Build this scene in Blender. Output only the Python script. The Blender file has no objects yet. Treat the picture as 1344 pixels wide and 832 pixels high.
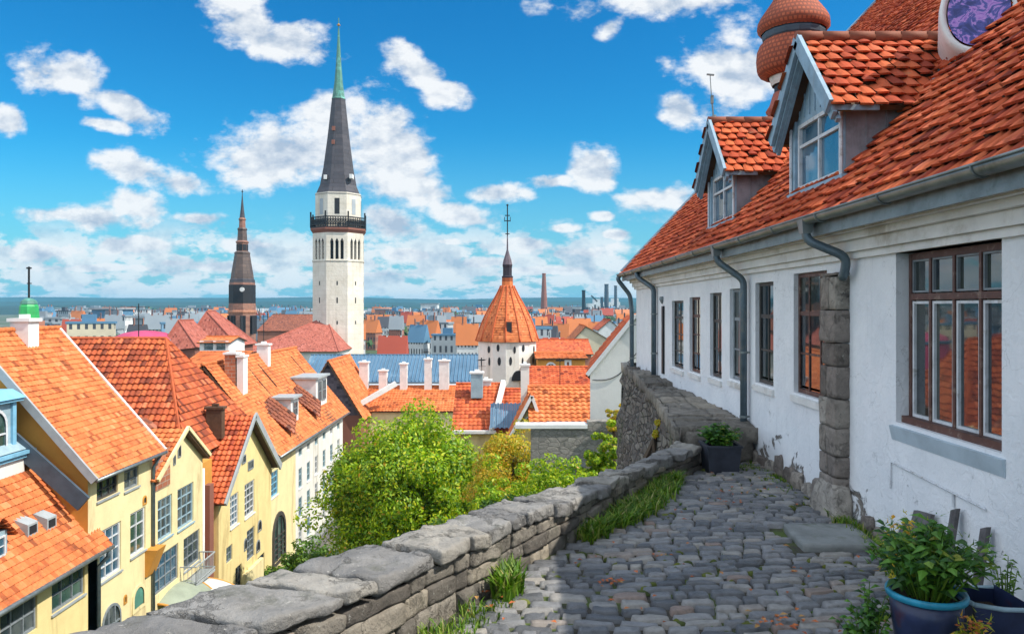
import bpy, math, random
from mathutils import Vector, Matrix, noise
R = math.radians
random.seed(7)
sc = bpy.context.scene
COL = sc.collection
# ------------------------------------------------------------------ camera
EYE = 2.0
FP = 1000.0
cd = bpy.data.cameras.new("camera")
cd.sensor_width = 36.0
cd.lens = FP / 1344.0 * 36.0
cd.shift_y = -13.0 / 1344.0
cd.clip_start = 0.05
cd.clip_end = 20000
cam = bpy.data.objects.new("camera", cd)
cam.location = (0, 0, EYE)
cam.rotation_euler = (R(90), 0, 0)
COL.objects.link(cam)
sc.camera = cam
# ------------------------------------------------------------------ exposure, light
sc.view_settings.view_transform = 'Standard'
sc.view_settings.look = 'None'
sc.view_settings.exposure = 0.4
sc.view_settings.gamma = 1
sc.view_settings.use_curve_mapping = False
sc.cycles.use_denoising = True
sc.cycles.max_bounces = 6
sc.cycles.diffuse_bounces = 3
sc.cycles.glossy_bounces = 3
sc.cycles.volume_bounces = 0
sc.cycles.caustics_reflective = False
SUN_EL, SUN_AZ = 49.0, 15.0          # azimuth: degrees from +X towards -Y
sd = Vector((math.cos(R(SUN_EL)) * math.cos(R(SUN_AZ)), -math.cos(R(SUN_EL)) * math.sin(R(SUN_AZ)), math.sin(R(SUN_EL))))
sl = bpy.data.lights.new("sun", 'SUN')
sl.energy = 4.6
sl.angle = R(0.6)
sl.color = (1.0, 0.94, 0.84)
so = bpy.data.objects.new("sun", sl)
so.rotation_euler = (-sd).to_track_quat('-Z', 'Y').to_euler()
so.location = (20, -20, 40)
COL.objects.link(so)


def build_world():
    w = bpy.data.worlds.new("World")
    sc.world = w
    w.use_nodes = True
    nt = w.node_tree
    nt.nodes.clear()
    N, L = nt.nodes, nt.links

    def mth(op, a, b=None, c=None, clamp=False):
        n = N.new('ShaderNodeMath')
        n.operation = op
        n.use_clamp = clamp
        for i, v in enumerate((a, b, c)):
            if v is None:
                continue
            if isinstance(v, (int, float)):
                n.inputs[i].default_value = v
            else:
                L.new(v, n.inputs[i])
        return n.outputs[0]
    sky = N.new('ShaderNodeTexSky')
    sky.sky_type = 'NISHITA'
    sky.sun_disc = False
    sky.sun_elevation = R(SUN_EL)
    sky.sun_rotation = math.atan2(sd.x, sd.y)
    sky.air_density = 1.0
    sky.dust_density = 0.3
    sky.ozone_density = 2.0
    hs = N.new('ShaderNodeHueSaturation')
    hs.inputs['Saturation'].default_value = 1.4
    hs.inputs['Value'].default_value = 1.0
    L.new(sky.outputs[0], hs.inputs['Color'])
    tint = N.new('ShaderNodeMix')
    tint.data_type = 'RGBA'
    tint.blend_type = 'MULTIPLY'
    tint.inputs[0].default_value = 1.0
    L.new(hs.outputs[0], tint.inputs[6])
    tint.inputs[7].default_value = (0.22, 0.92, 1.04, 1)
    tc = N.new('ShaderNodeTexCoord')
    sx = N.new('ShaderNodeSeparateXYZ')
    L.new(tc.outputs['Generated'], sx.inputs[0])
    ay = mth('MAXIMUM', mth('ABSOLUTE', sx.outputs[1]), 0.12)
    u = mth('DIVIDE', sx.outputs[0], ay)
    v = mth('DIVIDE', sx.outputs[2], ay)
    cb = N.new('ShaderNodeCombineXYZ')
    L.new(u, cb.inputs[0])
    L.new(v, cb.inputs[1])
    L.new(mth('MULTIPLY', mth('LESS_THAN', sx.outputs[1], 0.0), 7.3), cb.inputs[2])
    P = cb.outputs[0]
    # cloud masses: (pixel x, y, half width, half height, tilt)
    blobs = [(395, 195, 135, 46, 10), (505, 190, 62, 68, 0), (520, 240, 66, 32, -15), (430, 160, 60, 36, 25),
             (95, 103, 56, 34, -20), (165, 138, 52, 20, -28), (135, 163, 34, 10, -8),
             (325, 30, 74, 34, -32), (385, 52, 50, 24, -14), (545, 90, 44, 24, -42), (580, 125, 38, 20, 0),
             (175, 222, 72, 20, -14), (240, 240, 44, 18, -8), (125, 285, 92, 17, -4), (175, 272, 44, 26, 0),
             (850, 2, 120, 20, 6), (800, 36, 28, 16, 45), (965, 90, 80, 50, 22), (892, 140, 24, 24, 60),
             (775, 222, 36, 28, -10), (728, 238, 32, 10, 0), (862, 262, 56, 22, 8), (655, 253, 40, 15, 0),
             (612, 285, 50, 16, -10), (5, 155, 22, 16, 0), (520, 290, 48, 20, -20), (262, 286, 44, 10, 0),
             (690, 322, 42, 13, 0), (765, 330, 52, 16, 0), (640, 345, 60, 9, 0), (540, 335, 52, 12, 0), (60, 332, 66, 15, 0), (185, 322, 60, 14, 0),
             (340, 322, 52, 12, 0), (120, 352, 100, 7, 0), (290, 350, 90, 8, 0), (720, 355, 90, 7, 0), (805, 308, 24, 8, 0), (792, 284, 16, 7, 0), (590, 318, 30, 8, 0), (235, 345, 40, 8, 0), (742, 300, 26, 7, 0), (480, 360, 80, 6, 0)]
    acc = None
    for (bx, by, a, b, t) in blobs:
        m = N.new('ShaderNodeMapping')
        m.vector_type = 'TEXTURE'
        m.inputs['Location'].default_value = ((bx - 672) / FP, (403 - by) / FP, 0)
        m.inputs['Rotation'].default_value = (0, 0, R(t))
        m.inputs['Scale'].default_value = (a / FP, b / FP, 1)
        L.new(P, m.inputs[0])
        ln = N.new('ShaderNodeVectorMath')
        ln.operation = 'LENGTH'
        L.new(m.outputs[0], ln.inputs[0])
        acc = ln.outputs['Value'] if acc is None else mth('SMOOTH_MIN', acc, ln.outputs['Value'], 0.15)
    field = mth('SUBTRACT', 1.0, acc)
    field = mth('MAXIMUM', field, -1.3)

    def fbm(off, scale, detail, rough, sy=1.5, dist=0.0):
        m = N.new('ShaderNodeMapping')
        m.inputs['Location'].default_value = off
        m.inputs['Scale'].default_value = (1, sy, 1)
        L.new(P, m.inputs[0])
        n = N.new('ShaderNodeTexNoise')
        n.inputs['Scale'].default_value = scale
        n.inputs['Detail'].default_value = detail
        n.inputs['Roughness'].default_value = rough
        n.inputs['Distortion'].default_value = dist
        L.new(m.outputs[0], n.inputs[0])
        return n.outputs[0]
    n1 = fbm((0, 0, 0), 13, 8, 0.58)
    n2 = fbm((-0.010, -0.022, 0), 13, 8, 0.58)
    dens = mth('ADD', mth('MULTIPLY', field, 0.75), mth('MULTIPLY', mth('SUBTRACT', n1, 0.5), 2.5))
    mr = N.new('ShaderNodeMapRange')
    mr.interpolation_type = 'SMOOTHSTEP'
    L.new(dens, mr.inputs[0])
    mr.inputs[1].default_value = -0.14
    mr.inputs[2].default_value = 0.34
    # unseen cloud cover overhead and behind, added for fill light
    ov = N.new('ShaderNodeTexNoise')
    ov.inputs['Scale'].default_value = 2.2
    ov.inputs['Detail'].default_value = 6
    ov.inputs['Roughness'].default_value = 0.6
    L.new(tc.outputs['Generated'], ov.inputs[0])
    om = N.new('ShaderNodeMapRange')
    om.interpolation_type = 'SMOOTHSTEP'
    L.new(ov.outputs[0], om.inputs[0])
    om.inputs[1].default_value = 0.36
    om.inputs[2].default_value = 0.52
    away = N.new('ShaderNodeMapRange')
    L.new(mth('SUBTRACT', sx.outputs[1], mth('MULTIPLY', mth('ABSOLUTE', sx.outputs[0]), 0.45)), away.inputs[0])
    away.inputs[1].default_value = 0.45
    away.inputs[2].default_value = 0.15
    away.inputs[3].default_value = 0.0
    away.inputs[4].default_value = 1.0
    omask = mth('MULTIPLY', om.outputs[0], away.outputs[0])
    # low bank of small clouds near the horizon, flattened with distance
    k = mth('DIVIDE', 1.0, mth('ADD', mth('MAXIMUM', v, 0.0), 0.05))
    cb2 = N.new('ShaderNodeCombineXYZ')
    L.new(mth('MULTIPLY', u, 15.0), cb2.inputs[0])
    L.new(mth('MULTIPLY', mth('POWER', mth('MAXIMUM', v, 0.0005), 0.6), 17.0), cb2.inputs[1])
    nb = N.new('ShaderNodeTexNoise')
    nb.inputs['Scale'].default_value = 0.95
    nb.inputs['Detail'].default_value = 7
    nb.inputs['Roughness'].default_value = 0.6
    L.new(cb2.outputs[0], nb.inputs[0])
    band = N.new('ShaderNodeMapRange')
    band.interpolation_type = 'SMOOTHSTEP'
    L.new(v, band.inputs[0])
    band.inputs[1].default_value = 0.14
    band.inputs[2].default_value = 0.07
    band.inputs[3].default_value = 0.0
    band.inputs[4].default_value = 1.0
    low = N.new('ShaderNodeMapRange')
    low.interpolation_type = 'SMOOTHSTEP'
    L.new(mth('ADD', nb.outputs[0], mth('MULTIPLY', band.outputs[0], 0.16)), low.inputs[0])
    low.inputs[1].default_value = 0.56
    low.inputs[2].default_value = 0.66
    low.inputs[3].default_value = 0
    low.inputs[4].default_value = 0.85
    mask = mth('MAXIMUM', mth('MULTIPLY', mr.outputs[0], 0.97), mth('MULTIPLY', low.outputs[0], band.outputs[0]))
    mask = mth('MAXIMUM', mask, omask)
    mask = mth('MULTIPLY', mask, mth('GREATER_THAN', sx.outputs[2], 0.0))
    # relief: brighter towards the top right, grey-blue underneath
    rel = mth('MULTIPLY', mth('SUBTRACT', n1, n2), 3.2)
    thick = mth('MULTIPLY', mth('MINIMUM', dens, 1.0), 0.22)
    shade = mth('ADD', mth('SUBTRACT', 0.84, mth('MULTIPLY', thick, 1.5)), mth('MULTIPLY', rel, 1.5), clamp=True)
    cc = N.new('ShaderNodeMix')
    cc.data_type = 'RGBA'
    L.new(shade, cc.inputs[0])
    cc.inputs[6].default_value = (3.2, 3.9, 4.9, 1)
    cc.inputs[7].default_value = (6.6, 6.75, 6.9, 1)
    hz = N.new('ShaderNodeMix')
    hz.data_type = 'RGBA'
    hm = N.new('ShaderNodeMapRange')
    hm.interpolation_type = 'SMOOTHSTEP'
    L.new(v, hm.inputs[0])
    hm.inputs[1].default_value = 0.24
    hm.inputs[2].default_value = -0.04
    hm.inputs[3].default_value = 0.0
    hm.inputs[4].default_value = 0.95
    L.new(hm.outputs[0], hz.inputs[0])
    L.new(tint.outputs[2], hz.inputs[6])
    hz.inputs[7].default_value = (1.9, 3.9, 5.2, 1)
    mx = N.new('ShaderNodeMix')
    mx.data_type = 'RGBA'
    L.new(mask, mx.inputs[0])
    L.new(hz.outputs[2], mx.inputs[6])
    L.new(cc.outputs[2], mx.inputs[7])
    # added cloud bank behind the viewer, brightened to lift the shaded lane and wall
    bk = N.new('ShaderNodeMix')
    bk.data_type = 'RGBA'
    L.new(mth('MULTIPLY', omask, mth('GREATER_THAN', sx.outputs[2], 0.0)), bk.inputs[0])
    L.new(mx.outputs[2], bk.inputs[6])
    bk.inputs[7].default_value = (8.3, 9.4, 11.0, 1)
    bg = N.new('ShaderNodeBackground')
    bg.inputs[1].default_value = 0.11
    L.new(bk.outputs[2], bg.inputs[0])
    out = N.new('ShaderNodeOutputWorld')
    L.new(bg.outputs[0], out.inputs[0])


build_world()


# ================================================================== helpers
def at(px, py, Y):
    return Vector(((px - 672) / FP * Y, Y, EYE - (py - 403) / FP * Y))


def zat(py, Y):
    return EYE - (py - 403) / FP * Y


OFF = {}


def thing(name, label, cat, loc=(0, 0, 0), group=None, kind=None):
    o = bpy.data.objects.new(name, None)
    COL.objects.link(o)
    o.location = loc
    o.empty_display_size = 0.3
    OFF[o.name] = Vector(loc)
    tag(o, label, cat, group, kind)
    return o


def tag(o, label=None, cat=None, group=None, kind=None):
    if label:
        o['label'] = label
    if cat:
        o['category'] = cat
    if group:
        o['group'] = group
    if kind:
        o['kind'] = kind
    return o


class MB:
    def __init__(s):
        s.v, s.f, s.uv = [], [], []

    def face(s, pts, uv=None):
        b = len(s.v)
        s.v += [Vector(p) for p in pts]
        s.f.append(list(range(b, b + len(pts))))
        s.uv.append(uv)

    def faces(s, verts, faces, uvs=None):
        b = len(s.v)
        s.v += [Vector(p) for p in verts]
        for i, f in enumerate(faces):
            s.f.append([b + k for k in f])
            s.uv.append([uvs[k] for k in f] if uvs else None)

    def hexa(s, c):
        # corners: 0-3 bottom ring, 4-7 top ring
        s.faces(c, [(3, 2, 1, 0), (4, 5, 6, 7), (0, 1, 5, 4), (1, 2, 6, 5), (2, 3, 7, 6), (3, 0, 4, 7)])

    def box(s, x0, x1, y0, y1, z0, z1):
        s.hexa([(x0, y0, z0), (x1, y0, z0), (x1, y1, z0), (x0, y1, z0), (x0, y0, z1), (x1, y0, z1), (x1, y1, z1), (x0, y1, z1)])

    def slab(s, O, u, n, ua, ub, za, zb, na, nb):
        def p(a, b, c):
            return Vector(O) + u * a + n * c + Vector((0, 0, b))
        s.hexa([p(ua, za, na), p(ub, za, na), p(ub, za, nb), p(ua, za, nb), p(ua, zb, na), p(ub, zb, na), p(ub, zb, nb), p(ua, zb, nb)])

    def bar(s, p, q, w, h, up=(0, 0, 1)):
        p, q = Vector(p), Vector(q)
        d = (q - p).normalized()
        a = d.cross(Vector(up))
        if a.length < 1e-4:
            a = d.cross(Vector((1, 0, 0)))
        a.normalize()
        b = a.cross(d).normalized()
        a, b = a * w / 2, b * h / 2
        s.hexa([p - a - b, q - a - b, q + a - b, p + a - b, p - a + b, q - a + b, q + a + b, p + a + b])

    def tube(s, pts, r, n=10, cap=True):
        pts = [Vector(p) for p in pts]
        rs = r if isinstance(r, (list, tuple)) else [r] * len(pts)
        vs, fs = [], []
        ref = None
        for i, p in enumerate(pts):
            d = (pts[min(i + 1, len(pts) - 1)] - pts[max(i - 1, 0)]).normalized()
            if ref is None:
                ref = d.orthogonal().normalized()
            a = (ref - d * ref.dot(d))
            a = a.normalized() if a.length > 1e-5 else d.orthogonal().normalized()
            ref = a
            b = d.cross(a)
            for k in range(n):
                t = 2 * math.pi * k / n
                vs.append(p + (a * math.cos(t) + b * math.sin(t)) * rs[i])
        for i in range(len(pts) - 1):
            for k in range(n):
                fs.append((i * n + k, i * n + (k + 1) % n, (i + 1) * n + (k + 1) % n, (i + 1) * n + k))
        if cap:
            fs.append(tuple(range(n))[::-1])
            fs.append(tuple((len(pts) - 1) * n + k for k in range(n)))
        s.faces(vs, fs)

    def lathe(s, cx, cy, prof, n=24, ph=0.0, uvs=(1, 1), cap=True):
        vs, fs, uv = [], [], []
        for (r, z) in prof:
            for k in range(n + 1):
                t = 2 * math.pi * k / n + ph
                vs.append((cx + r * math.cos(t), cy + r * math.sin(t), z))
                uv.append((k / n * uvs[0], z * uvs[1]))
        m = n + 1
        for i in range(len(prof) - 1):
            for k in range(n):
                fs.append((i * m + k, i * m + k + 1, (i + 1) * m + k + 1, (i + 1) * m + k))
        if cap:
            fs.append(tuple((len(prof) - 1) * m + k for k in range(n)))
        s.faces(vs, fs, uv)

    def build(s, name, mat, parent=None, smooth=False, weld=False):
        off = OFF.get(parent.name, Vector((0, 0, 0))) if parent else Vector((0, 0, 0))
        me = bpy.data.meshes.new(name)
        me.from_pydata([tuple(v - off) for v in s.v], [], s.f)
        ul = me.uv_layers.new(name="UVMap")
        i = 0
        buf = []
        for f, uv in zip(s.f, s.uv):
            if uv:
                for q in uv:
                    buf += [q[0], q[1]]
            else:
                buf += [0.0, 0.0] * len(f)
        ul.data.foreach_set('uv', buf)
        for m in (mat if isinstance(mat, (list, tuple)) else [mat]):
            me.materials.append(m)
        if smooth:
            me.polygons.foreach_set('use_smooth', [True] * len(me.polygons))
        me.update()
        o = bpy.data.objects.new(name, me)
        COL.objects.link(o)
        if parent:
            o.parent = parent
            OFF[o.name] = off
        return o


# ------------------------------------------------------------------ materials
def newmat(name):
    m = bpy.data.materials.new(name)
    m.use_nodes = True
    nt = m.node_tree
    b = nt.nodes['Principled BSDF']
    return m, nt, nt.nodes, nt.links, b


def ramp(N, L, fac, stops):
    r = N.new('ShaderNodeValToRGB')
    el = r.color_ramp.elements
    while len(el) < len(stops):
        el.new(0.5)
    for e, (p, c) in zip(el, stops):
        e.position = p
        e.color = (c[0], c[1], c[2], 1)
    L.new(fac, r.inputs[0])
    return r.outputs[0]


def nz(N, L, vec, scale, detail=4, rough=0.6, dist=0):
    n = N.new('ShaderNodeTexNoise')
    n.inputs['Scale'].default_value = scale
    n.inputs['Detail'].default_value = detail
    n.inputs['Roughness'].default_value = rough
    n.inputs['Distortion'].default_value = dist
    if vec is not None:
        L.new(vec, n.inputs[0])
    return n.outputs[0]


def mixc(N, L, fac, a, b, mode='MIX'):
    m = N.new('ShaderNodeMix')
    m.data_type = 'RGBA'
    m.blend_type = mode
    for i, x in ((0, fac), (6, a), (7, b)):
        if isinstance(x, (int, float)):
            m.inputs[i].default_value = x
        elif isinstance(x, tuple):
            m.inputs[i].default_value = (x[0], x[1], x[2], 1)
        else:
            L.new(x, m.inputs[i])
    return m.outputs[2]


def bump(N, L, b, h, strength=0.4, dist=0.02):
    bp = N.new('ShaderNodeBump')
    bp.inputs['Strength'].default_value = strength
    bp.inputs['Distance'].default_value = dist
    L.new(h, bp.inputs['Height'])
    L.new(bp.outputs[0], b.inputs['Normal'])


def thr(N, L, v, a, b):
    m = N.new('ShaderNodeMapRange')
    m.interpolation_type = 'SMOOTHSTEP'
    L.new(v, m.inputs[0])
    m.inputs[1].default_value = a
    m.inputs[2].default_value = b
    return m.outputs[0]


def simple(name, col, rough=0.7, scale=3.0, var=0.25, bs=0.2, bd=0.01, metal=0.0, spec=0.4, bscale=None, dirt=None, dscale=0.6, streak=False):
    """a surface of one colour with mottling, patches of dirt and a fine bump"""
    m, nt, N, L, b = newmat(name)
    tc = N.new('ShaderNodeTexCoord').outputs['Object']
    n1 = nz(N, L, tc, scale, 5, 0.65)
    dk = tuple(c * (1 - var) for c in col)
    lt = tuple(min(1, c * (1 + var * 0.5)) for c in col)
    c = ramp(N, L, n1, [(0.3, dk), (0.55, col), (0.75, lt)])
    if dirt:
        v = tc
        if streak:
            mp = N.new('ShaderNodeMapping')
            mp.inputs['Scale'].default_value = (1, 1, 0.18)
            L.new(tc, mp.inputs[0])
            v = mp.outputs[0]
        n2 = nz(N, L, v, dscale, 6, 0.7, 0.4)
        c = mixc(N, L, thr(N, L, n2, 0.52, 0.72), c, dirt)
    L.new(c, b.inputs['Base Color'])
    b.inputs['Roughness'].default_value = rough
    b.inputs['Metallic'].default_value = metal
    b.inputs['Specular IOR Level'].default_value = spec
    if bs:
        bump(N, L, b, nz(N, L, tc, bscale or scale * 6, 5, 0.7), bs, bd)
    return m


def tile_mat(name, cols, dark=(0.10, 0.03, 0.015), island=False, rough=0.75, dirt_amt=0.5, lichen=(0.28, 0.22, 0.12)):
    m, nt, N, L, b = newmat(name)
    tcn = N.new('ShaderNodeTexCoord')
    if island:
        rnd = N.new('ShaderNodeNewGeometry').outputs['Random Per Island']
    else:
        fl = N.new('ShaderNodeVectorMath')
        fl.operation = 'FLOOR'
        L.new(tcn.outputs['UV'], fl.inputs[0])
        wn = N.new('ShaderNodeTexWhiteNoise')
        wn.noise_dimensions = '2D'
        L.new(fl.outputs[0], wn.inputs[0])
        rnd = wn.outputs[0]
    c = ramp(N, L, rnd, [(0.0, tuple(x * 0.5 for x in cols[0])), (0.10, cols[0]), (0.38, cols[1]), (0.7, cols[2]), (0.90, cols[1]), (1.0, tuple(min(1, x * 1.15 + .03) for x in cols[2]))])
    n1 = nz(N, L, tcn.outputs['Object'], 0.5, 6, 0.7, 0.5)
    c = mixc(N, L, mulv(N, thr(N, L, n1, 0.50, 0.72), dirt_amt, L), c, tuple(x * 0.5 for x in cols[0]))
    n2 = nz(N, L, tcn.outputs['Object'], 9, 5, 0.75)
    c = mixc(N, L, mulv(N, thr(N, L, n2, 0.54, 0.72), 0.45, L), c, dark)
    n3 = nz(N, L, tcn.outputs['Object'], 2.3, 5, 0.8)
    c = mixc(N, L, mulv(N, thr(N, L, n3, 0.60, 0.72), 0.45, L), c, lichen)
    n4 = nz(N, L, tcn.outputs['Object'], 0.9, 7, 0.78, 1.0)
    c = mixc(N, L, mulv(N, thr(N, L, n4, 0.50, 0.66), 0.40, L), c, dark)
    L.new(c, b.inputs['Base Color'])
    b.inputs['Roughness'].default_value = rough
    b.inputs['Specular IOR Level'].default_value = 0.3
    bump(N, L, b, nz(N, L, tcn.outputs['Object'], 30, 4, 0.7), 0.3, 0.01)
    return m


def mulv(N, v, k, L):
    n = N.new('ShaderNodeMath')
    n.operation = 'MULTIPLY'
    L.new(v, n.inputs[0])
    n.inputs[1].default_value = k
    return n.outputs[0]


def island_mat(name, stops, rough=0.6, nscale=6, bs=0.6, bd=0.02, over=None, over_t=(0.55, 0.7), oscale=2.0, spec=0.4, trans=0.0, crack=0.0):
    """one random colour for each separate piece (stone, leaf), mottled"""
    m, nt, N, L, b = newmat(name)
    tc = N.new('ShaderNodeTexCoord').outputs['Object']
    rnd = N.new('ShaderNodeNewGeometry').outputs['Random Per Island']
    c = ramp(N, L, rnd, stops)
    n1 = nz(N, L, tc, nscale, 6, 0.7)
    c = mixc(N, L, 0.55, c, ramp(N, L, n1, [(0.3, (0.35, 0.35, 0.35)), (0.7, (1.45, 1.45, 1.45))]), 'MULTIPLY')
    if over:
        c = mixc(N, L, thr(N, L, nz(N, L, tc, oscale, 6, 0.75, 0.3), *over_t), c, over)
    hgt_ = nz(N, L, tc, nscale * 4, 6, 0.75)
    if crack:
        wv = N.new('ShaderNodeVectorMath')
        wv.operation = 'ADD'
        L.new(tc, wv.inputs[0])
        n3 = N.new('ShaderNodeTexNoise')
        n3.inputs['Scale'].default_value = 2.5
        n3.inputs['Detail'].default_value = 7
        n3.inputs['Roughness'].default_value = 0.7
        L.new(tc, n3.inputs[0])
        L.new(n3.outputs['Color'], wv.inputs[1])
        vo = N.new('ShaderNodeTexVoronoi')
        vo.feature = 'DISTANCE_TO_EDGE'
        vo.inputs['Scale'].default_value = crack
        L.new(wv.outputs[0], vo.inputs['Vector'])
        ck = thr(N, L, vo.outputs['Distance'], 0.0, 0.03)
        c = mixc(N, L, ck, mixc(N, L, 0.22, c, (0.05, 0.045, 0.04)), c)
        # pale worn lichen spots
        c = mixc(N, L, thr(N, L, nz(N, L, tc, nscale * 5, 5, 0.8), 0.60, 0.70), c, (0.46, 0.44, 0.39))
        c = mixc(N, L, mulv(N, thr(N, L, nz(N, L, tc, nscale * 2.2, 6, 0.8, 0.8), 0.56, 0.66), 0.7, L), c, (0.09, 0.085, 0.075))
        ad = N.new('ShaderNodeMath')
        ad.operation = 'MULTIPLY_ADD'
        L.new(ck, ad.inputs[0])
        ad.inputs[1].default_value = 0.35
        L.new(hgt_, ad.inputs[2])
        hgt_ = ad.outputs[0]
    L.new(c, b.inputs['Base Color'])
    b.inputs['Roughness'].default_value = rough
    b.inputs['Specular IOR Level'].default_value = spec
    if bs:
        bump(N, L, b, hgt_, bs, bd)
    if trans > 0:
        tr = N.new('ShaderNodeBsdfTranslucent')
        L.new(mixc(N, L, 1.0, c, (1.5, 1.6, 0.6), 'MULTIPLY'), tr.inputs[0])
        ms = N.new('ShaderNodeMixShader')
        ms.inputs[0].default_value = trans
        L.new(b.outputs[0], ms.inputs[1])
        L.new(tr.outputs[0], ms.inputs[2])
        L.new(ms.outputs[0], N['Material Output'].inputs[0])
    return m


def masonry_mat(name, cols, sx=2.2, sz=3.6, mortar=(0.13, 0.12, 0.10), bs=0.8):
    """rubble masonry on a large rough face"""
    m, nt, N, L, b = newmat(name)
    tc = N.new('ShaderNodeTexCoord').outputs['Object']
    mp = N.new('ShaderNodeMapping')
    mp.inputs['Scale'].default_value = (sx, sx, sz)
    L.new(tc, mp.inputs[0])
    wob = N.new('ShaderNodeVectorMath')
    wob.operation = 'ADD'
    L.new(mp.outputs[0], wob.inputs[0])
    nn = N.new('ShaderNodeTexNoise')
    nn.inputs['Scale'].default_value = 1.2
    L.new(tc, nn.inputs[0])
    L.new(nn.outputs['Color'], wob.inputs[1])
    vo = N.new('ShaderNodeTexVoronoi')
    vo.feature = 'DISTANCE_TO_EDGE'
    vo.inputs['Scale'].default_value = 1.0
    L.new(wob.outputs[0], vo.inputs['Vector'])
    vc = N.new('ShaderNodeTexVoronoi')
    vc.inputs['Scale'].default_value = 1.0
    L.new(wob.outputs[0], vc.inputs['Vector'])
    sp = N.new('ShaderNodeSeparateColor')
    L.new(vc.outputs['Color'], sp.inputs[0])
    c = ramp(N, L, sp.outputs[0], [(0.0, cols[0]), (0.5, cols[1]), (1.0, cols[2])])
    n1 = nz(N, L, tc, 7, 6, 0.75)
    c = mixc(N, L, 0.6, c, ramp(N, L, n1, [(0.3, (0.4, 0.4, 0.4)), (0.7, (1.4, 1.4, 1.4))]), 'MULTIPLY')
    e = thr(N, L, vo.outputs['Distance'], 0.02, 0.09)
    c = mixc(N, L, e, mortar, c)
    c = mixc(N, L, mulv(N, thr(N, L, nz(N, L, tc, 0.9, 5, 0.7), 0.58, 0.7), 0.6, L), c, (0.07, 0.09, 0.03))
    L.new(c, b.inputs['Base Color'])
    b.inputs['Roughness'].default_value = 0.85
    ad = N.new('ShaderNodeMath')
    ad.operation = 'ADD'
    L.new(e, ad.inputs[0])
    L.new(n1, ad.inputs[1])
    bump(N, L, b, ad.outputs[0], bs, 0.06)
    return m


def glass_mat(name, col=(0.012, 0.02, 0.026), rough=0.03, var=(0.035, 0.045, 0.035), vscale=1.5):
    m, nt, N, L, b = newmat(name)
    tc = N.new('ShaderNodeTexCoord').outputs['Object']
    n1 = nz(N, L, tc, vscale, 3, 0.5)
    L.new(ramp(N, L, n1, [(0.45, col), (0.62, var)]), b.inputs['Base Color'])
    b.inputs['Roughness'].default_value = rough
    b.inputs['Specular IOR Level'].default_value = 0.7
    b.inputs['IOR'].default_value = 1.9
    bump(N, L, b, nz(N, L, tc, 2.0, 2, 0.5), 0.06, 0.02)
    return m


def shingle_mat(name, c1, c2, mortar, scale=8, rough=0.8, uv=True, bs=0.7, row=0.25, width=0.5):
    m, nt, N, L, b = newmat(name)
    t = N.new('ShaderNodeTexCoord')
    br = N.new('ShaderNodeTexBrick')
    br.inputs['Color1'].default_value = (*c1, 1)
    br.inputs['Color2'].default_value = (*c2, 1)
    br.inputs['Mortar'].default_value = (*mortar, 1)
    br.inputs['Scale'].default_value = scale
    br.inputs['Mortar Size'].default_value = 0.02
    br.inputs['Brick Width'].default_value = width
    br.inputs['Row Height'].default_value = row
    L.new(t.outputs['UV'], br.inputs[0])
    c = mixc(N, L, 0.5, br.outputs[0], ramp(N, L, nz(N, L, t.outputs['Object'], 1.3, 6, 0.7), [(0.3, (0.5, 0.5, 0.5)), (0.7, (1.35, 1.35, 1.35))]), 'MULTIPLY')
    L.new(c, b.inputs['Base Color'])
    b.inputs['Roughness'].default_value = rough
    inv = N.new('ShaderNodeMath')
    inv.operation = 'SUBTRACT'
    inv.inputs[0].default_value = 1
    L.new(br.outputs['Fac'], inv.inputs[1])
    bump(N, L, b, inv.outputs[0], bs, 0.03)
    return m


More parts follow.
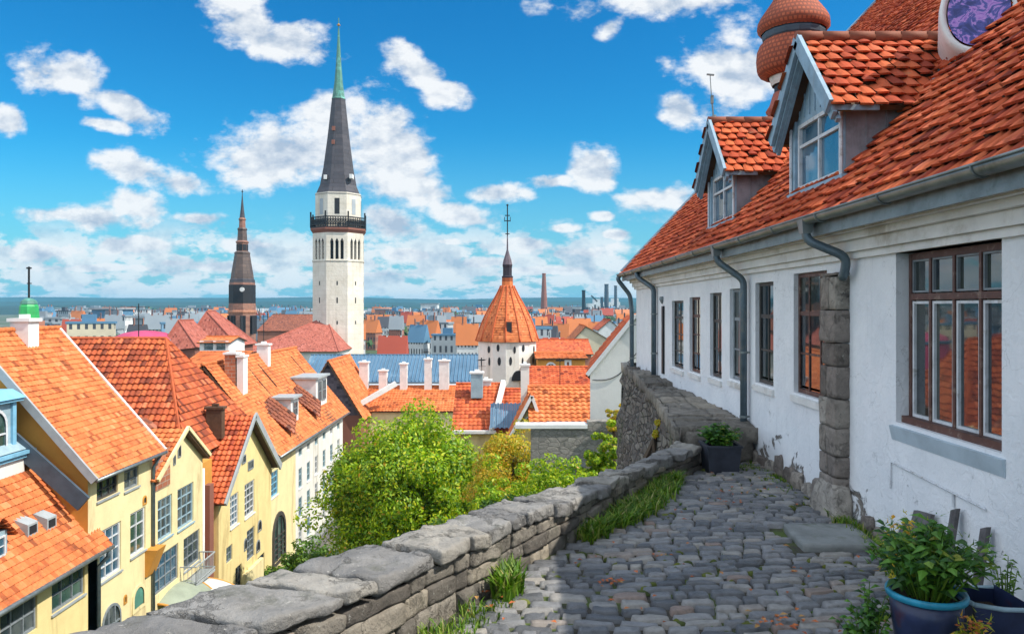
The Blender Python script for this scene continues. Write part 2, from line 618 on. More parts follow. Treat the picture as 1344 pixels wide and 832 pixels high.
def house_plaster():
    m, nt, N, L, b = newmat("white_plaster_worn")
    tcn = N.new('ShaderNodeTexCoord')
    tc = tcn.outputs['Object']
    c = ramp(N, L, nz(N, L, tc, 1.3, 6, 0.7), [(0.3, (0.66, 0.68, 0.70)), (0.6, (0.78, 0.79, 0.80)), (0.8, (0.83, 0.83, 0.82))])
    # rain streaks
    mp = N.new('ShaderNodeMapping')
    mp.inputs['Scale'].default_value = (1, 5, 0.35)
    L.new(tc, mp.inputs[0])
    c = mixc(N, L, mulv(N, thr(N, L, nz(N, L, mp.outputs[0], 2.2, 6, 0.7), 0.55, 0.78), 0.35, L), c, (0.42, 0.44, 0.45))
    # render fallen off near the ground, stone and old mortar bare
    sx = N.new('ShaderNodeSeparateXYZ')
    L.new(tc, sx.inputs[0])
    wear = N.new('ShaderNodeMapRange')
    L.new(sx.outputs[2], wear.inputs[0])
    wear.inputs[1].default_value = 0.0
    wear.inputs[2].default_value = 0.62
    wear.inputs[3].default_value = 0.36
    wear.inputs[4].default_value = 0.0
    far = N.new('ShaderNodeMapRange')
    L.new(sx.outputs[1], far.inputs[0])
    far.inputs[1].default_value = 6.0
    far.inputs[2].default_value = 8.2
    far.inputs[3].default_value = 0.42
    far.inputs[4].default_value = 1.0
    mu = N.new('ShaderNodeMath')
    mu.operation = 'MULTIPLY'
    L.new(wear.outputs[0], mu.inputs[0])
    L.new(far.outputs[0], mu.inputs[1])
    ad = N.new('ShaderNodeMath')
    ad.operation = 'ADD'
    L.new(mu.outputs[0], ad.inputs[0])
    L.new(nz(N, L, tc, 3.2, 7, 0.72, 0.6), ad.inputs[1])
    wf = thr(N, L, ad.outputs[0], 0.66, 0.70)
    st = ramp(N, L, nz(N, L, tc, 9, 6, 0.75), [(0.3, (0.05, 0.045, 0.04)), (0.5, (0.17, 0.15, 0.13)), (0.68, (0.33, 0.31, 0.28))])
    c = mixc(N, L, wf, c, st)
    # hairline cracks
    vo = N.new('ShaderNodeTexVoronoi')
    vo.feature = 'DISTANCE_TO_EDGE'
    vo.inputs['Scale'].default_value = 0.9
    wv = N.new('ShaderNodeVectorMath')
    wv.operation = 'ADD'
    L.new(tc, wv.inputs[0])
    n3 = N.new('ShaderNodeTexNoise')
    n3.inputs['Scale'].default_value = 3
    n3.inputs['Detail'].default_value = 6
    L.new(tc, n3.inputs[0])
    L.new(n3.outputs['Color'], wv.inputs[1])
    L.new(wv.outputs[0], vo.inputs['Vector'])
    ck = thr(N, L, vo.outputs['Distance'], 0.006, 0.0)
    ck = N.new('ShaderNodeMapRange')
    L.new(vo.outputs['Distance'], ck.inputs[0])
    ck.inputs[1].default_value = 0.0
    ck.inputs[2].default_value = 0.005
    ck.inputs[3].default_value = 0.45
    ck.inputs[4].default_value = 0.0
    c = mixc(N, L, ck.outputs[0], c, (0.3, 0.3, 0.3))
    L.new(c, b.inputs['Base Color'])
    b.inputs['Roughness'].default_value = 0.85
    b1 = N.new('ShaderNodeBump')
    b1.inputs['Strength'].default_value = 0.55
    b1.inputs['Distance'].default_value = 0.02
    L.new(nz(N, L, tc, 14, 6, 0.6, 0.8), b1.inputs['Height'])
    b2 = N.new('ShaderNodeBump')
    b2.inputs['Strength'].default_value = 0.8
    b2.inputs['Distance'].default_value = 0.05
    b2.invert = True
    L.new(wf, b2.inputs['Height'])
    L.new(b1.outputs[0], b2.inputs['Normal'])
    L.new(b2.outputs[0], b.inputs['Normal'])
    return m


def cupboard_art():
    """abstract violet and blue painting"""
    m, nt, N, L, b = newmat("painted_violet_panel")
    tc = N.new('ShaderNodeTexCoord').outputs['Object']
    n1 = nz(N, L, tc, 5.5, 4, 0.6, 2.5)
    L.new(ramp(N, L, n1, [(0.38, (0.02, 0.03, 0.16)), (0.5, (0.07, 0.08, 0.35)), (0.54, (0.45, 0.25, 0.62)), (0.62, (0.28, 0.13, 0.5)), (0.68, (0.05, 0.06, 0.3))]), b.inputs['Base Color'])
    b.inputs['Roughness'].default_value = 0.5
    return m


def fine_walls(name, col, win=(0.05, 0.06, 0.08), var=0.2):
    return simple(name, col, 0.85, 0.25, var, 0.0, dirt=tuple(c * 0.6 for c in col), dscale=0.2)


OR = [(0.50, 0.125, 0.035), (0.58, 0.165, 0.048), (0.63, 0.20, 0.065)]
RD = [(0.38, 0.065, 0.025), (0.50, 0.10, 0.03), (0.58, 0.14, 0.045)]
M = {}
M['tile_house'] = tile_mat("clay_tile_house", [(0.30, 0.042, 0.016), (0.45, 0.075, 0.024), (0.56, 0.125, 0.040)], island=True, dirt_amt=0.5, rough=0.88)
M['tile_orange'] = tile_mat("clay_tile_orange", OR)
M['tile_red'] = tile_mat("clay_tile_red", RD)
M['tile_dark'] = tile_mat("clay_tile_dark", [(0.25, 0.05, 0.02), (0.40, 0.08, 0.025), (0.52, 0.13, 0.04)])
M['tile_pink'] = tile_mat("clay_tile_pink", [(0.28, 0.075, 0.05), (0.36, 0.10, 0.068), (0.41, 0.13, 0.09)], dirt_amt=0.5)
M['tile_brown'] = tile_mat("clay_tile_brown", [(0.12, 0.045, 0.03), (0.22, 0.07, 0.04), (0.30, 0.10, 0.05)])
M['slate'] = tile_mat("slate_purple_grey", [(0.06, 0.05, 0.07), (0.10, 0.08, 0.10), (0.15, 0.12, 0.14)], dark=(0.03, 0.025, 0.03))
M['under'] = simple("roof_underside_wood", (0.10, 0.055, 0.03), 0.8, 3, 0.4)
M['plaster'] = house_plaster()
M['cornice'] = simple("cornice_white_paint", (0.74, 0.73, 0.70), 0.7, 2.5, 0.18, 0.25, 0.008, dirt=(0.45, 0.42, 0.36), dscale=1.5)
M['zinc'] = simple("aged_zinc", (0.22, 0.25, 0.25), 0.42, 4, 0.35, 0.15, 0.004, metal=0.55, dirt=(0.11, 0.13, 0.12), dscale=3)
M['pipe'] = simple("painted_downpipe", (0.10, 0.14, 0.165), 0.45, 5, 0.35, 0.15, 0.004, metal=0.3, dirt=(0.16, 0.17, 0.16), dscale=4)
M['bluewood'] = simple("weathered_blue_paint", (0.27, 0.40, 0.50), 0.65, 6, 0.3, 0.35, 0.006, dirt=(0.20, 0.24, 0.27), dscale=5, streak=True)
M['greywood'] = simple("weathered_grey_boards", (0.24, 0.23, 0.25), 0.8, 5, 0.4, 0.5, 0.01, dirt=(0.14, 0.12, 0.13), dscale=4, streak=True)
M['soffit'] = simple("golden_brown_soffit", (0.30, 0.15, 0.03), 0.6, 4, 0.5, 0.3, 0.01)
M['redframe'] = simple("brown_red_window_paint", (0.095, 0.042, 0.032), 0.5, 8, 0.4, 0.3, 0.004, dirt=(0.25, 0.18, 0.14), dscale=12)
M['whiteframe'] = simple("white_window_paint", (0.62, 0.64, 0.66), 0.5, 8, 0.2, 0.2, 0.003, dirt=(0.35, 0.33, 0.30), dscale=9)
M['greyframe'] = simple("grey_window_paint", (0.22, 0.25, 0.27), 0.55, 8, 0.3, 0.2, 0.003)
M['darkframe'] = simple("dark_window_paint", (0.06, 0.055, 0.05), 0.55, 8, 0.3, 0.2, 0.003)
M['glass'] = glass_mat("window_glass_dark")
M['glass_blue'] = glass_mat("window_glass_blue", (0.03, 0.09, 0.15), 0.05, (0.09, 0.16, 0.22), 2.5)
M['glass_far'] = glass_mat("window_glass_town", (0.03, 0.045, 0.055), 0.12, (0.12, 0.14, 0.14), 1.0)
M['glass_green'] = glass_mat("window_glass_green", (0.03, 0.07, 0.06), 0.12, (0.08, 0.14, 0.11), 1.0)
M['lead'] = simple("light_blue_flashing", (0.18, 0.42, 0.52), 0.5, 5, 0.3, 0.2, 0.005)
ST = [(0.0, (0.12, 0.105, 0.09)), (0.4, (0.20, 0.18, 0.15)), (0.75, (0.27, 0.24, 0.20)), (1.0, (0.36, 0.31, 0.24))]
M['stone'] = island_mat("parapet_stone", ST, 0.85, 5, 0.9, 0.03, over=(0.07, 0.08, 0.04), over_t=(0.58, 0.72), oscale=2.2, crack=1.6)
M['coping'] = island_mat("coping_stone", [(0.0, (0.17, 0.165, 0.16)), (0.5, (0.25, 0.24, 0.225)), (1.0, (0.35, 0.32, 0.27))], 0.85, 3.5, 1.0, 0.03, over=(0.13, 0.13, 0.11), over_t=(0.55, 0.7), oscale=3.0, crack=1.3)
M['buttress'] = island_mat("buttress_stone", [(0.0, (0.15, 0.125, 0.105)), (0.4, (0.26, 0.22, 0.19)), (0.7, (0.33, 0.29, 0.24)), (1.0, (0.40, 0.36, 0.31))], 0.85, 7, 1.0, 0.025, over=(0.10, 0.09, 0.08), over_t=(0.56, 0.7), oscale=4.0, crack=2.2)
M['cobble'] = island_mat("cobble_stone", [(0.0, (0.095, 0.10, 0.108)), (0.35, (0.17, 0.173, 0.18)), (0.7, (0.25, 0.248, 0.25)), (0.92, (0.33, 0.305, 0.27)), (1.0, (0.26, 0.19, 0.155))], 0.38, 11, 1.0, 0.016, over=(0.075, 0.075, 0.06), over_t=(0.60, 0.74), oscale=2.5, spec=0.55)
M['rubble'] = masonry_mat("rubble_wall", [(0.08, 0.07, 0.06), (0.15, 0.135, 0.12), (0.23, 0.21, 0.18)], 4.5, 7.5, (0.05, 0.045, 0.04), 1.0)
M['greywall'] = masonry_mat("grey_block_wall", [(0.20, 0.19, 0.17), (0.25, 0.235, 0.21), (0.30, 0.28, 0.25)], 3.0, 5.5, (0.17, 0.16, 0.14), 0.3)
M['cream'] = simple("cream_yellow_plaster", (0.77, 0.62, 0.29), 0.85, 0.8, 0.12, 0.35, 0.03, dirt=(0.50, 0.38, 0.17), dscale=0.9, streak=True)
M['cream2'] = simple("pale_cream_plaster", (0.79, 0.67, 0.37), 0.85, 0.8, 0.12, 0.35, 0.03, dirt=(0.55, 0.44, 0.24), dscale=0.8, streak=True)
M['cream3'] = simple("warm_cream_plaster", (0.77, 0.65, 0.36), 0.85, 0.8, 0.14, 0.35, 0.03, dirt=(0.50, 0.38, 0.19), dscale=1.0, streak=True)
M['white'] = simple("white_lime_plaster", (0.72, 0.71, 0.66), 0.85, 0.6, 0.12, 0.3, 0.03, dirt=(0.50, 0.48, 0.42), dscale=0.6, streak=True)
def limewash():
    m, nt, N, L, b = newmat("church_limewash_worn")
    tc = N.new('ShaderNodeTexCoord').outputs['Object']
    c = ramp(N, L, nz(N, L, tc, 0.25, 7, 0.7), [(0.35, (0.58, 0.53, 0.44)), (0.55, (0.68, 0.63, 0.54)), (0.7, (0.74, 0.70, 0.62))])
    mp = N.new('ShaderNodeMapping')
    mp.inputs['Scale'].default_value = (1.2, 1.2, 0.05)
    L.new(tc, mp.inputs[0])
    c = mixc(N, L, mulv(N, thr(N, L, nz(N, L, mp.outputs[0], 1.0, 6, 0.7), 0.50, 0.70), 0.5, L), c, (0.42, 0.38, 0.31))
    sp = N.new('ShaderNodeSeparateXYZ')
    L.new(tc, sp.inputs[0])
    wv = N.new('ShaderNodeMath')
    wv.operation = 'FRACT'
    L.new(mulv(N, sp.outputs[2], 0.9, L), wv.inputs[0])
    line = thr(N, L, wv.outputs[0], 0.14, 0.0)
    line = N.new('ShaderNodeMath')
    line.operation = 'LESS_THAN'
    L.new(wv.outputs[0], line.inputs[0])
    line.inputs[1].default_value = 0.13
    c = mixc(N, L, mulv(N, line.outputs[0], 0.16, L), c, (0.35, 0.31, 0.26))
    L.new(c, b.inputs['Base Color'])
    b.inputs['Roughness'].default_value = 0.9
    bump(N, L, b, nz(N, L, tc, 1.5, 6, 0.7), 0.4, 0.2)
    return m


M['towerwhite'] = limewash()
M['tower_old'] = simple("church_limewash", (0.70, 0.65, 0.56), 0.9, 0.12, 0.10, 0.15, 0.05, dirt=(0.50, 0.44, 0.35), dscale=0.16, streak=True)
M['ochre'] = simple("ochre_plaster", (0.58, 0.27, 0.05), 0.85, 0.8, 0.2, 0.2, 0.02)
M['trim'] = simple("white_trim", (0.72, 0.72, 0.70), 0.7, 2, 0.15, 0.1, 0.01)
M['greytrim'] = simple("grey_eaves_trim", (0.34, 0.37, 0.38), 0.7, 2, 0.2, 0.1, 0.01)
M['bluetrim'] = simple("light_blue_paint", (0.20, 0.45, 0.62), 0.5, 2, 0.2, 0.1, 0.01)
M['bluegrey'] = simple("blue_grey_wall", (0.30, 0.42, 0.48), 0.7, 2, 0.25, 0.1, 0.01)
M['palesill'] = simple("pale_blue_grey_render", (0.42, 0.50, 0.55), 0.8, 3, 0.2, 0.3, 0.01)
M['navy'] = simple("dark_slate_flashing", (0.06, 0.09, 0.12), 0.6, 2, 0.3, 0.1, 0.01)
M['metalblue'] = simple("blue_grey_metal_roof", (0.12, 0.21, 0.30), 0.5, 0.3, 0.3, 0.1, 0.02, metal=0.2, dirt=(0.20, 0.30, 0.38), dscale=0.25)
M['copper'] = simple("green_copper", (0.08, 0.22, 0.17), 0.6, 0.8, 0.35, 0.2, 0.02, dirt=(0.14, 0.42, 0.36), dscale=0.7)
M['brightgreen'] = simple("bright_green_copper", (0.04, 0.42, 0.12), 0.5, 0.8, 0.35, 0.2, 0.02)
M['spire'] = shingle_mat("spire_black_shingle", (0.035, 0.034, 0.045), (0.06, 0.055, 0.065), (0.015, 0.015, 0.02), 1.0, 0.6, row=0.9, width=1.5)
M['spireb'] = shingle_mat("spire_brown_shingle", (0.07, 0.05, 0.045), (0.12, 0.08, 0.065), (0.03, 0.02, 0.02), 1.0, 0.6, row=0.9, width=1.5)
M['darkmetal'] = simple("black_iron", (0.02, 0.022, 0.025), 0.5, 2, 0.3, 0, metal=0.4)
M['opening'] = simple("dark_opening", (0.018, 0.02, 0.025), 0.7, 2, 0.3, 0)
M['brick'] = shingle_mat("dark_red_brick", (0.24, 0.11, 0.08), (0.32, 0.16, 0.11), (0.22, 0.17, 0.14), 1.0, row=0.6, width=1.4)
M['brickn'] = shingle_mat("red_brick", (0.36, 0.12, 0.06), (0.46, 0.18, 0.09), (0.40, 0.32, 0.25), 1.0, row=0.25, width=0.5)
M['turret'] = shingle_mat("turret_clay_scales", (0.40, 0.085, 0.035), (0.48, 0.115, 0.045), (0.24, 0.055, 0.025), 1.0, bs=0.45, row=0.085, width=0.10)
M['brickfar'] = simple("far_brick", (0.25, 0.10, 0.07), 0.85, 0.1, 0.2, 0)


def town_wall(name, col):
    # unit-sized houses: window rows repeat in the house's own coordinates
    m, nt, N, L, b = newmat(name)
    tc = N.new('ShaderNodeTexCoord').outputs['Object']
    sp = N.new('ShaderNodeSeparateXYZ')
    L.new(tc, sp.inputs[0])

    def m2(op, a, c):
        n = N.new('ShaderNodeMath')
        n.operation = op
        for i, x in enumerate((a, c)):
            if isinstance(x, (int, float)):
                n.inputs[i].default_value = x
            else:
                L.new(x, n.inputs[i])
        return n.outputs[0]
    fx = m2('ABSOLUTE', m2('SUBTRACT', m2('FRACT', m2('MULTIPLY', m2('ADD', sp.outputs[0], sp.outputs[1]), 6.0), 0), 0.5), 0)
    fz = m2('ABSOLUTE', m2('SUBTRACT', m2('FRACT', m2('MULTIPLY', sp.outputs[2], 2.6), 0), 0.5), 0)
    w = m2('MULTIPLY', m2('LESS_THAN', fx, 0.2), m2('LESS_THAN', fz, 0.27))
    c = mixc(N, L, 0.5, col, ramp(N, L, nz(N, L, tc, 2.0, 4, 0.6), [(0.3, (0.6, 0.6, 0.6)), (0.7, (1.2, 1.2, 1.2))]), 'MULTIPLY')
    L.new(mixc(N, L, w, c, (0.05, 0.06, 0.075)), b.inputs['Base Color'])
    b.inputs['Roughness'].default_value = 0.8
    return m


M['farwhite'] = fine_walls("far_white_wall", (0.66, 0.68, 0.68))
for _n, _c in (('white', (0.70, 0.72, 0.72)), ('grey', (0.36, 0.40, 0.43)), ('cream', (0.62, 0.55, 0.40)), ('brick', (0.36, 0.16, 0.11)), ('blue', (0.18, 0.32, 0.46))):
    M['town_' + _n] = town_wall('town_wall_' + _n, _c)
M['fargrey'] = fine_walls("far_grey_wall", (0.36, 0.40, 0.43))
M['farcream'] = fine_walls("far_cream_wall", (0.62, 0.55, 0.40))
M['farbrick'] = fine_walls("far_brick_wall", (0.36, 0.16, 0.11))
M['farblue'] = fine_walls("far_blue_wall", (0.18, 0.32, 0.46))
M['rooforange'] = fine_walls("far_orange_roof", (0.55, 0.18, 0.06))
M['roofred'] = fine_walls("far_red_roof", (0.40, 0.08, 0.05))
M['roofgrey'] = fine_walls("far_grey_roof", (0.24, 0.28, 0.31))
M['roofblue'] = fine_walls("far_blue_roof", (0.10, 0.22, 0.34))
M['roofdark'] = fine_walls("far_dark_roof", (0.07, 0.075, 0.09))
M['magenta'] = simple("magenta_canvas", (0.45, 0.06, 0.14), 0.7, 0.5, 0.2, 0)
M['bark'] = simple("bark", (0.09, 0.065, 0.045), 0.9, 4, 0.4, 0.6, 0.03)
M['leaf'] = island_mat("leaf_green", [(0.0, (0.07, 0.17, 0.006)), (0.35, (0.18, 0.33, 0.008)), (0.7, (0.35, 0.48, 0.010)), (0.97, (0.52, 0.52, 0.02)), (1.0, (0.55, 0.26, 0.03))], 0.5, 0.35, 0, trans=0.38)
M['leaf_yellow'] = island_mat("leaf_autumn", [(0.0, (0.20, 0.28, 0.02)), (0.35, (0.46, 0.44, 0.03)), (0.7, (0.66, 0.48, 0.04)), (1.0, (0.70, 0.34, 0.04))], 0.5, 0.8, 0, trans=0.4)
M['leaf_shrub'] = island_mat("leaf_shrub", [(0.0, (0.04, 0.10, 0.012)), (0.5, (0.09, 0.20, 0.02)), (1.0, (0.18, 0.28, 0.03))], 0.5, 0.8, 0, trans=0.3)
M['leaf_pot'] = island_mat("leaf_potplant", [(0.0, (0.025, 0.07, 0.015)), (0.5, (0.05, 0.15, 0.02)), (0.9, (0.11, 0.25, 0.025)), (1.0, (0.28, 0.28, 0.04))], 0.45, 6, 0, trans=0.3)
M['leaf_far'] = island_mat("leaf_far_woods", [(0.0, (0.02, 0.055, 0.02)), (0.6, (0.04, 0.10, 0.03)), (1.0, (0.08, 0.15, 0.035))], 0.8, 0.02, 0)
M['blade'] = island_mat("grass_blades", [(0.0, (0.04, 0.10, 0.01)), (0.45, (0.11, 0.24, 0.015)), (0.85, (0.24, 0.32, 0.04)), (1.0, (0.38, 0.32, 0.14))], 0.5, 4, 0, trans=0.3)
M['moss'] = island_mat("moss_clumps", [(0.0, (0.05, 0.07, 0.015)), (1.0, (0.12, 0.14, 0.02))], 0.9, 12, 0.5)
M['dryleaf'] = island_mat("dry_leaves", [(0.0, (0.30, 0.07, 0.02)), (0.6, (0.50, 0.14, 0.03)), (1.0, (0.40, 0.25, 0.08))], 0.6, 8, 0)
M['potblue'] = simple("dark_glazed_pot", (0.02, 0.03, 0.075), 0.3, 5, 0.5, 0.2, 0.006, dirt=(0.07, 0.02, 0.02), dscale=4)
M['potrim'] = simple("turquoise_rim", (0.02, 0.25, 0.38), 0.4, 12, 0.4, 0.2, 0.004)
M['potgrey'] = simple("dark_planter", (0.035, 0.04, 0.055), 0.5, 5, 0.4, 0.2, 0.006)
M['soil'] = simple("potting_soil", (0.04, 0.028, 0.018), 0.95, 14, 0.5, 0.8, 0.02)
M['woodgrey'] = simple("old_grey_wood", (0.13, 0.12, 0.12), 0.8, 9, 0.45, 0.5, 0.01)
M['flag'] = simple("door_slab_stone", (0.22, 0.23, 0.22), 0.75, 5, 0.3, 0.5, 0.01, dirt=(0.10, 0.11, 0.07), dscale=3)
M['art'] = cupboard_art()
M['canvas'] = simple("green_grey_canvas", (0.30, 0.34, 0.26), 0.7, 1.2, 0.2, 0.1, 0.01)
M['canvasw'] = simple("grey_white_canvas", (0.60, 0.62, 0.60), 0.7, 1.2, 0.2, 0.1, 0.01)


def lane_soil():
    m, nt, N, L, b = newmat("lane_joint_soil")
    tc = N.new('ShaderNodeTexCoord').outputs['Object']
    c = ramp(N, L, nz(N, L, tc, 14, 6, 0.7), [(0.3, (0.03, 0.027, 0.022)), (0.7, (0.09, 0.08, 0.06))])
    c = mixc(N, L, thr(N, L, nz(N, L, tc, 1.6, 5, 0.7), 0.47, 0.60), c, (0.08, 0.12, 0.02))
    L.new(c, b.inputs['Base Color'])
    b.inputs['Roughness'].default_value = 0.95
    bump(N, L, b, nz(N, L, tc, 40, 5, 0.7), 0.8, 0.02)
    return m


M['lanesoil'] = lane_soil()


def ground_mat():
    m, nt, N, L, b = newmat("town_ground")
    tc = N.new('ShaderNodeTexCoord').outputs['Object']
    c = ramp(N, L, nz(N, L, tc, 0.02, 8, 0.7), [(0.35, (0.03, 0.06, 0.02)), (0.5, (0.06, 0.09, 0.04)), (0.6, (0.13, 0.13, 0.12)), (0.72, (0.20, 0.20, 0.19))])
    c = mixc(N, L, mulv(N, thr(N, L, nz(N, L, tc, 0.5, 6, 0.7), 0.5, 0.65), 0.4, L), c, (0.05, 0.08, 0.02))
    L.new(c, b.inputs['Base Color'])
    b.inputs['Roughness'].default_value = 0.95
    return m


M['ground'] = ground_mat()
M['street'] = simple("street_paving", (0.20, 0.19, 0.18), 0.9, 2, 0.3, 0.3, 0.02)
M['hill'] = simple("wooded_hill", (0.014, 0.045, 0.035), 0.95, 0.006, 0.5, 0)


# ------------------------------------------------------------------ shape builders
def rock(mb, c, seed, n=(4, 3, 3), amp=0.02, rnd=0.12):
    """a stone block: hexahedron with corners c (0-3 bottom ring, 4-7 top ring), rounded and roughened"""
    c = [Vector(p) for p in c]
    cen = sum(c, Vector()) / 8.0
    idx = {}
    vs, fs = [], []

    def P(a, b, d):
        k = (a, b, d)
        if k in idx:
            return idx[k]
        u, v, w = a / n[0], b / n[1], d / n[2]
        lo = (c[0] * (1 - u) + c[1] * u) * (1 - v) + (c[3] * (1 - u) + c[2] * u) * v
        hi = (c[4] * (1 - u) + c[5] * u) * (1 - v) + (c[7] * (1 - u) + c[6] * u) * v
        p = lo * (1 - w) + hi * w
        e = sorted([abs(2 * u - 1), abs(2 * v - 1), abs(2 * w - 1)])
        f = rnd * (e[1] ** 6) * 0.6 + rnd * (e[0] ** 6) * 0.6
        p = p + (cen - p) * f
        q = p * 5 + Vector((seed * 3.1, seed * 1.7, 0))
        p = p + noise.noise_vector(q) * amp + noise.noise_vector(q * 2.7) * amp * 0.5 + noise.noise_vector(q * 7) * amp * 0.3
        idx[k] = len(vs)
        vs.append(p)
        return idx[k]
    for a in range(n[0]):
        for b in range(n[1]):
            fs.append((P(a, b, 0), P(a, b + 1, 0), P(a + 1, b + 1, 0), P(a + 1, b, 0)))
            fs.append((P(a, b, n[2]), P(a + 1, b, n[2]), P(a + 1, b + 1, n[2]), P(a, b + 1, n[2])))
    for a in range(n[0]):
        for d in range(n[2]):
            fs.append((P(a, 0, d), P(a + 1, 0, d), P(a + 1, 0, d + 1), P(a, 0, d + 1)))
            fs.append((P(a, n[1], d), P(a, n[1], d + 1), P(a + 1, n[1], d + 1), P(a + 1, n[1], d)))
    for b in range(n[1]):
        for d in range(n[2]):
            fs.append((P(0, b, d), P(0, b, d + 1), P(0, b + 1, d + 1), P(0, b + 1, d)))
            fs.append((P(n[0], b, d), P(n[0], b + 1, d), P(n[0], b + 1, d + 1), P(n[0], b, d + 1)))
    mb.faces(vs, fs)


def tile_plane(mb, BL, BR, TL, TR, tw=0.24, row=0.34, h=0.05, seg=4, lift=0.02, sag=0.0):
    """rows of curved tiles on a roof slope; the eave runs BL to BR"""
    BL, BR, TL, TR = map(Vector, (BL, BR, TL, TR))
    u = (BR - BL)
    W = u.length
    u.normalize()
    s = (TL - BL)
    s = s - u * s.dot(u)
    if s.length < 1e-3:
        s = (TR - BL)
        s = s - u * s.dot(u)
    S = s.length
    s.normalize()
    n = u.cross(s)
    if n.z < 0:
        n = -n
    tl, tr = (TL - BL).dot(u), (TR - BL).dot(u)
    nr = max(1, int(round(S / row)))
    step = tw / seg
    for k in range(nr):
        v0, v1 = S * k / nr, S * (k + 1) / nr
        L0, L1 = tl * v0 / S, tl * v1 / S
        R0, R1 = W + (tr - W) * v0 / S, W + (tr - W) * v1 / S
        lo, hi = min(L0, L1), max(R0, R1)
        i0, i1 = int(math.floor(lo / step)), int(math.ceil(hi / step))
        vs, uv = [], []
        cnt = i1 - i0 + 1
        for i in range(i0, i1 + 1):
            a = i * step
            prof = h * 0.5 * (1 + math.cos(2 * math.pi * a / tw))
            ti = math.floor(a / tw)
            j = (math.sin(ti * 12.9 + k * 78.2) * 43758.5) % 1.0
            a0, a1 = min(max(a, L0), R0), min(max(a, L1), R1)
            wob = sag * noise.noise(BL + u * a * 0.4 + s * v0 * 0.4) if sag else 0
            jj = (j - 0.5) * 0.012
            p0 = BL + u * a0 + s * (v0 - 0.02) + n * (lift + prof + h * 0.55 + jj + wob)
            pr = BL + u * a0 + s * (v0 - 0.02) + n * (lift - 0.015 + wob)
            p1 = BL + u * a1 + s * v1 + n * (lift + prof * 0.6 + wob)
            vs += [pr, p0, p1]
            uv += [(a / tw + 0.5, k + 0.5)] * 3
        fs = []
        for q in range(cnt - 1):
            b = q * 3
            fs.append((b, b + 3, b + 4, b + 1))
            fs.append((b + 1, b + 4, b + 5, b + 2))
        base = len(mb.v)
        mb.v += vs
        for f in fs:
            mb.f.append([base + x for x in f])
            cu = sum(uv[x][0] for x in f) / 4
            mb.uv.append([(cu, k + 0.5)] * 4)


def roof_slab(mb, BL, BR, TR, TL, t=0.12):
    pts = [Vector(p) for p in (BL, BR, TR, TL)]
    n = (pts[1] - pts[0]).cross(pts[3] - pts[0]).normalized()
    if n.z < 0:
        n = -n
    lo = [p - n * t for p in pts]
    mb.hexa(lo + pts)


def flat_uv(mb, BL, BR, TR, TL, tw=0.3, row=0.4):
    BL, BR, TR, TL = map(Vector, (BL, BR, TR, TL))
    u = (BR - BL)
    W = u.length
    u.normalize()
    s = (TL - BL) - u * (TL - BL).dot(u)
    S = s.length
    if S < 1e-4:
        s = (TR - BL) - u * (TR - BL).dot(u)
        S = s.length
    s.normalize()

    def q(p):
        d = p - BL
        return (d.dot(u) / tw, d.dot(s) / row)
    mb.face([BL, BR, TR, TL], [q(BL), q(BR), q(TR), q(TL)])


def slope(mb, under, BL, BR, TR, TL, fine, tw=0.24, row=0.34, h=0.05, seg=4, sag=0.0, t=0.12):
    if under is not None:
        roof_slab(under, BL, BR, TR, TL, t)
    if fine:
        tile_plane(mb, BL, BR, TL, TR, tw, row, h, seg, sag=sag)
    else:
        z = Vector((0, 0, 0.02))
        flat_uv(mb, Vector(BL) + z, Vector(BR) + z, Vector(TR) + z, Vector(TL) + z, tw, row)


def wall_holes(mb, O, u, n, W, z0, z1, holes, depth=0.15):
    """a wall with rectangular openings and their reveals; holes: (u0,u1,z0,z1)"""
    O = Vector(O)
    us = sorted({0.0, W} | {h[0] for h in holes} | {h[1] for h in holes})
    zs = sorted({z0, z1} | {h[2] for h in holes} | {h[3] for h in holes})

    def p(a, z, d=0.0):
        return O + u * a + n * d + Vector((0, 0, z))
    for i in range(len(us) - 1):
        for j in range(len(zs) - 1):
            cu, cz = (us[i] + us[i + 1]) / 2, (zs[j] + zs[j + 1]) / 2
            if any(h[0] < cu < h[1] and h[2] < cz < h[3] for h in holes):
                continue
            mb.face([p(us[i], zs[j]), p(us[i + 1], zs[j]), p(us[i + 1], zs[j + 1]), p(us[i], zs[j + 1])])
    for (a, b, c, d) in holes:
        q = -depth
        mb.face([p(a, c), p(a, d), p(a, d, q), p(a, c, q)])
        mb.face([p(b, c), p(b, c, q), p(b, d, q), p(b, d)])
        mb.face([p(a, d), p(b, d), p(b, d, q), p(a, d, q)])
        mb.face([p(a, c), p(a, c, q), p(b, c, q), p(b, c)])


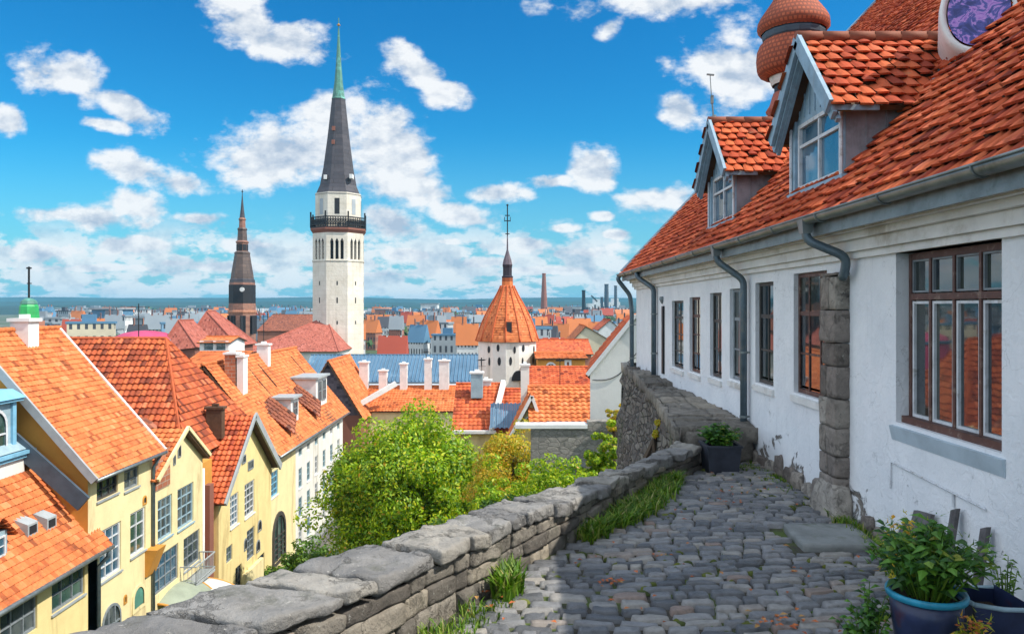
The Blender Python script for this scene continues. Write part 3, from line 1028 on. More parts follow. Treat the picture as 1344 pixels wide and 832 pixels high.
def window(parent, O, u, n, r, recess=0.1, cols=2, rows=3, fm='whiteframe', gm='glass_far', fw=0.07, mw=0.035, sill=None, thick=0.06, label=None, name='window', trans=None):
    """frame and glazing bars, with its pane (and sill) as children"""
    O = Vector(O)
    a, b, c, d = r
    f = MB()
    n0, n1 = -recess - thick / 2, -recess + thick / 2
    e = 0.004
    f.slab(O, u, n, a + e, a + fw, c + e, d - e, n0, n1)
    f.slab(O, u, n, b - fw, b - e, c + e, d - e, n0, n1)
    f.slab(O, u, n, a + fw, b - fw, c + e, c + fw, n0, n1)
    f.slab(O, u, n, a + fw, b - fw, d - fw, d - e, n0, n1)
    k0, k1 = -recess - thick / 3, -recess + thick / 3
    for i in range(1, cols):
        x = a + (b - a) * i / cols
        f.slab(O, u, n, x - mw / 2, x + mw / 2, c + fw, d - fw, k0, k1)
    for j in range(1, rows):
        z = c + (d - c) * j / rows
        w = mw
        if trans and j == trans:
            w = mw * 2.2
        f.slab(O, u, n, a + fw, b - fw, z - w / 2, z + w / 2, k0 + 0.003, k1 - 0.003)
    fo = f.build(name, M[fm], parent)
    if label:
        fo['label'] = label
    g = MB()
    g.slab(O, u, n, a + fw * 0.6, b - fw * 0.6, c + fw * 0.6, d - fw * 0.6, -recess - thick / 2 + 0.004, -recess - thick / 2 + 0.014)
    g.build('pane', M[gm], fo)
    if sill:
        s = MB()
        s.slab(O, u, n, a - 0.05, b + 0.05, c - 0.07, c - 0.002, -recess, 0.07)
        s.build('sill', M[sill], fo)
    return fo


def arch_pts(a, b, c, d, n=10):
    """outline of an arched opening in (u, z)"""
    r = (b - a) / 2
    pts = [(a, c), (b, c)]
    zc = d - r
    for i in range(n + 1):
        t = math.pi * i / n
        pts.append(((a + b) / 2 + r * math.cos(t), zc + r * math.sin(t)))
    return pts


def arched(parent, O, u, n, r, out=0.03, name='window', ring='greyframe', fill='glass_far', cols=2, rows=3, fw=0.09, label=None):
    """arched frame set on the wall with its pane"""
    O = Vector(O)

    def p(a, z, d):
        return O + u * a + n * d + Vector((0, 0, z))
    a, b, c, d = r
    po = arch_pts(a, b, c, d)
    pi = arch_pts(a + fw, b - fw, c + fw, d - fw)
    f = MB()
    m = len(po)
    vs = [p(x, z, out) for x, z in po] + [p(x, z, out) for x, z in pi] + [p(x, z, -0.05) for x, z in po]
    fs = []
    for i in range(m):
        j = (i + 1) % m
        fs += [(i, j, m + j, m + i), (2 * m + i, 2 * m + j, j, i)]
    f.faces(vs, fs)
    for i in range(1, cols):
        x = a + (b - a) * i / cols
        f.slab(O, u, n, x - 0.03, x + 0.03, c + fw, d - fw - 0.02, 0.008, out - 0.004)
    for j in range(1, rows):
        z = c + (d - c - (b - a) / 2) * j / (rows - 0.5)
        f.slab(O, u, n, a + fw, b - fw, z - 0.03, z + 0.03, 0.009, out - 0.006)
    fo = f.build(name, M[ring], parent)
    if label:
        fo['label'] = label
    g = MB()
    g.face([p(x, z, 0.006) for x, z in pi])
    g.build('pane' if name == 'window' else 'door_leaf', M[fill], fo)
    return fo


def chimney(parent, x, y, z0, z1, w=0.6, d=0.6, mat='trim', cap='trim', name='chimney'):
    c = MB()
    c.box(x - w / 2, x + w / 2, y - d / 2, y + d / 2, z0, z1)
    for f in range(6):
        c.uv[f] = [(0, 0), (w, 0), (w, z1 - z0), (0, z1 - z0)]
    o = c.build(name, M[mat], parent)
    c = MB()
    c.box(x - w * 0.62, x + w * 0.62, y - d * 0.62, y + d * 0.62, z1, z1 + 0.14)
    c.box(x - w * 0.2, x + w * 0.2, y - d * 0.2, y + d * 0.2, z1 + 0.14, z1 + 0.3)
    c.build('chimney_cap', M[cap], o)
    return o


def pitched_house(name, label, cat, x0, x1, y0, y1, zb, ze, zr, axis='x', wall='white', roof='tile_orange', hip=(0, 0), fine=True, oh=0.3,
                  tw=0.26, row=0.4, h=0.06, seg=4, group=None, wins=None, verge=None, ridge=0.5, gable=None, walluv=None, sag=0.04):
    """house with a pitched roof, ridge along axis; hip = how far the ridge stops short at its two ends"""
    root = thing(name, label, cat, ((x0 + x1) / 2, (y0 + y1) / 2, zb), group)
    X, Y, Z = Vector((1, 0, 0)), Vector((0, 1, 0)), Vector((0, 0, 1))
    w = MB()
    holes = [q for q in (wins or [])]
    # front wall (faces the camera, -Y), right wall (+X), left wall, back wall
    wall_holes(w, (x0, y0, 0), X, -Y, x1 - x0, zb, ze, [q[1:5] for q in holes if q[0] == 'f'], 0.15)
    wall_holes(w, (x1, y0, 0), Y, X, y1 - y0, zb, ze, [q[1:5] for q in holes if q[0] == 'r'], 0.15)
    wall_holes(w, (x0, y1, 0), -Y, -X, y1 - y0, zb, ze, [], 0.15)
    wall_holes(w, (x1, y1, 0), -X, Y, x1 - x0, zb, ze, [], 0.15)
    rx = x0 + (x1 - x0) * ridge
    ry = y0 + (y1 - y0) * ridge
    gm = MB() if gable else w
    if axis == 'y':
        if hip[0] == 0:
            gm.face([(x0, y0, ze), (x1, y0, ze), (rx, y0, zr - 0.05)], [(0, 0), ((x1 - x0) / 0.3, 0), ((rx - x0) / 0.3, (zr - ze) / 0.3)])
        if hip[1] == 0:
            w.face([(x1, y1, ze), (x0, y1, ze), (rx, y1, zr - 0.05)])
    else:
        if hip[0] == 0:
            w.face([(x0, y1, ze), (x0, y0, ze), (x0, ry, zr - 0.05)])
        if hip[1] == 0:
            w.face([(x1, y0, ze), (x1, y1, ze), (x1, ry, zr - 0.05)])
    w.build('wall', M[wall], root)
    if gable:
        gm.build('gable_wall', M[gable], root)
    r, un = MB(), MB()
    kw = dict(fine=fine, tw=tw, row=row, h=h, seg=seg, sag=sag)
    if axis == 'x':
        sl0 = (zr - ze) / (ry - y0)
        sl1 = (zr - ze) / (y1 - ry)
        a0, a1 = (-oh if hip[0] == 0 else -oh * 0.8), (oh if hip[1] == 0 else oh * 0.8)
        B = lambda x, y, z: Vector((x, y, z))
        r0 = B(x0 + (hip[0] if hip[0] else -oh), ry, zr)
        r1 = B(x1 - (hip[1] if hip[1] else -oh), ry, zr)
        f0, f1 = B(x0 + a0, y0 - oh, ze - oh * sl0), B(x1 + a1, y0 - oh, ze - oh * sl0)
        k0, k1 = B(x0 + a0, y1 + oh, ze - oh * sl1), B(x1 + a1, y1 + oh, ze - oh * sl1)
        slope(r, un, f0, f1, r1, r0, **kw)
        slope(r, un, k1, k0, r0, r1, **kw)
        if hip[0]:
            slope(r, un, k0, f0, r0, r0 + B(0, 0.02, 0), **kw)
        if hip[1]:
            slope(r, un, f1, k1, r1 + B(0, 0.02, 0), r1, **kw)
        r_ends = (r0, r1)
        corners = (f0, f1, k0, k1)
    else:
        sl0 = (zr - ze) / (rx - x0)
        sl1 = (zr - ze) / (x1 - rx)
        B = lambda x, y, z: Vector((x, y, z))
        r0 = B(rx, y0 + (hip[0] if hip[0] else -oh), zr)
        r1 = B(rx, y1 - (hip[1] if hip[1] else -oh), zr)
        f0, f1 = B(x0 - oh, y0 - oh, ze - oh * sl0), B(x1 + oh, y0 - oh, ze - oh * sl1)
        k0, k1 = B(x0 - oh, y1 + oh, ze - oh * sl0), B(x1 + oh, y1 + oh, ze - oh * sl1)
        slope(r, un, f1, k1, r1, r0, **kw)
        slope(r, un, k0, f0, r0, r1, **kw)
        if hip[0]:
            slope(r, un, f0, f1, r0 + B(0.02, 0, 0), r0, **kw)
        if hip[1]:
            slope(r, un, k1, k0, r1 - B(0.02, 0, 0), r1, **kw)
        r_ends = (r0, r1)
        corners = (f0, f1, k0, k1)
    ro = r.build('roof', M[roof], root)
    un.build('roof_boards', M['under'], ro)
    rt = MB()
    rr = 0.13 if fine else 0.2
    zz = Vector((0, 0, 0.04))
    nseg = max(2, int((r_ends[1] - r_ends[0]).length / 0.4))
    for i in range(nseg):
        p = r_ends[0].lerp(r_ends[1], i / nseg) + zz
        q = r_ends[0].lerp(r_ends[1], (i + 1.06) / nseg) + zz
        rt.tube([p, q], [rr, rr * 0.85], 6 if fine else 4)
    if hip[0]:
        cs = (corners[0], corners[2]) if axis == 'x' else (corners[0], corners[1])
        for c in cs:
            rt.tube([c + zz, r_ends[0] + zz], rr * 0.8, 6)
    if hip[1]:
        cs = (corners[1], corners[3]) if axis == 'x' else (corners[2], corners[3])
        for c in cs:
            rt.tube([c + zz, r_ends[1] + zz], rr * 0.8, 6)
    rt.build('ridge', M[roof if not verge or verge == 'none' else roof], ro)
    if verge and verge != 'none':
        v = MB()
        up = Vector((0, 0, 0.1))
        if axis == 'x':
            ends = [(corners[0], r_ends[0], corners[2]), (corners[1], r_ends[1], corners[3])]
        else:
            ends = [(corners[0], r_ends[0], corners[1])]
        for c0, rr_, c1 in ends:
            v.bar(c0 + up, rr_ + up, 0.28, 0.2)
            v.bar(rr_ + up, c1 + up, 0.28, 0.2)
        v.build('verge', M[verge], ro)
    for q in holes:
        O, uu, nn = ((x0, y0, 0), X, -Y) if q[0] == 'f' else ((x1, y0, 0), Y, X)
        window(root, O, uu, nn, q[1:5], 0.1, q[5] if len(q) > 5 else 2, q[6] if len(q) > 6 else 3, q[7] if len(q) > 7 else 'whiteframe')
    return root


def leaf_cloud(mb, centers, per, size, seed, flat=0.5):
    rg = random.Random(seed)
    v, f = mb.v, mb.f
    for (c, r) in centers:
        c = Vector(c)
        for _ in range(per):
            # mostly in the outer shell of the clump
            while True:
                d = Vector((rg.uniform(-1, 1), rg.uniform(-1, 1), rg.uniform(-1, 1)))
                if 0.05 < d.length < 1:
                    break
            d = d.normalized() * (d.length ** 0.45)
            p = c + Vector((d.x * r, d.y * r, d.z * r * 0.8))
            nrm = (d + Vector((rg.uniform(-1, 1), rg.uniform(-1, 1), rg.uniform(-0.3, 1.2))) * flat * 1.5).normalized()
            a = nrm.orthogonal().normalized()
            a.rotate(Matrix.Rotation(rg.uniform(0, 6.28), 3, nrm))
            b = nrm.cross(a)
            s = size * rg.uniform(0.6, 1.3)
            k = len(v)
            v += [p - a * s, p - b * s * 0.5, p + a * s, p + b * s * 0.5]
            f.append([k, k + 1, k + 2, k + 3])
            mb.uv.append(None)


def tree(name, label, base, cen, rad, nclump, per, size, leafm, seed, crs=(0.16, 0.30), trunk_r=0.25, group=None, lobes=None, cat='tree'):
    rg = random.Random(seed)
    root = thing(name, label, cat, base, group)
    cen = Vector(cen)
    base = Vector(base)
    t = MB()
    top = cen + Vector((0, 0, rad[2] * 0.25))
    mid = base.lerp(top, 0.5) + Vector((rg.uniform(-.2, .2), rg.uniform(-.2, .2), 0))
    t.tube([base - Vector((0, 0, 0.5)), base.lerp(mid, 0.5), mid, top], [trunk_r * 1.3, trunk_r, trunk_r * 0.75, trunk_r * 0.2], 8)
    cl = []
    for i in range(nclump):
        while True:
            d = Vector((rg.uniform(-1, 1), rg.uniform(-1, 1), rg.uniform(-1, 1)))
            if 0.35 < d.length < 1:
                break
        if rg.random() < 0.6:
            d = d.normalized() * rg.uniform(0.75, 1.0)
        w = 0.86 + 0.45 * noise.noise(d * 2.1 + Vector((seed, 0, 0)))
        p = cen + Vector((d.x * rad[0], d.y * rad[1], d.z * rad[2])) * w
        if p.z < base.z + 0.4:
            p.z = base.z + 0.4
        r = rg.uniform(*crs) * min(rad)
        cl.append((p, r))
        if i % 6 == 0:
            s = base.lerp(top, rg.uniform(0.35, 0.9))
            t.tube([s, s.lerp(p, 0.55) + Vector((0, 0, 0.15)), p], [trunk_r * 0.38, trunk_r * 0.2, 0.02], 5)
    for (c, r, k) in (lobes or []):
        for i in range(k):
            d = Vector((rg.gauss(0, .5), rg.gauss(0, .5), rg.gauss(0, .5)))
            cl.append((Vector(c) + d * r, rg.uniform(*crs) * min(rad)))
    t.build('trunk', M['bark'], root, smooth=True)
    m = MB()
    leaf_cloud(m, cl, per, size, seed + 5)
    m.build('crown', M[leafm], root)
    return root


# ================================================================== THE SETTING
WALL_IN = [(-3.4, 0.2), (-2.6, 1.5), (-1.9, 2.5), (-1.24, 3.61), (-0.92, 4.0), (-0.74, 4.28), (-0.30, 5.05), (0.10, 5.75), (0.51, 6.43), (1.11, 7.55), (1.65, 8.5), (2.31, 9.3)]
WALL_OUT = [(-4.3, 0.5), (-3.35, 1.95), (-2.62, 2.95), (-1.90, 3.78), (-1.52, 4.15), (-1.24, 4.5), (-0.64, 5.25), (-0.22, 5.92), (0.18, 6.58), (0.80, 7.50), (1.38, 8.38), (2.12, 9.6)]
WALL_TOP = [0.49, 0.49, 0.48, 0.47, 0.47, 0.46, 0.45, 0.42, 0.38, 0.34, 0.31, 0.30]


def poly_at(P, t):
    i = min(int(t), len(P) - 2)
    f = t - i
    return Vector((P[i][0] * (1 - f) + P[i + 1][0] * f, P[i][1] * (1 - f) + P[i + 1][1] * f, 0))


def top_at(t):
    i = min(int(t), len(WALL_TOP) - 2)
    return WALL_TOP[i] * (1 - t + i) + WALL_TOP[i + 1] * (t - i)


def inner_x(y):
    for (a, b) in zip(WALL_IN, WALL_IN[1:]):
        if a[1] <= y <= b[1]:
            return a[0] + (b[0] - a[0]) * (y - a[1]) / (b[1] - a[1])
    return WALL_IN[0][0] if y < WALL_IN[0][1] else 2.35 + (y - 9.3) * 0.2


TOWN = -16.5


def edge_x(y):
    P = WALL_OUT + [(2.25, 10.0), (3.0, 20.5), (5.0, 34.0)]
    if y < P[0][1]:
        return P[0][0] - (P[0][1] - y) * 0.5
    for (a, b) in zip(P, P[1:]):
        if a[1] <= y <= b[1]:
            return a[0] + (b[0] - a[0]) * (y - a[1]) / (b[1] - a[1])
    return 5.0


def ground_z(x, y):
    if y < 34:
        d = max(0.0, edge_x(y) - x) * 0.85
    else:
        d = math.hypot(y - 34, max(0.0, 5 - x))
    s = math.exp(-(d / 9.5) ** 1.7)
    z = TOWN + 12.5 * s
    if s > 0.02 and s < 0.98:
        z += 0.25 * noise.noise(Vector((x * 0.4, y * 0.4, 0)))
    return z


def build_ground():
    xs = [-6000, -2500, -1000, -400, -150, -70, -40] + [(-30 + 1.25 * i) for i in range(37)] + [20, 30, 50, 100, 250, 600, 1500, 3000, 6000]
    ys = [-200, -60, -20, -8] + [(-4 + 1.5 * i) for i in range(42)] + [62, 70, 90, 120, 200, 400, 800, 1500, 2600, 4000, 6500]
    vs = [(x, y, ground_z(x, y) if -200 < y < 600 else TOWN) for y in ys for x in xs]
    n = len(xs)
    fs = [(j * n + i, j * n + i + 1, (j + 1) * n + i + 1, (j + 1) * n + i) for j in range(len(ys) - 1) for i in range(n - 1)]
    m = MB()
    m.faces(vs, fs)
    tag(m.build('ground', M['ground'], smooth=True), kind='structure')
    # street below along the facades
    m = MB()
    m.face([(-16.0, 15, TOWN + 0.01), (-11.5, 15, TOWN + 0.01), (-11.5, 110, TOWN + 0.01), (-16.0, 110, TOWN + 0.01)])
    tag(m.build('street', M['street']), kind='structure')
    # pavement strip against the house fronts
    m = MB()
    m.box(-16.0, -14.8, 15, 100, TOWN, TOWN + 0.13)
    tag(m.build('pavement', M['flag']), kind='structure')
    # wooded ridge on the horizon
    m = MB()
    for (Y0, hh, sd_, amp) in ((2300, 20, 3.0, 6), (3300, 42, 9.0, 8), (4800, 76, 15.0, 10)):
        k = 160
        prev = None
        rows = []
        for i in range(k + 1):
            x = -5200 + 10400 * i / k
            z = TOWN + hh + amp * noise.noise(Vector((x * 0.0012, sd_, 0))) * 1.6 + 2.0 * noise.noise(Vector((x * 0.02, sd_, 3)))
            rows.append([(x, Y0 - 500, TOWN - 1), (x, Y0 - 220, TOWN + (z - TOWN) * 0.55), (x, Y0, z), (x, Y0 + 500, TOWN - 2)])
        vs = [p for r_ in rows for p in r_]
        fs = [(i * 4 + j, (i + 1) * 4 + j, (i + 1) * 4 + j + 1, i * 4 + j + 1) for i in range(k) for j in range(3)]
        m.faces(vs, fs)
    tag(m.build('hills', M['hill'], smooth=True), kind='structure')


build_ground()


def build_lane():
    # soil bed under the cobbles
    m = MB()
    ys = [0.0 + 0.4 * i for i in range(27)]
    vs = []
    for y in ys:
        x0, x1 = inner_x(max(y, 0.2)) - 0.12, 3.2
        for i in range(9):
            x = x0 + (x1 - x0) * i / 8
            vs.append((x, y, 0.012 * noise.noise(Vector((x, y, 0)))))
    fs = [(j * 9 + i, j * 9 + i + 1, (j + 1) * 9 + i + 1, (j + 1) * 9 + i) for j in range(len(ys) - 1) for i in range(8)]
    m.faces(vs, fs)
    tag(m.build('lane_bed', M['lanesoil'], smooth=True), kind='structure')
    # cobbles in slightly wavy rows
    rg = random.Random(21)
    m = MB()
    y = 1.2
    while y < 10.3:
        d = rg.uniform(0.075, 0.125)
        x = -3.6 + rg.uniform(0, .3)
        ph = y * 0.3
        while x < 3.3:
            w = rg.choice((rg.uniform(0.09, 0.16), rg.uniform(0.14, 0.29), rg.uniform(0.16, 0.30)))
            cx, cy = x + w / 2, y + d / 2
            bend = 0.10 * math.sin(cx * 1.1 + y * 0.8) + 0.07 * noise.noise(Vector((cx * 0.8, cy * 0.8, 3)))
            cyy = cy + bend
            if inner_x(max(0.2, cyy)) + 0.07 < cx < 3.13 and not (2.3 < cx < 3.0 and 6.15 < cyy < 6.85):
                if rg.random() > 0.012:
                    a, b = w / 2 - 0.003, d / 2 - 0.002
                    ang = (0.11 * math.cos(cx * 1.1 + y * 0.8)) + rg.uniform(-0.05, 0.05)
                    hgt = rg.uniform(0.014, 0.028)
                    tx, ty = rg.uniform(-.05, .05), rg.uniform(-.06, .06)
                    nx, ny = 8, 6
                    vs = []
                    sk = rg.uniform(-0.15, 0.15)
                    rr = rg.uniform(0.05, 0.15)
                    zs = 0.03 * noise.noise(Vector((cx * 0.7, cyy * 0.7, 8)))
                    for j in range(ny + 1):
                        for i in range(nx + 1):
                            p, q = 2 * i / nx - 1, 2 * j / ny - 1
                            p = math.copysign(abs(p) ** .6, p)
                            q = math.copysign(abs(q) ** .6, q)
                            f = 1 - rr * (p * q) ** 2
                            lx = a * p * f + b * q * sk
                            ly = b * q * f
                            e = noise.noise(Vector((cx * 7 + lx * 9, cyy * 7 + ly * 9, 2)))
                            lx += e * 0.010 * abs(p)
                            ly += e * 0.008
                            z = (hgt + .006) * (1 - abs(p) ** 14) * (1 - abs(q) ** 10) + e * 0.007 + 0.007 * noise.noise(Vector((cx * 3 + lx * 28, cyy * 3 + ly * 28, 5))) + lx * tx + ly * ty + zs * 0.4
                            if max(abs(p), abs(q)) > 0.99:
                                z = -0.03
                            ca, sa = math.cos(ang), math.sin(ang)
                            vs.append((cx + lx * ca - ly * sa, cyy + lx * sa + ly * ca, z + 0.006))
                    fs = [(j * (nx + 1) + i, j * (nx + 1) + i + 1, (j + 1) * (nx + 1) + i + 1, (j + 1) * (nx + 1) + i) for j in range(ny) for i in range(nx)]
                    m.faces(vs, fs)
            x += w
        y += d
    tag(m.build('lane', M['cobble'], smooth=True), kind='structure')


build_lane()


def build_parapet():
    root = thing('parapet_wall', 'low rough grey stone parapet with flat coping along the cobbled lane', 'wall', (-0.3, 5.1, 0))
    rg = random.Random(5)
    face, cap = MB(), MB()
    T = len(WALL_IN) - 1

    def seglen(t):
        i = min(int(t), T - 1)
        return (Vector(WALL_IN[i + 1]) - Vector(WALL_IN[i])).length
    # coping slabs
    t = 0.0
    while t < T - 0.02:
        L = rg.uniform(0.22, 0.52)
        t2 = min(T, t + L / seglen(t))
        if T - t2 < 0.15:
            t2 = T
        g = rg.uniform(.006, .016) / seglen(t)
        ia, ib, oa, ob = poly_at(WALL_IN, t + g), poly_at(WALL_IN, t2 - g), poly_at(WALL_OUT, t + g), poly_at(WALL_OUT, t2 - g)
        da = (ia - oa).normalized()
        pr = rg.uniform(0.0, 0.045)
        ia, ib = ia + da * pr, ib + da * pr
        oa, ob = oa - da * rg.uniform(0, .06), ob - da * rg.uniform(0, .06)
        jz = rg.uniform(-.022, .018)
        za, zb = top_at(t) + jz + rg.uniform(-.012, .012), top_at(t2) + jz + rg.uniform(-.012, .012)
        th = rg.uniform(0.07, 0.12)
        lo = lambda p, z: Vector((p.x, p.y, z))
        rock(cap, [lo(ia, za - th), lo(ib, zb - th), lo(ob, zb - th), lo(oa, za - th), lo(ia, za), lo(ib, zb), lo(ob, zb), lo(oa, za)], rg.random() * 50, (16, 16, 5), 0.024, 0.05)
        t = t2
    # face courses on the lane side and the outer side
    for side, P, Q in (('in', WALL_IN, WALL_OUT), ('out', WALL_OUT, WALL_IN)):
        for course, (fa, fb) in enumerate(((0.0, 0.38), (0.38, 0.70), (0.70, 1.0))):
            t = 0.0
            while t < T - 0.02:
                L = rg.uniform(0.12, 0.38)
                t2 = min(T, t + L / seglen(t))
                a, b = poly_at(P, t), poly_at(P, t2)
                qa, qb = poly_at(Q, t), poly_at(Q, t2)
                ha, hb = top_at(t) - 0.09, top_at(t2) - 0.09
                ia, ib = (qa - a).normalized(), (qb - b).normalized()
                s = rg.uniform(-0.03, 0.012)
                a, b = a - ia * s, b - ib * s
                ja, jb = rg.uniform(-.03, .03), rg.uniform(-.03, .03)
                wv = lambda p, f: 0 if f in (0.0, 1.0) else .035 * noise.noise(Vector((p.x * 2.2, p.y * 2.2, f * 9)))
                z0a = -0.15 if course == 0 else ha * fa + wv(a, fa) + .003
                z0b = -0.15 if course == 0 else hb * fa + wv(b, fa) + .003
                z1a = ha * fb + wv(a, fb) - .003
                z1b = hb * fb + wv(b, fb) - .003
                d = 0.16
                c = [(a.x, a.y, z0a), (b.x, b.y, z0b), ((b + ib * d).x, (b + ib * d).y, z0b), ((a + ia * d).x, (a + ia * d).y, z0a),
                     (a.x, a.y, z1a), (b.x, b.y, z1b), ((b + ib * d).x, (b + ib * d).y, z1b), ((a + ia * d).x, (a + ia * d).y, z1a)]
                if False:      # a split stone: two thin ones
                    zm = [(c[k][2] + c[k + 4][2]) / 2 + 0.03 for k in range(4)]
                    c1 = c[:4] + [(c[k][0], c[k][1], zm[k]) for k in range(4)]
                    c2 = [(c[k][0], c[k][1], zm[k] + 0.006) for k in range(4)] + c[4:]
                    rock(face, c1, rg.random() * 50, (8, 3, 5), 0.014, 0.08)
                    rock(face, c2, rg.random() * 50, (8, 3, 5), 0.014, 0.08)
                else:
                    rock(face, c, rg.random() * 50, (8, 3, 6), 0.012, 0.05)
                t = t2 + 0.012 / seglen(t)
    face.build('masonry', M['stone'], root, smooth=True)
    cap.build('coping', M['coping'], root, smooth=True)
    core = MB()
    for i in range(T):
        a, b, c, d = WALL_IN[i], WALL_IN[i + 1], WALL_OUT[i + 1], WALL_OUT[i]
        k = 0.06
        def ins(p, q):
            v = (Vector(q) - Vector(p)).normalized() * k
            return (p[0] + v.x, p[1] + v.y)
        a2, b2, c2, d2 = ins(a, d), ins(b, c), ins(c, b), ins(d, a)
        z = min(WALL_TOP[i], WALL_TOP[i + 1]) - 0.1
        core.hexa([(*a2, -0.2), (*b2, -0.2), (*c2, -0.2), (*d2, -0.2), (*a2, z), (*b2, z), (*c2, z), (*d2, z)])
    core.build('core', M['soil'], root)


build_parapet()


def rough_face(mb, pts, zt, zb, nz_=16, per=0.3, amp=0.10, seed=0, inward=None):
    """a rough stone face under a polyline of (x, y)"""
    P = [Vector((p[0], p[1], 0)) for p in pts]
    samp = []
    for a, b in zip(P, P[1:]):
        k = max(1, int((b - a).length / per))
        for i in range(k):
            samp.append(a.lerp(b, i / k))
    samp.append(P[-1])
    vs = []
    for j in range(nz_ + 1):
        for i, p in enumerate(samp):
            d = (samp[min(i + 1, len(samp) - 1)] - samp[max(i - 1, 0)]).normalized()
            nn = Vector((-d.y, d.x, 0))
            f = j / nz_
            z = zt + (zb - zt) * f
            q = Vector((p.x, p.y, z))
            q += nn * (f * 0.5 + amp * noise.fractal(q * 1.6 + Vector((seed, 0, 0)), 0.7, 2.0, 4))
            if j == 0:
                q.z += 0.05 * noise.noise(q * 2.5)
            vs.append(q)
    n = len(samp)
    mb.faces(vs, [(j * n + i, (j + 1) * n + i, (j + 1) * n + i + 1, j * n + i + 1) for j in range(nz_) for i in range(n - 1)])
    return [vs[i] for i in range(n)]


def build_retaining():
    m = MB()
    rough_face(m, WALL_OUT + [(2.25, 10.0)], -0.02, -8.5, 20, 0.4, 0.12, 3)
    o = m.build('retaining_wall', M['rubble'], smooth=True)
    tag(o, 'tall rough stone retaining wall dropping below the lane parapet', 'wall')
    # high wall that runs along the foot of the white house and drops to the slope
    root = thing('bastion_wall', 'high dark rubble wall running along the far foot of the white house', 'wall', (2.6, 15, -4))
    m = MB()
    line = [(2.12, 9.55), (2.2, 10.4), (2.45, 12.5), (2.66, 15.0), (2.88, 18.0), (3.0, 20.6)]
    topv = rough_face(m, line, 0.50, -7.5, 34, 0.22, 0.13, 11)
    e = [(3.0, 20.6), (3.3, 20.75), (4.5, 20.9)]
    t2 = rough_face(m, e, 0.50, -7.5, 20, 0.3, 0.08, 14)
    m.build('rubble_face', M['rubble'], root, smooth=True)
    # top of the wall: rough slabs
    c = MB()
    rg = random.Random(31)
    y = 9.75
    P = line
    def lx(yy):
        for a, b in zip(P, P[1:]):
            if a[1] <= yy <= b[1]:
                return a[0] + (b[0] - a[0]) * (yy - a[1]) / (b[1] - a[1])
        return P[-1][0]
    while y < 20.5:
        L = rg.uniform(0.4, 0.9)
        y2 = min(20.6, y + L)
        xa, xb = lx(y), lx(y2)
        za, zb = 0.50 + rg.uniform(-.05, .04), 0.50 + rg.uniform(-.05, .04)
        w = rg.uniform(0.5, 0.65)
        for s0, s1 in ((0, w), (w, 1.0)):
            a0, a1 = xa + (3.15 - xa) * s0 - (0.06 if s0 == 0 else 0), xa + (3.15 - xa) * s1
            b0, b1 = xb + (3.15 - xb) * s0 - (0.06 if s0 == 0 else 0), xb + (3.15 - xb) * s1
            rock(c, [(a0, y, za - .22), (a1, y, za - .22), (b1, y2, zb - .22), (b0, y2, zb - .22), (a0, y, za), (a1, y, za), (b1, y2, zb), (b0, y2, zb)], rg.random() * 40, (8, 9, 3), 0.03, 0.03)
        y = y2 + 0.01
    # stepped end stones where it meets the parapet
    rock(c, [(2.2, 9.55, 0.0), (3.12, 9.75, 0.0), (3.12, 10.0, 0.0), (2.1, 9.95, 0.0), (2.25, 9.6, .36), (3.12, 9.8, .46), (3.12, 10.0, .5), (2.15, 9.95, .48)], 3, (10, 4, 6), 0.035, 0.05)
    c.build('top_slabs', M['stone'], root, smooth=True)


build_retaining()


# ================================================================== THE WHITE HOUSE
X, Y_, Z = Vector((1, 0, 0)), Vector((0, 1, 0)), Vector((0, 0, 1))
FX = 3.15
HY0, HY1 = -3.0, 19.3
EX, EZ = 2.83, 2.86           # eave line
RX, RZ = 9.6, 2.86 + (9.6 - 2.83) * 1.06


def roof_z(x):
    return EZ + (x - EX) * 1.06


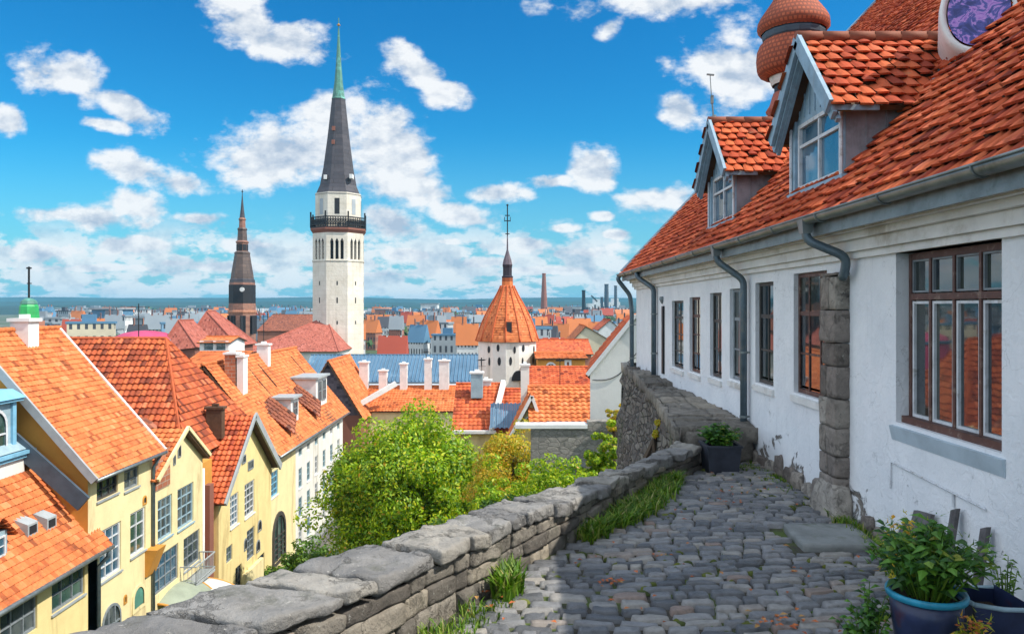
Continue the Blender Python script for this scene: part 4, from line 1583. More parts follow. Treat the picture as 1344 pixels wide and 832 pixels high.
def scale_tiles(mb, BL, BR, TL, TR, w=0.16, ex=0.19, seed=1, arch=0.03, skip=None, jit=1.0):
    """single curved clay tiles with rounded lower edges"""
    rg = random.Random(seed)
    BL, BR, TL, TR = map(Vector, (BL, BR, TL, TR))
    u = (BR - BL)
    W = u.length
    u.normalize()
    s = (TL - BL) - u * (TL - BL).dot(u)
    S = s.length
    s.normalize()
    n = u.cross(s)
    if n.z < 0:
        n = -n
    tl, tr = (TL - BL).dot(u), (TR - BL).dot(u)
    nr = int(S / ex) + 1
    for k in range(nr):
        v = k * ex
        vv = min(v + ex * 0.5, S)
        L0, R0 = tl * vv / S, W + (tr - W) * vv / S
        a = math.floor(L0 / w) * w + (w / 2 if k % 2 else 0)
        while a < R0:
            c = a + w / 2
            if L0 - w * 0.2 <= c <= R0 + w * 0.2:
                P = BL + u * c + s * v
                if not (skip and skip(P)):
                    ln = ex * 1.35 if v + ex * 1.35 < S + 0.05 else max(0.06, S - v)
                    rot = rg.gauss(0, 0.035) * jit
                    up = rg.uniform(0, 0.012) * jit
                    ww = w * rg.uniform(0.90, 0.99)
                    sl = rg.gauss(0, 0.010) * jit
                    cr, sr = math.cos(rot), math.sin(rot)
                    vs = []
                    for j, q in enumerate((0.0, 0.28, 1.0)):
                        for i in range(5):
                            p = i / 2 - 1
                            lx = p * ww / 2
                            ly = q * ln + sl
                            if j == 0:
                                ly += ex * 0.24 * abs(p) ** 2.2 - 0.02
                            hz = arch * (1 - p * p) * (1 - 0.45 * q) + (0.030 + up) * (1 - q) + 0.004
                            X2, Y2 = lx * cr - ly * sr, lx * sr + ly * cr
                            vs.append(P + u * X2 + s * Y2 + n * hz)
                    for i in range(5):
                        vs.append(vs[i] - n * 0.022)
                    fs = [(j * 5 + i, j * 5 + i + 1, (j + 1) * 5 + i + 1, (j + 1) * 5 + i) for j in range(2) for i in range(4)]
                    fs += [(15 + i, 15 + i + 1, i + 1, i) for i in range(4)]
                    mb.faces(vs, fs)
            a += w


def build_house():
    root = thing('white_house', 'long white plastered house with red tiled roof along the cobbled lane', 'house', (FX, 8, 0))
    u, n = Y_, -X
    O = (FX, 0, 0)
    wins = [  # y0, y1, z0, z1, cols, rows, kind
        (4.90, 6.25, 1.06, 2.44, 4, 0, 'big'),
        (7.62, 8.52, 1.05, 2.37, 3, 3, 'red'),
        (9.18, 9.86, 1.03, 2.31, 2, 3, 'dark'),
        (10.45, 11.02, 0.97, 2.26, 2, 3, 'grey'),
        (11.45, 12.12, 0.91, 2.22, 2, 3, 'dark'),
        (12.75, 13.52, 0.87, 2.17, 2, 4, 'red'),
        (14.0, 15.0, 0.84, 2.12, 2, 4, 'dark'),
    ]
    w = MB()
    holes = [(a - HY0, b - HY0, c, d) for (a, b, c, d, *_r) in wins]
    wall_holes(w, (FX, HY0, 0), u, n, HY1 - HY0, -4.0, 2.62, holes, 0.16)
    # ends and back
    w.face([(FX, HY1, -4), (14.5, HY1, -4), (14.5, HY1, 2.6), (FX, HY1, 2.6)])
    w.face([(FX, HY1, 2.6), (14.5, HY1, 2.6), (RX, HY1, RZ - 0.3)])
    w.face([(14.5, HY0, -1), (FX, HY0, -1), (FX, HY0, 2.6), (14.5, HY0, 2.6)])
    w.face([(14.5, HY0, 2.6), (FX, HY0, 2.6), (RX, HY0, RZ - 0.3)])
    w.face([(14.5, HY1, -4), (14.5, HY0, -4), (14.5, HY0, 2.6), (14.5, HY1, 2.6)])
    w.build('wall', M['plaster'], root)
    # windows
    for (a, b, c, d, co, ro, kind) in wins:
        if kind == 'big':
            f = MB()
            rc, th = 0.11, 0.04
            n0, n1 = -rc - th / 2, -rc + th / 2
            a += 0.05
            b -= 0.03
            c += 0.02
            f.slab(O, u, n, a, a + .04, c, d - .01, n0, n1)
            f.slab(O, u, n, b - .04, b, c, d - .01, n0, n1)
            f.slab(O, u, n, a - 0.02, b + 0.02, c - .03, c + .035, n0 - .01, n1 + .05)
            f.slab(O, u, n, a + .05, b - .05, d - .06, d - .01, n0, n1)
            zt = c + (d - c) * 0.735
            f.slab(O, u, n, a + .05, b - .05, zt - .022, zt + .027, n0, n1 + .01)
            for i in range(1, 4):
                x = a + (b - a) * i / 4
                f.slab(O, u, n, x - .014, x + .014, c + .035, d - .06, n0 + .004, n1 + .004)
            fo = f.build('window', M['redframe'], root)
            fo['label'] = 'wide four-light window with brown red frame and white sashes'
            for i in range(4):
                xa, xb = a + (b - a) * i / 4 + .016, a + (b - a) * (i + 1) / 4 - .016
                xa, xb = max(xa, a + .042), min(xb, b - .042)
                for (za, zb, s) in ((c + .037, zt - .032, .022), (zt + .037, d - .062, .014)):
                    q = MB()
                    q.slab(O, u, n, xa, xa + s, za, zb, n0 + .01, n1 - .008)
                    q.slab(O, u, n, xb - s, xb, za, zb, n0 + .01, n1 - .008)
                    q.slab(O, u, n, xa + s, xb - s, za, za + s, n0 + .01, n1 - .008)
                    q.slab(O, u, n, xa + s, xb - s, zb - s, zb, n0 + .01, n1 - .008)
                    q.build('sash', M['whiteframe'] if s > .02 else M['greyframe'], fo)
                    g = MB()
                    g.slab(O, u, n, xa + .01, xb - .01, za + .01, zb - .01, n0 + .002, n0 + .01)
                    g.build('pane', M['glass'], fo)
            s = MB()      # painted sloping sill below
            s.hexa([(FX - 0.005, a - .09, c - .17), (FX + .1, a - .09, c - .17), (FX + .1, b + .09, c - .17), (FX - .005, b + .09, c - .17),
                    (FX - 0.03, a - .09, c - .055), (FX + .1, a - .09, c - .035), (FX + .1, b + .09, c - .035), (FX - .03, b + .09, c - .055)])
            s.build('sill', M['palesill'], fo)
        else:
            fm = {'red': 'redframe', 'dark': 'darkframe', 'grey': 'greyframe'}[kind]
            wo = window(root, O, u, n, (a, b, c, d), 0.065, co, ro, fm, 'glass', 0.045, 0.022, None, 0.03, trans=ro - 1)
            s = MB()
            s.hexa([(FX - 0.03, a - .03, c - .10), (FX + .1, a - .03, c - .10), (FX + .1, b + .03, c - .10), (FX - .03, b + .03, c - .10),
                    (FX - 0.035, a - .03, c - .03), (FX + .1, a - .03, c - .002), (FX + .1, b + .03, c - .002), (FX - .035, b + .03, c - .03)])
            s.build('sill', M['cornice'], wo)
            k = MB()      # pale inner casements
            th = -0.078
            k.slab(O, u, n, a + .06, a + .085, c + .06, c + (d - c) * (ro - 1) / ro - .03, th, th + .012)
            k.slab(O, u, n, b - .085, b - .06, c + .06, c + (d - c) * (ro - 1) / ro - .03, th, th + .012)
            k.slab(O, u, n, a + .085, b - .085, c + .06, c + .085, th, th + .012)
            k.build('sash', M['whiteframe'], wo)
    # cornice mouldings
    c = MB()
    for (x0, z0, z1) in ((FX - .045, 2.44, 2.50), (FX - .09, 2.502, 2.60), (FX - .15, 2.602, 2.66), (FX - .22, 2.662, 2.76)):
        c.box(x0, FX + .12, HY0 - .05, HY1 + .06 + (FX - x0) * .6, z0, z1)
    c.build('cornice', M['cornice'], root)
    # roof: boards + single tiles
    y0, y1 = HY0 - 0.3, HY1 + 0.25
    b = MB()
    roof_slab(b, (EX, y0, EZ), (EX, y1, EZ), (RX, y1, RZ), (RX, y0, RZ), 0.09)
    roof_slab(b, (2 * RX - EX, y0, EZ), (2 * RX - EX, y1, EZ), (RX, y1, RZ), (RX, y0, RZ), 0.09)
    t = MB()

    def skip(P):
        for (a_, b_) in ((7.30, 8.62), (10.85, 12.22)):
            if a_ < P.y < b_ and P.x > 3.26 and P.z < 4.9 and P.x < 3.26 + 0.9:
                return True
        # nothing is ever seen of the roof behind and beside the camera
        return P.y < 1.5 or (P.y < 5 and P.x > 6.5)
    scale_tiles(t, (EX - 0.05, y1, EZ - 0.053), (EX - 0.05, y0, EZ - 0.053), (RX, y1, RZ), (RX, y0, RZ), 0.125, 0.155, 4, 0.026, skip, jit=1.7)
    ro = t.build('roof', M['tile_house'], root, smooth=False)
    b.build('roof_boards', M['under'], ro)
    bk = MB()
    flat_uv(bk, (2 * RX - EX, y0, EZ + .02), (2 * RX - EX, y1, EZ + .02), (RX, y1, RZ + .02), (RX, y0, RZ + .02))
    flat_uv(bk, (RX, y0, RZ + .02), (RX, 1.6, RZ + .02), (EX, 1.6, EZ + .02), (EX, y0, EZ + .02))
    bk.build('rear_slope', M['tile_red'], ro)
    v = MB()
    v.bar((EX, y1 + .02, EZ + .03), (RX, y1 + .02, RZ + .03), 0.10, 0.14)
    v.build('verge_board', M['bluewood'], ro)
    fb = MB()   # fascia and soffit behind the gutter
    fb.box(EX - .01, EX + .02, y0, y1, EZ - .20, EZ - .03)
    fb.box(EX + .02, FX, y0, y1, EZ - .115, EZ - .095)
    fb.build('fascia', M['zinc'], ro)
    rg = MB()
    yy = y0
    while yy < y1:
        rg.tube([(RX, yy, RZ + .03), (RX, yy + .42, RZ + .04)], [0.12, 0.10], 8)
        yy += .4
    rg.build('ridge', M['tile_house'], ro, smooth=True)
    # gutter: half-round trough with brackets
    g = MB()
    r, gx, gz = 0.062, EX - 0.085, EZ - 0.035
    k = 12
    ys = [y0 + (y1 - y0) * i / 40 for i in range(41)]
    vs = []
    for i, yv in enumerate(ys):
        sag = 0.012 * noise.noise(Vector((yv * 0.6, 0, 5)))
        for j in range(k + 1):
            a_ = math.pi + math.pi * j / k
            vs.append((gx + r * math.cos(a_), yv, gz + sag + r * math.sin(a_)))
        for j in range(k, -1, -1):
            a_ = math.pi + math.pi * j / k
            vs.append((gx + (r - .008) * math.cos(a_), yv, gz + sag + (r - .008) * math.sin(a_)))
    m_ = 2 * k + 2
    g.faces(vs, [(i * m_ + j, i * m_ + (j + 1) % m_, (i + 1) * m_ + (j + 1) % m_, (i + 1) * m_ + j) for i in range(40) for j in range(m_)])
    g.tube([(gx - r, y0, gz + .004), (gx - r, y1, gz + .004)], 0.010, 6)
    go = g.build('gutter', M['zinc'], root, smooth=True)
    yv = 1.0
    while yv < y1:
        q = MB()
        q.tube([(gx + (r + .008) * math.cos(math.pi + math.pi * j / 8), yv, gz + (r + .008) * math.sin(math.pi + math.pi * j / 8)) for j in range(9)], 0.007, 5)
        q.build('bracket', M['zinc'], go)
        yv += 1.15
    # downpipes
    def downpipe(pts, r, hop, elbow=True):
        p = MB()
        sm = [Vector(pts[0])]
        for a_, b_, c_ in zip(pts, pts[1:], pts[2:]):
            a_, b_, c_ = Vector(a_), Vector(b_), Vector(c_)
            for t_ in (0.0, 0.25, 0.5, 0.75, 1.0):
                d1 = b_ + (a_ - b_).normalized() * min(.09, (a_ - b_).length * .45)
                d2 = b_ + (c_ - b_).normalized() * min(.09, (c_ - b_).length * .45)
                sm.append(d1.lerp(b_, t_).lerp(b_.lerp(d2, t_), t_))
        sm.append(Vector(pts[-1]))
        p.tube(sm, r, 12)
        po = p.build('downpipe', M['pipe'], root, smooth=True)
        if hop:
            h_ = MB()
            x, y, z = pts[0]
            h_.hexa([(x - r, y - r, z - .10), (x + r, y - r, z - .10), (x + r, y + r, z - .10), (x - r, y + r, z - .10),
                     (x - .065, y - .075, z + .05), (x + .065, y - .075, z + .05), (x + .065, y + .075, z + .05), (x - .065, y + .075, z + .05)])
            h_.build('hopper', M['zinc'], po)
        for q_ in pts[2:-1] + [pts[-1]]:
            pass
        zz = pts[-1][2] + .5
        while zz < pts[-2][2] - .1:
            c_ = MB()
            c_.tube([(pts[-1][0], pts[-1][1], zz - .015), (pts[-1][0], pts[-1][1], zz + .015)], r * 1.18, 12)
            c_.bar((pts[-1][0], pts[-1][1], zz), (FX + .01, pts[-1][1], zz), .02, .02)
            c_.build('clip', M['zinc'], po)
            zz += 0.85
        return po
    downpipe([(gx, 7.12, gz - .04), (gx, 7.12, gz - .20), (FX - .10, 6.95, 2.46), (FX - .09, 7.0, 2.33), (FX - .09, 7.06, 2.27)], 0.042, True)
    downpipe([(gx, 10.25, gz - .04), (gx, 10.25, gz - .20), (FX - .08, 10.1, 2.36), (FX - .08, 10.1, 2.2), (FX - .08, 10.1, 0.05)], 0.045, True)
    downpipe([(gx + .03, 16.9, gz - .04), (gx + .03, 16.9, gz - .16), (FX - .08, 16.5, 2.40), (FX - .08, 16.5, 2.2), (FX - .08, 16.5, 0.5)], 0.055, False)
    downpipe([(gx, 19.45, gz - .02), (gx - .05, 19.45, gz - .12), (FX - .14, 19.42, 2.30), (FX - .10, 19.4, 1.9), (FX - .10, 19.4, -3.2)], 0.055, False)
    # narrow iron shutter bar
    s = MB()
    s.box(FX - .04, FX, 15.72, 15.86, 0.62, 2.02)
    s.build('wall_cable_duct', M['darkmetal'], root)
    # conduit line and bracket marks on the wall by the plants
    cdt = MB()
    cdt.tube([(FX - .012, 6.32, .50), (FX - .012, 6.30, .72), (FX - .012, 5.05, .66)], 0.007, 6)
    cdt.tube([(FX - .012, 5.42, .675), (FX - .012, 5.42, .58)], 0.010, 6)
    cdt.build('conduit', M['whiteframe'], root)
    lp = MB()
    lp.lathe(FX - .02, 15.9, [(0.0, 2.22), (.05, 2.22), (.06, 2.16), (.03, 2.10), (.0, 2.06)], 10)
    lp.build('wall_rosette', M['greyframe'], root)

    # ------------- dormers
    def dormer(ya, yb, dep, label):
        d = MB()
        fxp = 3.20
        zb_, zt, pk = roof_z(fxp) - .02, 2.08 + .02, 0
        zw = 4.08                      # wall top at the eaves
        zp = 4.78                      # ridge
        ym = (ya + yb) / 2
        # front: posts, header and gable boards around the window
        wa, wb, wc, wd = ya + .08, yb - .08, zb_ + .06, 4.02
        Of = (fxp, 0, 0)
        fr = MB()
        wall_holes(fr, (fxp, ya, 0), Y_, -X, yb - ya, zb_ - .25, zw, [(wa - ya, wb - ya, wc, wd)], 0.07)
        fr.face([(fxp, ya, zw), (fxp, yb, zw), (fxp, ym, zp - .03)])
        fr.slab(Of, Y_, -X, ya - .02, ya + .06, zb_ - .03, zw, 0.0, 0.03)
        fr.slab(Of, Y_, -X, yb - .06, yb + .02, zb_ - .03, zw, 0.0, 0.03)
        fr.slab(Of, Y_, -X, ya - .10, yb + .08, zb_ - .07, zb_ + .035, -.05, 0.07)
        # vertical board joints
        nb = 9
        for i in range(1, nb):
            y = ya + (yb - ya) * i / nb
            zt_ = zw + (zp - zw) * (1 - abs(y - ym) / ((yb - ya) / 2)) - .06
            if zt_ > wd + .06:
                fr.slab(Of, Y_, -X, y - .006, y + .006, wd + .05, zt_, 0.0, 0.012)
        do = fr.build('dormer', M['bluewood'], root)
        do['label'] = label
        window(do, Of, Y_, -X, (wa, wb, wc, wd), 0.02, 2, 1, 'whiteframe', 'glass_blue', .045, .035, None, .05, name='dormer_window')
        wz = wc + (wd - wc) * .66
        tb = MB()
        tb.slab(Of, Y_, -X, wa + .045, wb - .045, wz - .017, wz + .017, -.036, -.002)
        tb.build('glazing_bar', M['whiteframe'], do)
        # cheeks
        xw = EX + (zw - EZ) / 1.06
        for y, sgn in ((ya, -1), (yb, 1)):
            ck = MB()
            ck.hexa([(fxp, y, zb_ - .2), (fxp, y + sgn * .03, zb_ - .2), (xw + .1, y + sgn * .03, zw - .03), (xw + .1, y, zw - .03),
                     (fxp, y, zw), (fxp, y + sgn * .03, zw), (xw + .1, y + sgn * .03, zw), (xw + .1, y, zw)])
            for i in range(1, 4):
                x = fxp + (xw - fxp) * i / 4
                ck.box(x - .006, x + .006, min(y + sgn * .03, y + sgn * .042), max(y + sgn * .03, y + sgn * .042), roof_z(x), zw - .01)
            ck.build('cheek', M['greywood'], do)
            lead = MB()
            lead.tube([(fxp - .045, y + sgn * .02, zb_), (fxp - .045, y + sgn * .02, zw)], .016, 6)
            lead.build('corner_bead', M['whiteframe'], do)
        # roof
        oh, of = 0.17, 0.20
        sl = (zp - zw) / (ym - ya)
        ze_ = zw - oh * sl
        xr = EX + (zp - EZ) / 1.06 + .05
        xe = EX + (ze_ - EZ) / 1.06 + .05
        bo, ti = MB(), MB()
        x0 = fxp - of
        for s_, ye in ((-1, ya - oh), (1, yb + oh)):
            roof_slab(bo, (x0, ye, ze_), (xe, ye, ze_), (xr, ym, zp), (x0, ym, zp), .05)
            if s_ < 0:
                scale_tiles(ti, (x0 - .02, ye - .03, ze_ - .02), (xe + .02, ye - .03, ze_ - .02), (x0 - .02, ym, zp), (xr, ym, zp), 0.135, 0.155, 9, .026, jit=1.8)
            else:
                scale_tiles(ti, (xe, ye, ze_), (x0, ye, ze_), (xr, ym, zp), (x0, ym, zp), 0.135, 0.155, 10, .026)
        dr = ti.build('dormer_roof', M['tile_house'], do)
        bo.build('roof_boards', M['under'], dr)
        rt = MB()
        x = x0 - .03
        while x < xr:
            rt.tube([(x, ym, zp + .035), (x + .30, ym, zp + .045)], [.068, .056], 8)
            x += .27
        rt.build('ridge', M['tile_brown'], dr, smooth=True)
        # barge boards, two fillets deep
        bb = MB()
        for k_, (dx, hh, dz) in enumerate(((0, .15, .0), (.045, .09, -.085), (.085, .05, -.13))):
            for ye in (ya - oh, yb + oh):
                bb.bar((x0 - .02 + dx, ye, ze_ - .01 + dz), (x0 - .02 + dx, ym, zp + .0 + dz), .04, hh, up=(0, 0, 1))
        bb.bar((x0, ya - oh, ze_ - .02), (x0 + .45, ya - oh, ze_ - .02), .03, .05)
        bb.build('barge_board', M['bluewood'], dr)
        sf = MB()
        for ye, yw in ((ya - oh, ya), (yb + oh, yb)):
            sf.face([(x0 + .02, ye, ze_ - .055), (fxp - .005, ye, ze_ - .055), (fxp - .005, ym, zp - .06), (x0 + .02, ym, zp - .06)])
        sf.build('soffit', M['soffit'], dr)
        fl = MB()
        p, q = Vector((xe + .02, ya - oh, ze_ + .07)), Vector((xr, ym, zp + .07))
        fl.bar(p, q, .09, .02, up=(-.7, -.3, .7))
        fl.build('flashing', M['lead'], dr)
        return do, (x0, ym, zp)

    d1, _ = dormer(7.33, 8.60, 0, 'large gabled dormer with weathered blue boards and golden brown soffit')
    d2, pk = dormer(10.88, 12.2, 0, 'smaller looking gabled dormer farther along the roof, mast on its ridge')
    # mast on the second dormer
    a = MB()
    a.tube([(pk[0] + .06, pk[1], pk[2]), (pk[0] + .02, pk[1], pk[2] + .42)], .012, 6)
    a.tube([(pk[0] + .02, pk[1], pk[2] + .42), (pk[0], pk[1], pk[2] + .74)], .006, 6)
    a.bar((pk[0] - .05, pk[1], pk[2] + .74), (pk[0] + .06, pk[1], pk[2] + .73), .03, .02)
    a.lathe(pk[0] + .06, pk[1], [(.0, pk[2] + .02), (.045, pk[2] + .02), (.035, pk[2] + .12), (.0, pk[2] + .13)], 8)
    a.box(pk[0] + .01, pk[0] + .05, pk[1] - .02, pk[1] + .02, pk[2] + .30, pk[2] + .42)
    tag(a.build('roof_mast', M['zinc']), 'thin metal mast with a small cross bar on the far dormer ridge', 'antenna')

    # oval dormer with a painted panel, looking down the lane
    c0 = Vector((4.30, 7.02, 4.74))
    ax = Vector((-.46, -.87, .16)).normalized()
    su = ax.cross(Z).normalized()
    sv = su.cross(ax).normalized()
    ov = MB()
    K = 40
    vs = []
    prof = ((.90, -.02), (.95, .02), (1.03, .035), (1.10, .01), (1.12, -.06), (1.08, -.9))
    for (rr, hh) in prof:
        for i in range(K):
            t_ = 2 * math.pi * i / K
            wob = 1 + .03 * noise.noise(Vector((math.cos(t_) * 1.5, math.sin(t_) * 1.5, rr)))
            vs.append(c0 + su * (.29 * rr * wob * math.cos(t_)) + sv * (.40 * rr * wob * math.sin(t_)) + ax * hh)
    ov.faces(vs, [(j * K + i, j * K + (i + 1) % K, (j + 1) * K + (i + 1) % K, (j + 1) * K + i) for j in range(len(prof) - 1) for i in range(K)])
    oo = ov.build('oval_dormer', M['cornice'], root, smooth=True)
    oo['label'] = 'oval dormer with worn pale rim and violet blue painted panel'
    pv = MB()
    pv.face([c0 + su * (.25 * math.cos(2 * math.pi * i / K)) + sv * (.345 * math.sin(2 * math.pi * i / K)) - ax * .01 for i in range(K)])
    pv.build('painted_panel', M['art'], oo)

    # taller wing added out of view beside and behind the camera, to shade the lane
    wg = MB()
    wg.box(FX - .02, 9.0, -3.2, 2.3, -.5, 5.3)
    wo2 = wg.build('added_shade_wing', M['cornice'], root)
    wg = MB()
    slope(wg, None, (FX - .3, -3.4, 5.2), (FX - .3, 2.5, 5.2), (6.1, 2.5, 8.0), (6.1, -3.4, 8.0), False)
    slope(wg, None, (9.3, 2.5, 5.2), (9.3, -3.4, 5.2), (6.1, -3.4, 8.0), (6.1, 2.5, 8.0), False)
    wg.face([(FX - .3, 2.3, 5.2), (9.3, 2.3, 5.2), (6.1, 2.3, 7.95)])
    wg.face([(9.3, -3.2, 5.2), (FX - .3, -3.2, 5.2), (6.1, -3.2, 7.95)])
    wg.build('added_wing_roof', M['tile_red'], root)

    # buttress of old stone blocks
    b = MB()
    rg_ = random.Random(3)
    z = -.05
    yb0, yb1 = 7.10, 7.47
    while z < 2.3:
        h_ = rg_.uniform(.15, .33)
        z2 = min(2.33, z + h_)
        xo = FX - .13 + rg_.uniform(-.015, .015)
        cut = [yb0, yb1] if rg_.random() < .6 else [yb0, yb0 + rg_.uniform(.13, .24), yb1]
        for p, q in zip(cut, cut[1:]):
            rock(b, [(xo, p + .004, z), (FX + .02, p + .004, z), (FX + .02, q - .004, z), (xo, q - .004, z), (xo, p + .004, z2 - .006), (FX + .02, p + .004, z2 - .006), (FX + .02, q - .004, z2 - .006), (xo, q - .004, z2 - .006)],
                 rg_.random() * 60, (4, 7, 7), .010, .035)
        z = z2
    rock(b, [(FX - .21, 6.98, -.05), (FX, 6.98, -.05), (FX, 7.6, -.05), (FX - .21, 7.6, -.05), (FX - .15, 7.05, .34), (FX, 7.05, .34), (FX, 7.5, .34), (FX - .15, 7.5, .34)], 8, (7, 9, 8), .022, .05)
    bo_ = b.build('buttress', M['buttress'], root, smooth=True)
    bo_['label'] = 'narrow pilaster of bare grey brown stone blocks'
    # loose plinth stones showing under the broken render
    p_ = MB()
    y = 7.62
    while y < 9.9:
        L = rg_.uniform(.14, .34)
        h_ = rg_.uniform(.12, .30)
        xo = FX - rg_.uniform(.03, .08)
        rock(p_, [(xo, y, -.05), (FX + .02, y, -.05), (FX + .02, y + L, -.05), (xo, y + L, -.05), (xo + .02, y, h_), (FX + .02, y, h_), (FX + .02, y + L, h_ * .8), (xo + .02, y + L, h_ * .8)], rg_.random() * 50, (3, 5, 5), .03, .2)
        y += L + .01
    p_.build('plinth_stones', M['buttress'], root, smooth=True)
    for (yy, hh) in ((6.6, .16), (6.35, .12), (6.05, .10), (9.95, .45)):
        p_ = MB()
        rock(p_, [(FX - .07, yy, -.05), (FX, yy, -.05), (FX, yy + .22, -.05), (FX - .07, yy + .22, -.05), (FX - .03, yy, hh), (FX, yy, hh), (FX, yy + .2, hh), (FX - .03, yy + .2, hh)], yy * 7, (3, 5, 5), .03, .12)
        p_.build('plinth_stone', M['buttress'], root, smooth=True)

    # turret behind the dormers
    tr = thing('onion_turret', 'bulging onion shaped turret of red clay scales behind the dormers', 'turret', (5.17, 14, roof_z(5.17)))
    cx, cy, k = 5.17, 14.0, .014
    zz = lambda py: 2 + (403 - py) * k
    def lathe(name, prof, mat, par, uvs=(1, 1), sm=False):
        q = MB()
        q.lathe(cx, cy, [(r_ * k, zz(py)) for r_, py in prof], 16, R(11.25), uvs)
        return q.build(name, M[mat], par, smooth=sm)
    lathe('upper_dome', [(41, 44), (46, 38), (45, 30), (41, 22), (34, 12), (27, 2), (21, -10), (16, -24), (12, -42), (8, -62), (3, -80)], 'turret', tr, (5, 1), True)
    lathe('blue_band', [(36, 56), (39, 52), (40, 47), (39, 43)], 'navy', tr)
    lathe('lower_bulge', [(32, 102), (42, 98), (46, 92), (47, 80), (46, 68), (42, 58), (37, 53)], 'turret', tr, (5, 1), True)
    lathe('white_collar', [(27, 112), (29, 108), (31, 100)], 'cornice', tr)
    lathe('dark_neck', [(24, 128), (24, 112)], 'darkmetal', tr)
    lathe('flared_skirt', [(38, 262), (35, 225), (33, 190), (30, 160), (29, 150), (35, 146), (30, 138), (27, 128), (25, 122)], 'tile_pink', tr, (5, 1), True)
    q = MB()
    q.tube([(cx, cy, zz(-78)), (cx, cy, zz(-130))], .02, 6)
    q.build('finial', M['darkmetal'], tr)


build_house()


# ================================================================== THE STREET OF HOUSES BELOW
SX = -16.0      # plane of the street fronts


def sy(px, X0=SX):
    """where a sight line meets the plane of the street fronts"""
    return -X0 / ((672 - px) / FP)


def frect(px0, px1, py0, py1, X0=SX):
    """window rectangle (y0, y1, z0, z1) on the street fronts"""
    ya, yb = sy(px0, X0), sy(px1, X0)
    ym = (ya + yb) / 2
    return (ya, yb, zat(py1, ym), zat(py0, ym))


def facade(root, y0, y1, zb, zt, rects, mat, X0=SX, depth=0.18, wallname='wall', extra=None):
    """street front facing +X with openings; rects: (rect, cols, rows, frame, glass, sill, label)"""
    w = MB()
    wall_holes(w, (X0, y0, 0), Y_, X, y1 - y0, zb, zt, [(r[0][0] - y0, r[0][1] - y0, r[0][2], r[0][3]) for r in rects], depth)
    if extra:
        extra(w)
    wo = w.build(wallname, M[mat], root)
    for r in rects:
        rr, co, ro, fm, gm, sill = r[:6]
        window(root, (X0, 0, 0), Y_, X, rr, 0.10, co, ro, fm, gm, 0.09, 0.045, sill, 0.08, label=(r[6] if len(r) > 6 else None))
    return wo


# ---- house 1: nearest, low, orange roof in the lower left corner
def house_corner():
    root = thing('yellow_corner_house', 'low yellow house with bright orange roof, nearest at lower left', 'house', (SX, 25, TOWN))
    y0, y1 = 19.0, 29.4
    ze, zr, xr = -6.75, -4.1, -18.1
    rects = [((frect(0, 49, 766, 840)), 3, 3, 'greyframe', 'glass_far', None, 'broad many paned window in a grey frame'),
             (frect(68, 111, 728, 792), 3, 3, 'greyframe', 'glass_green', 'greytrim')]
    def ex(w):
        w.face([(SX, y1, TOWN), (-24, y1, TOWN), (-24, y1, ze), (SX, y1, ze)])
        w.face([(-24, y0, TOWN), (SX, y0, TOWN), (SX, y0, ze), (-24, y0, ze)])
        w.face([(SX, y1, ze), (xr, y1, ze), (xr, y1, zr)])
        w.face([(-24, y1, TOWN), (-24, y0, TOWN), (-24, y0, ze), (-24, y1, ze)])
    facade(root, y0, y1, TOWN, ze, rects, 'cream', extra=ex)
    r, un = MB(), MB()
    slope(r, un, (SX + .45, y0, ze - .5), (SX + .45, y1 + .15, ze - .5), (xr, y1 + .15, zr), (xr, y0, zr), True, 0.20, 0.27, 0.06, 5, 0.05)
    ro = r.build('roof', M['tile_orange'], root)
    un.build('roof_boards', M['under'], ro)
    g = MB()
    g.tube([(SX + .52, y0, ze - .52), (SX + .52, y1 + .15, ze - .52)], .09, 8)
    g.build('gutter', M['zinc'], ro, smooth=True)
    bd = MB()
    bd.box(SX, SX + .42, y0, y1, ze - .62, ze - .50)
    bd.build('eaves_board', M['greytrim'], root)
    # little roof lights
    for (px, py) in ((47, 688), (70, 680)):
        Yp = 26.4 if px < 60 else 27.4
        z0 = zat(py, Yp)
        x0 = SX + .45 + (z0 - (ze - .5)) / (zr - ze + .5) * (xr - SX - .45)
        q = MB()
        q.hexa([(x0 + .35, Yp - .28, z0 - .42), (x0 + .35, Yp + .28, z0 - .42), (x0 - .3, Yp + .28, z0 + .1), (x0 - .3, Yp - .28, z0 + .1),
                (x0 + .35, Yp - .28, z0 + .05), (x0 + .35, Yp + .28, z0 + .05), (x0 - .3, Yp + .28, z0 + .30), (x0 - .3, Yp - .28, z0 + .30)])
        qo = q.build('roof_light', M['greytrim'], ro)
        q = MB()
        q.box(x0 + .35, x0 + .362, Yp - .20, Yp + .20, z0 - .30, z0 - .02)
        q.build('pane', M['opening'], qo)
    q = MB()
    Yp, z0 = 24.4, -5.6
    x0 = -17.0
    q.box(x0 - .8, x0 + .5, Yp - .5, Yp + .5, z0 - .9, z0 + .35)
    do = q.build('dormer', M['bluegrey'], ro)
    q = MB()
    for s in (-1, 1):
        slope(q, None, (x0 + .7, Yp + s * .7, z0 + .1), (x0 - 1.0, Yp + s * .7, z0 + .1), (x0 - 1.0, Yp, z0 + .8), (x0 + .7, Yp, z0 + .8), True, .2, .25, .05, 4)
    q.build('dormer_roof', M['tile_orange'], do)
    window(do, (x0 + .5, 0, 0), Y_, X, (Yp - .36, Yp + .36, z0 - .45, z0 + .22), -.03, 2, 2, 'whiteframe', 'glass_blue', .06, .03, None, .05)
    dp = MB()
    dp.tube([(SX + .5, y1 - .12, ze - .5), (SX + .5, y1 - .12, ze - .8), (SX + .12, y1 - .12, ze - 1.2), (SX + .12, y1 - .12, TOWN)], .08, 8)
    dp.build('downpipe', M['pipe'], root, smooth=True)


house_corner()


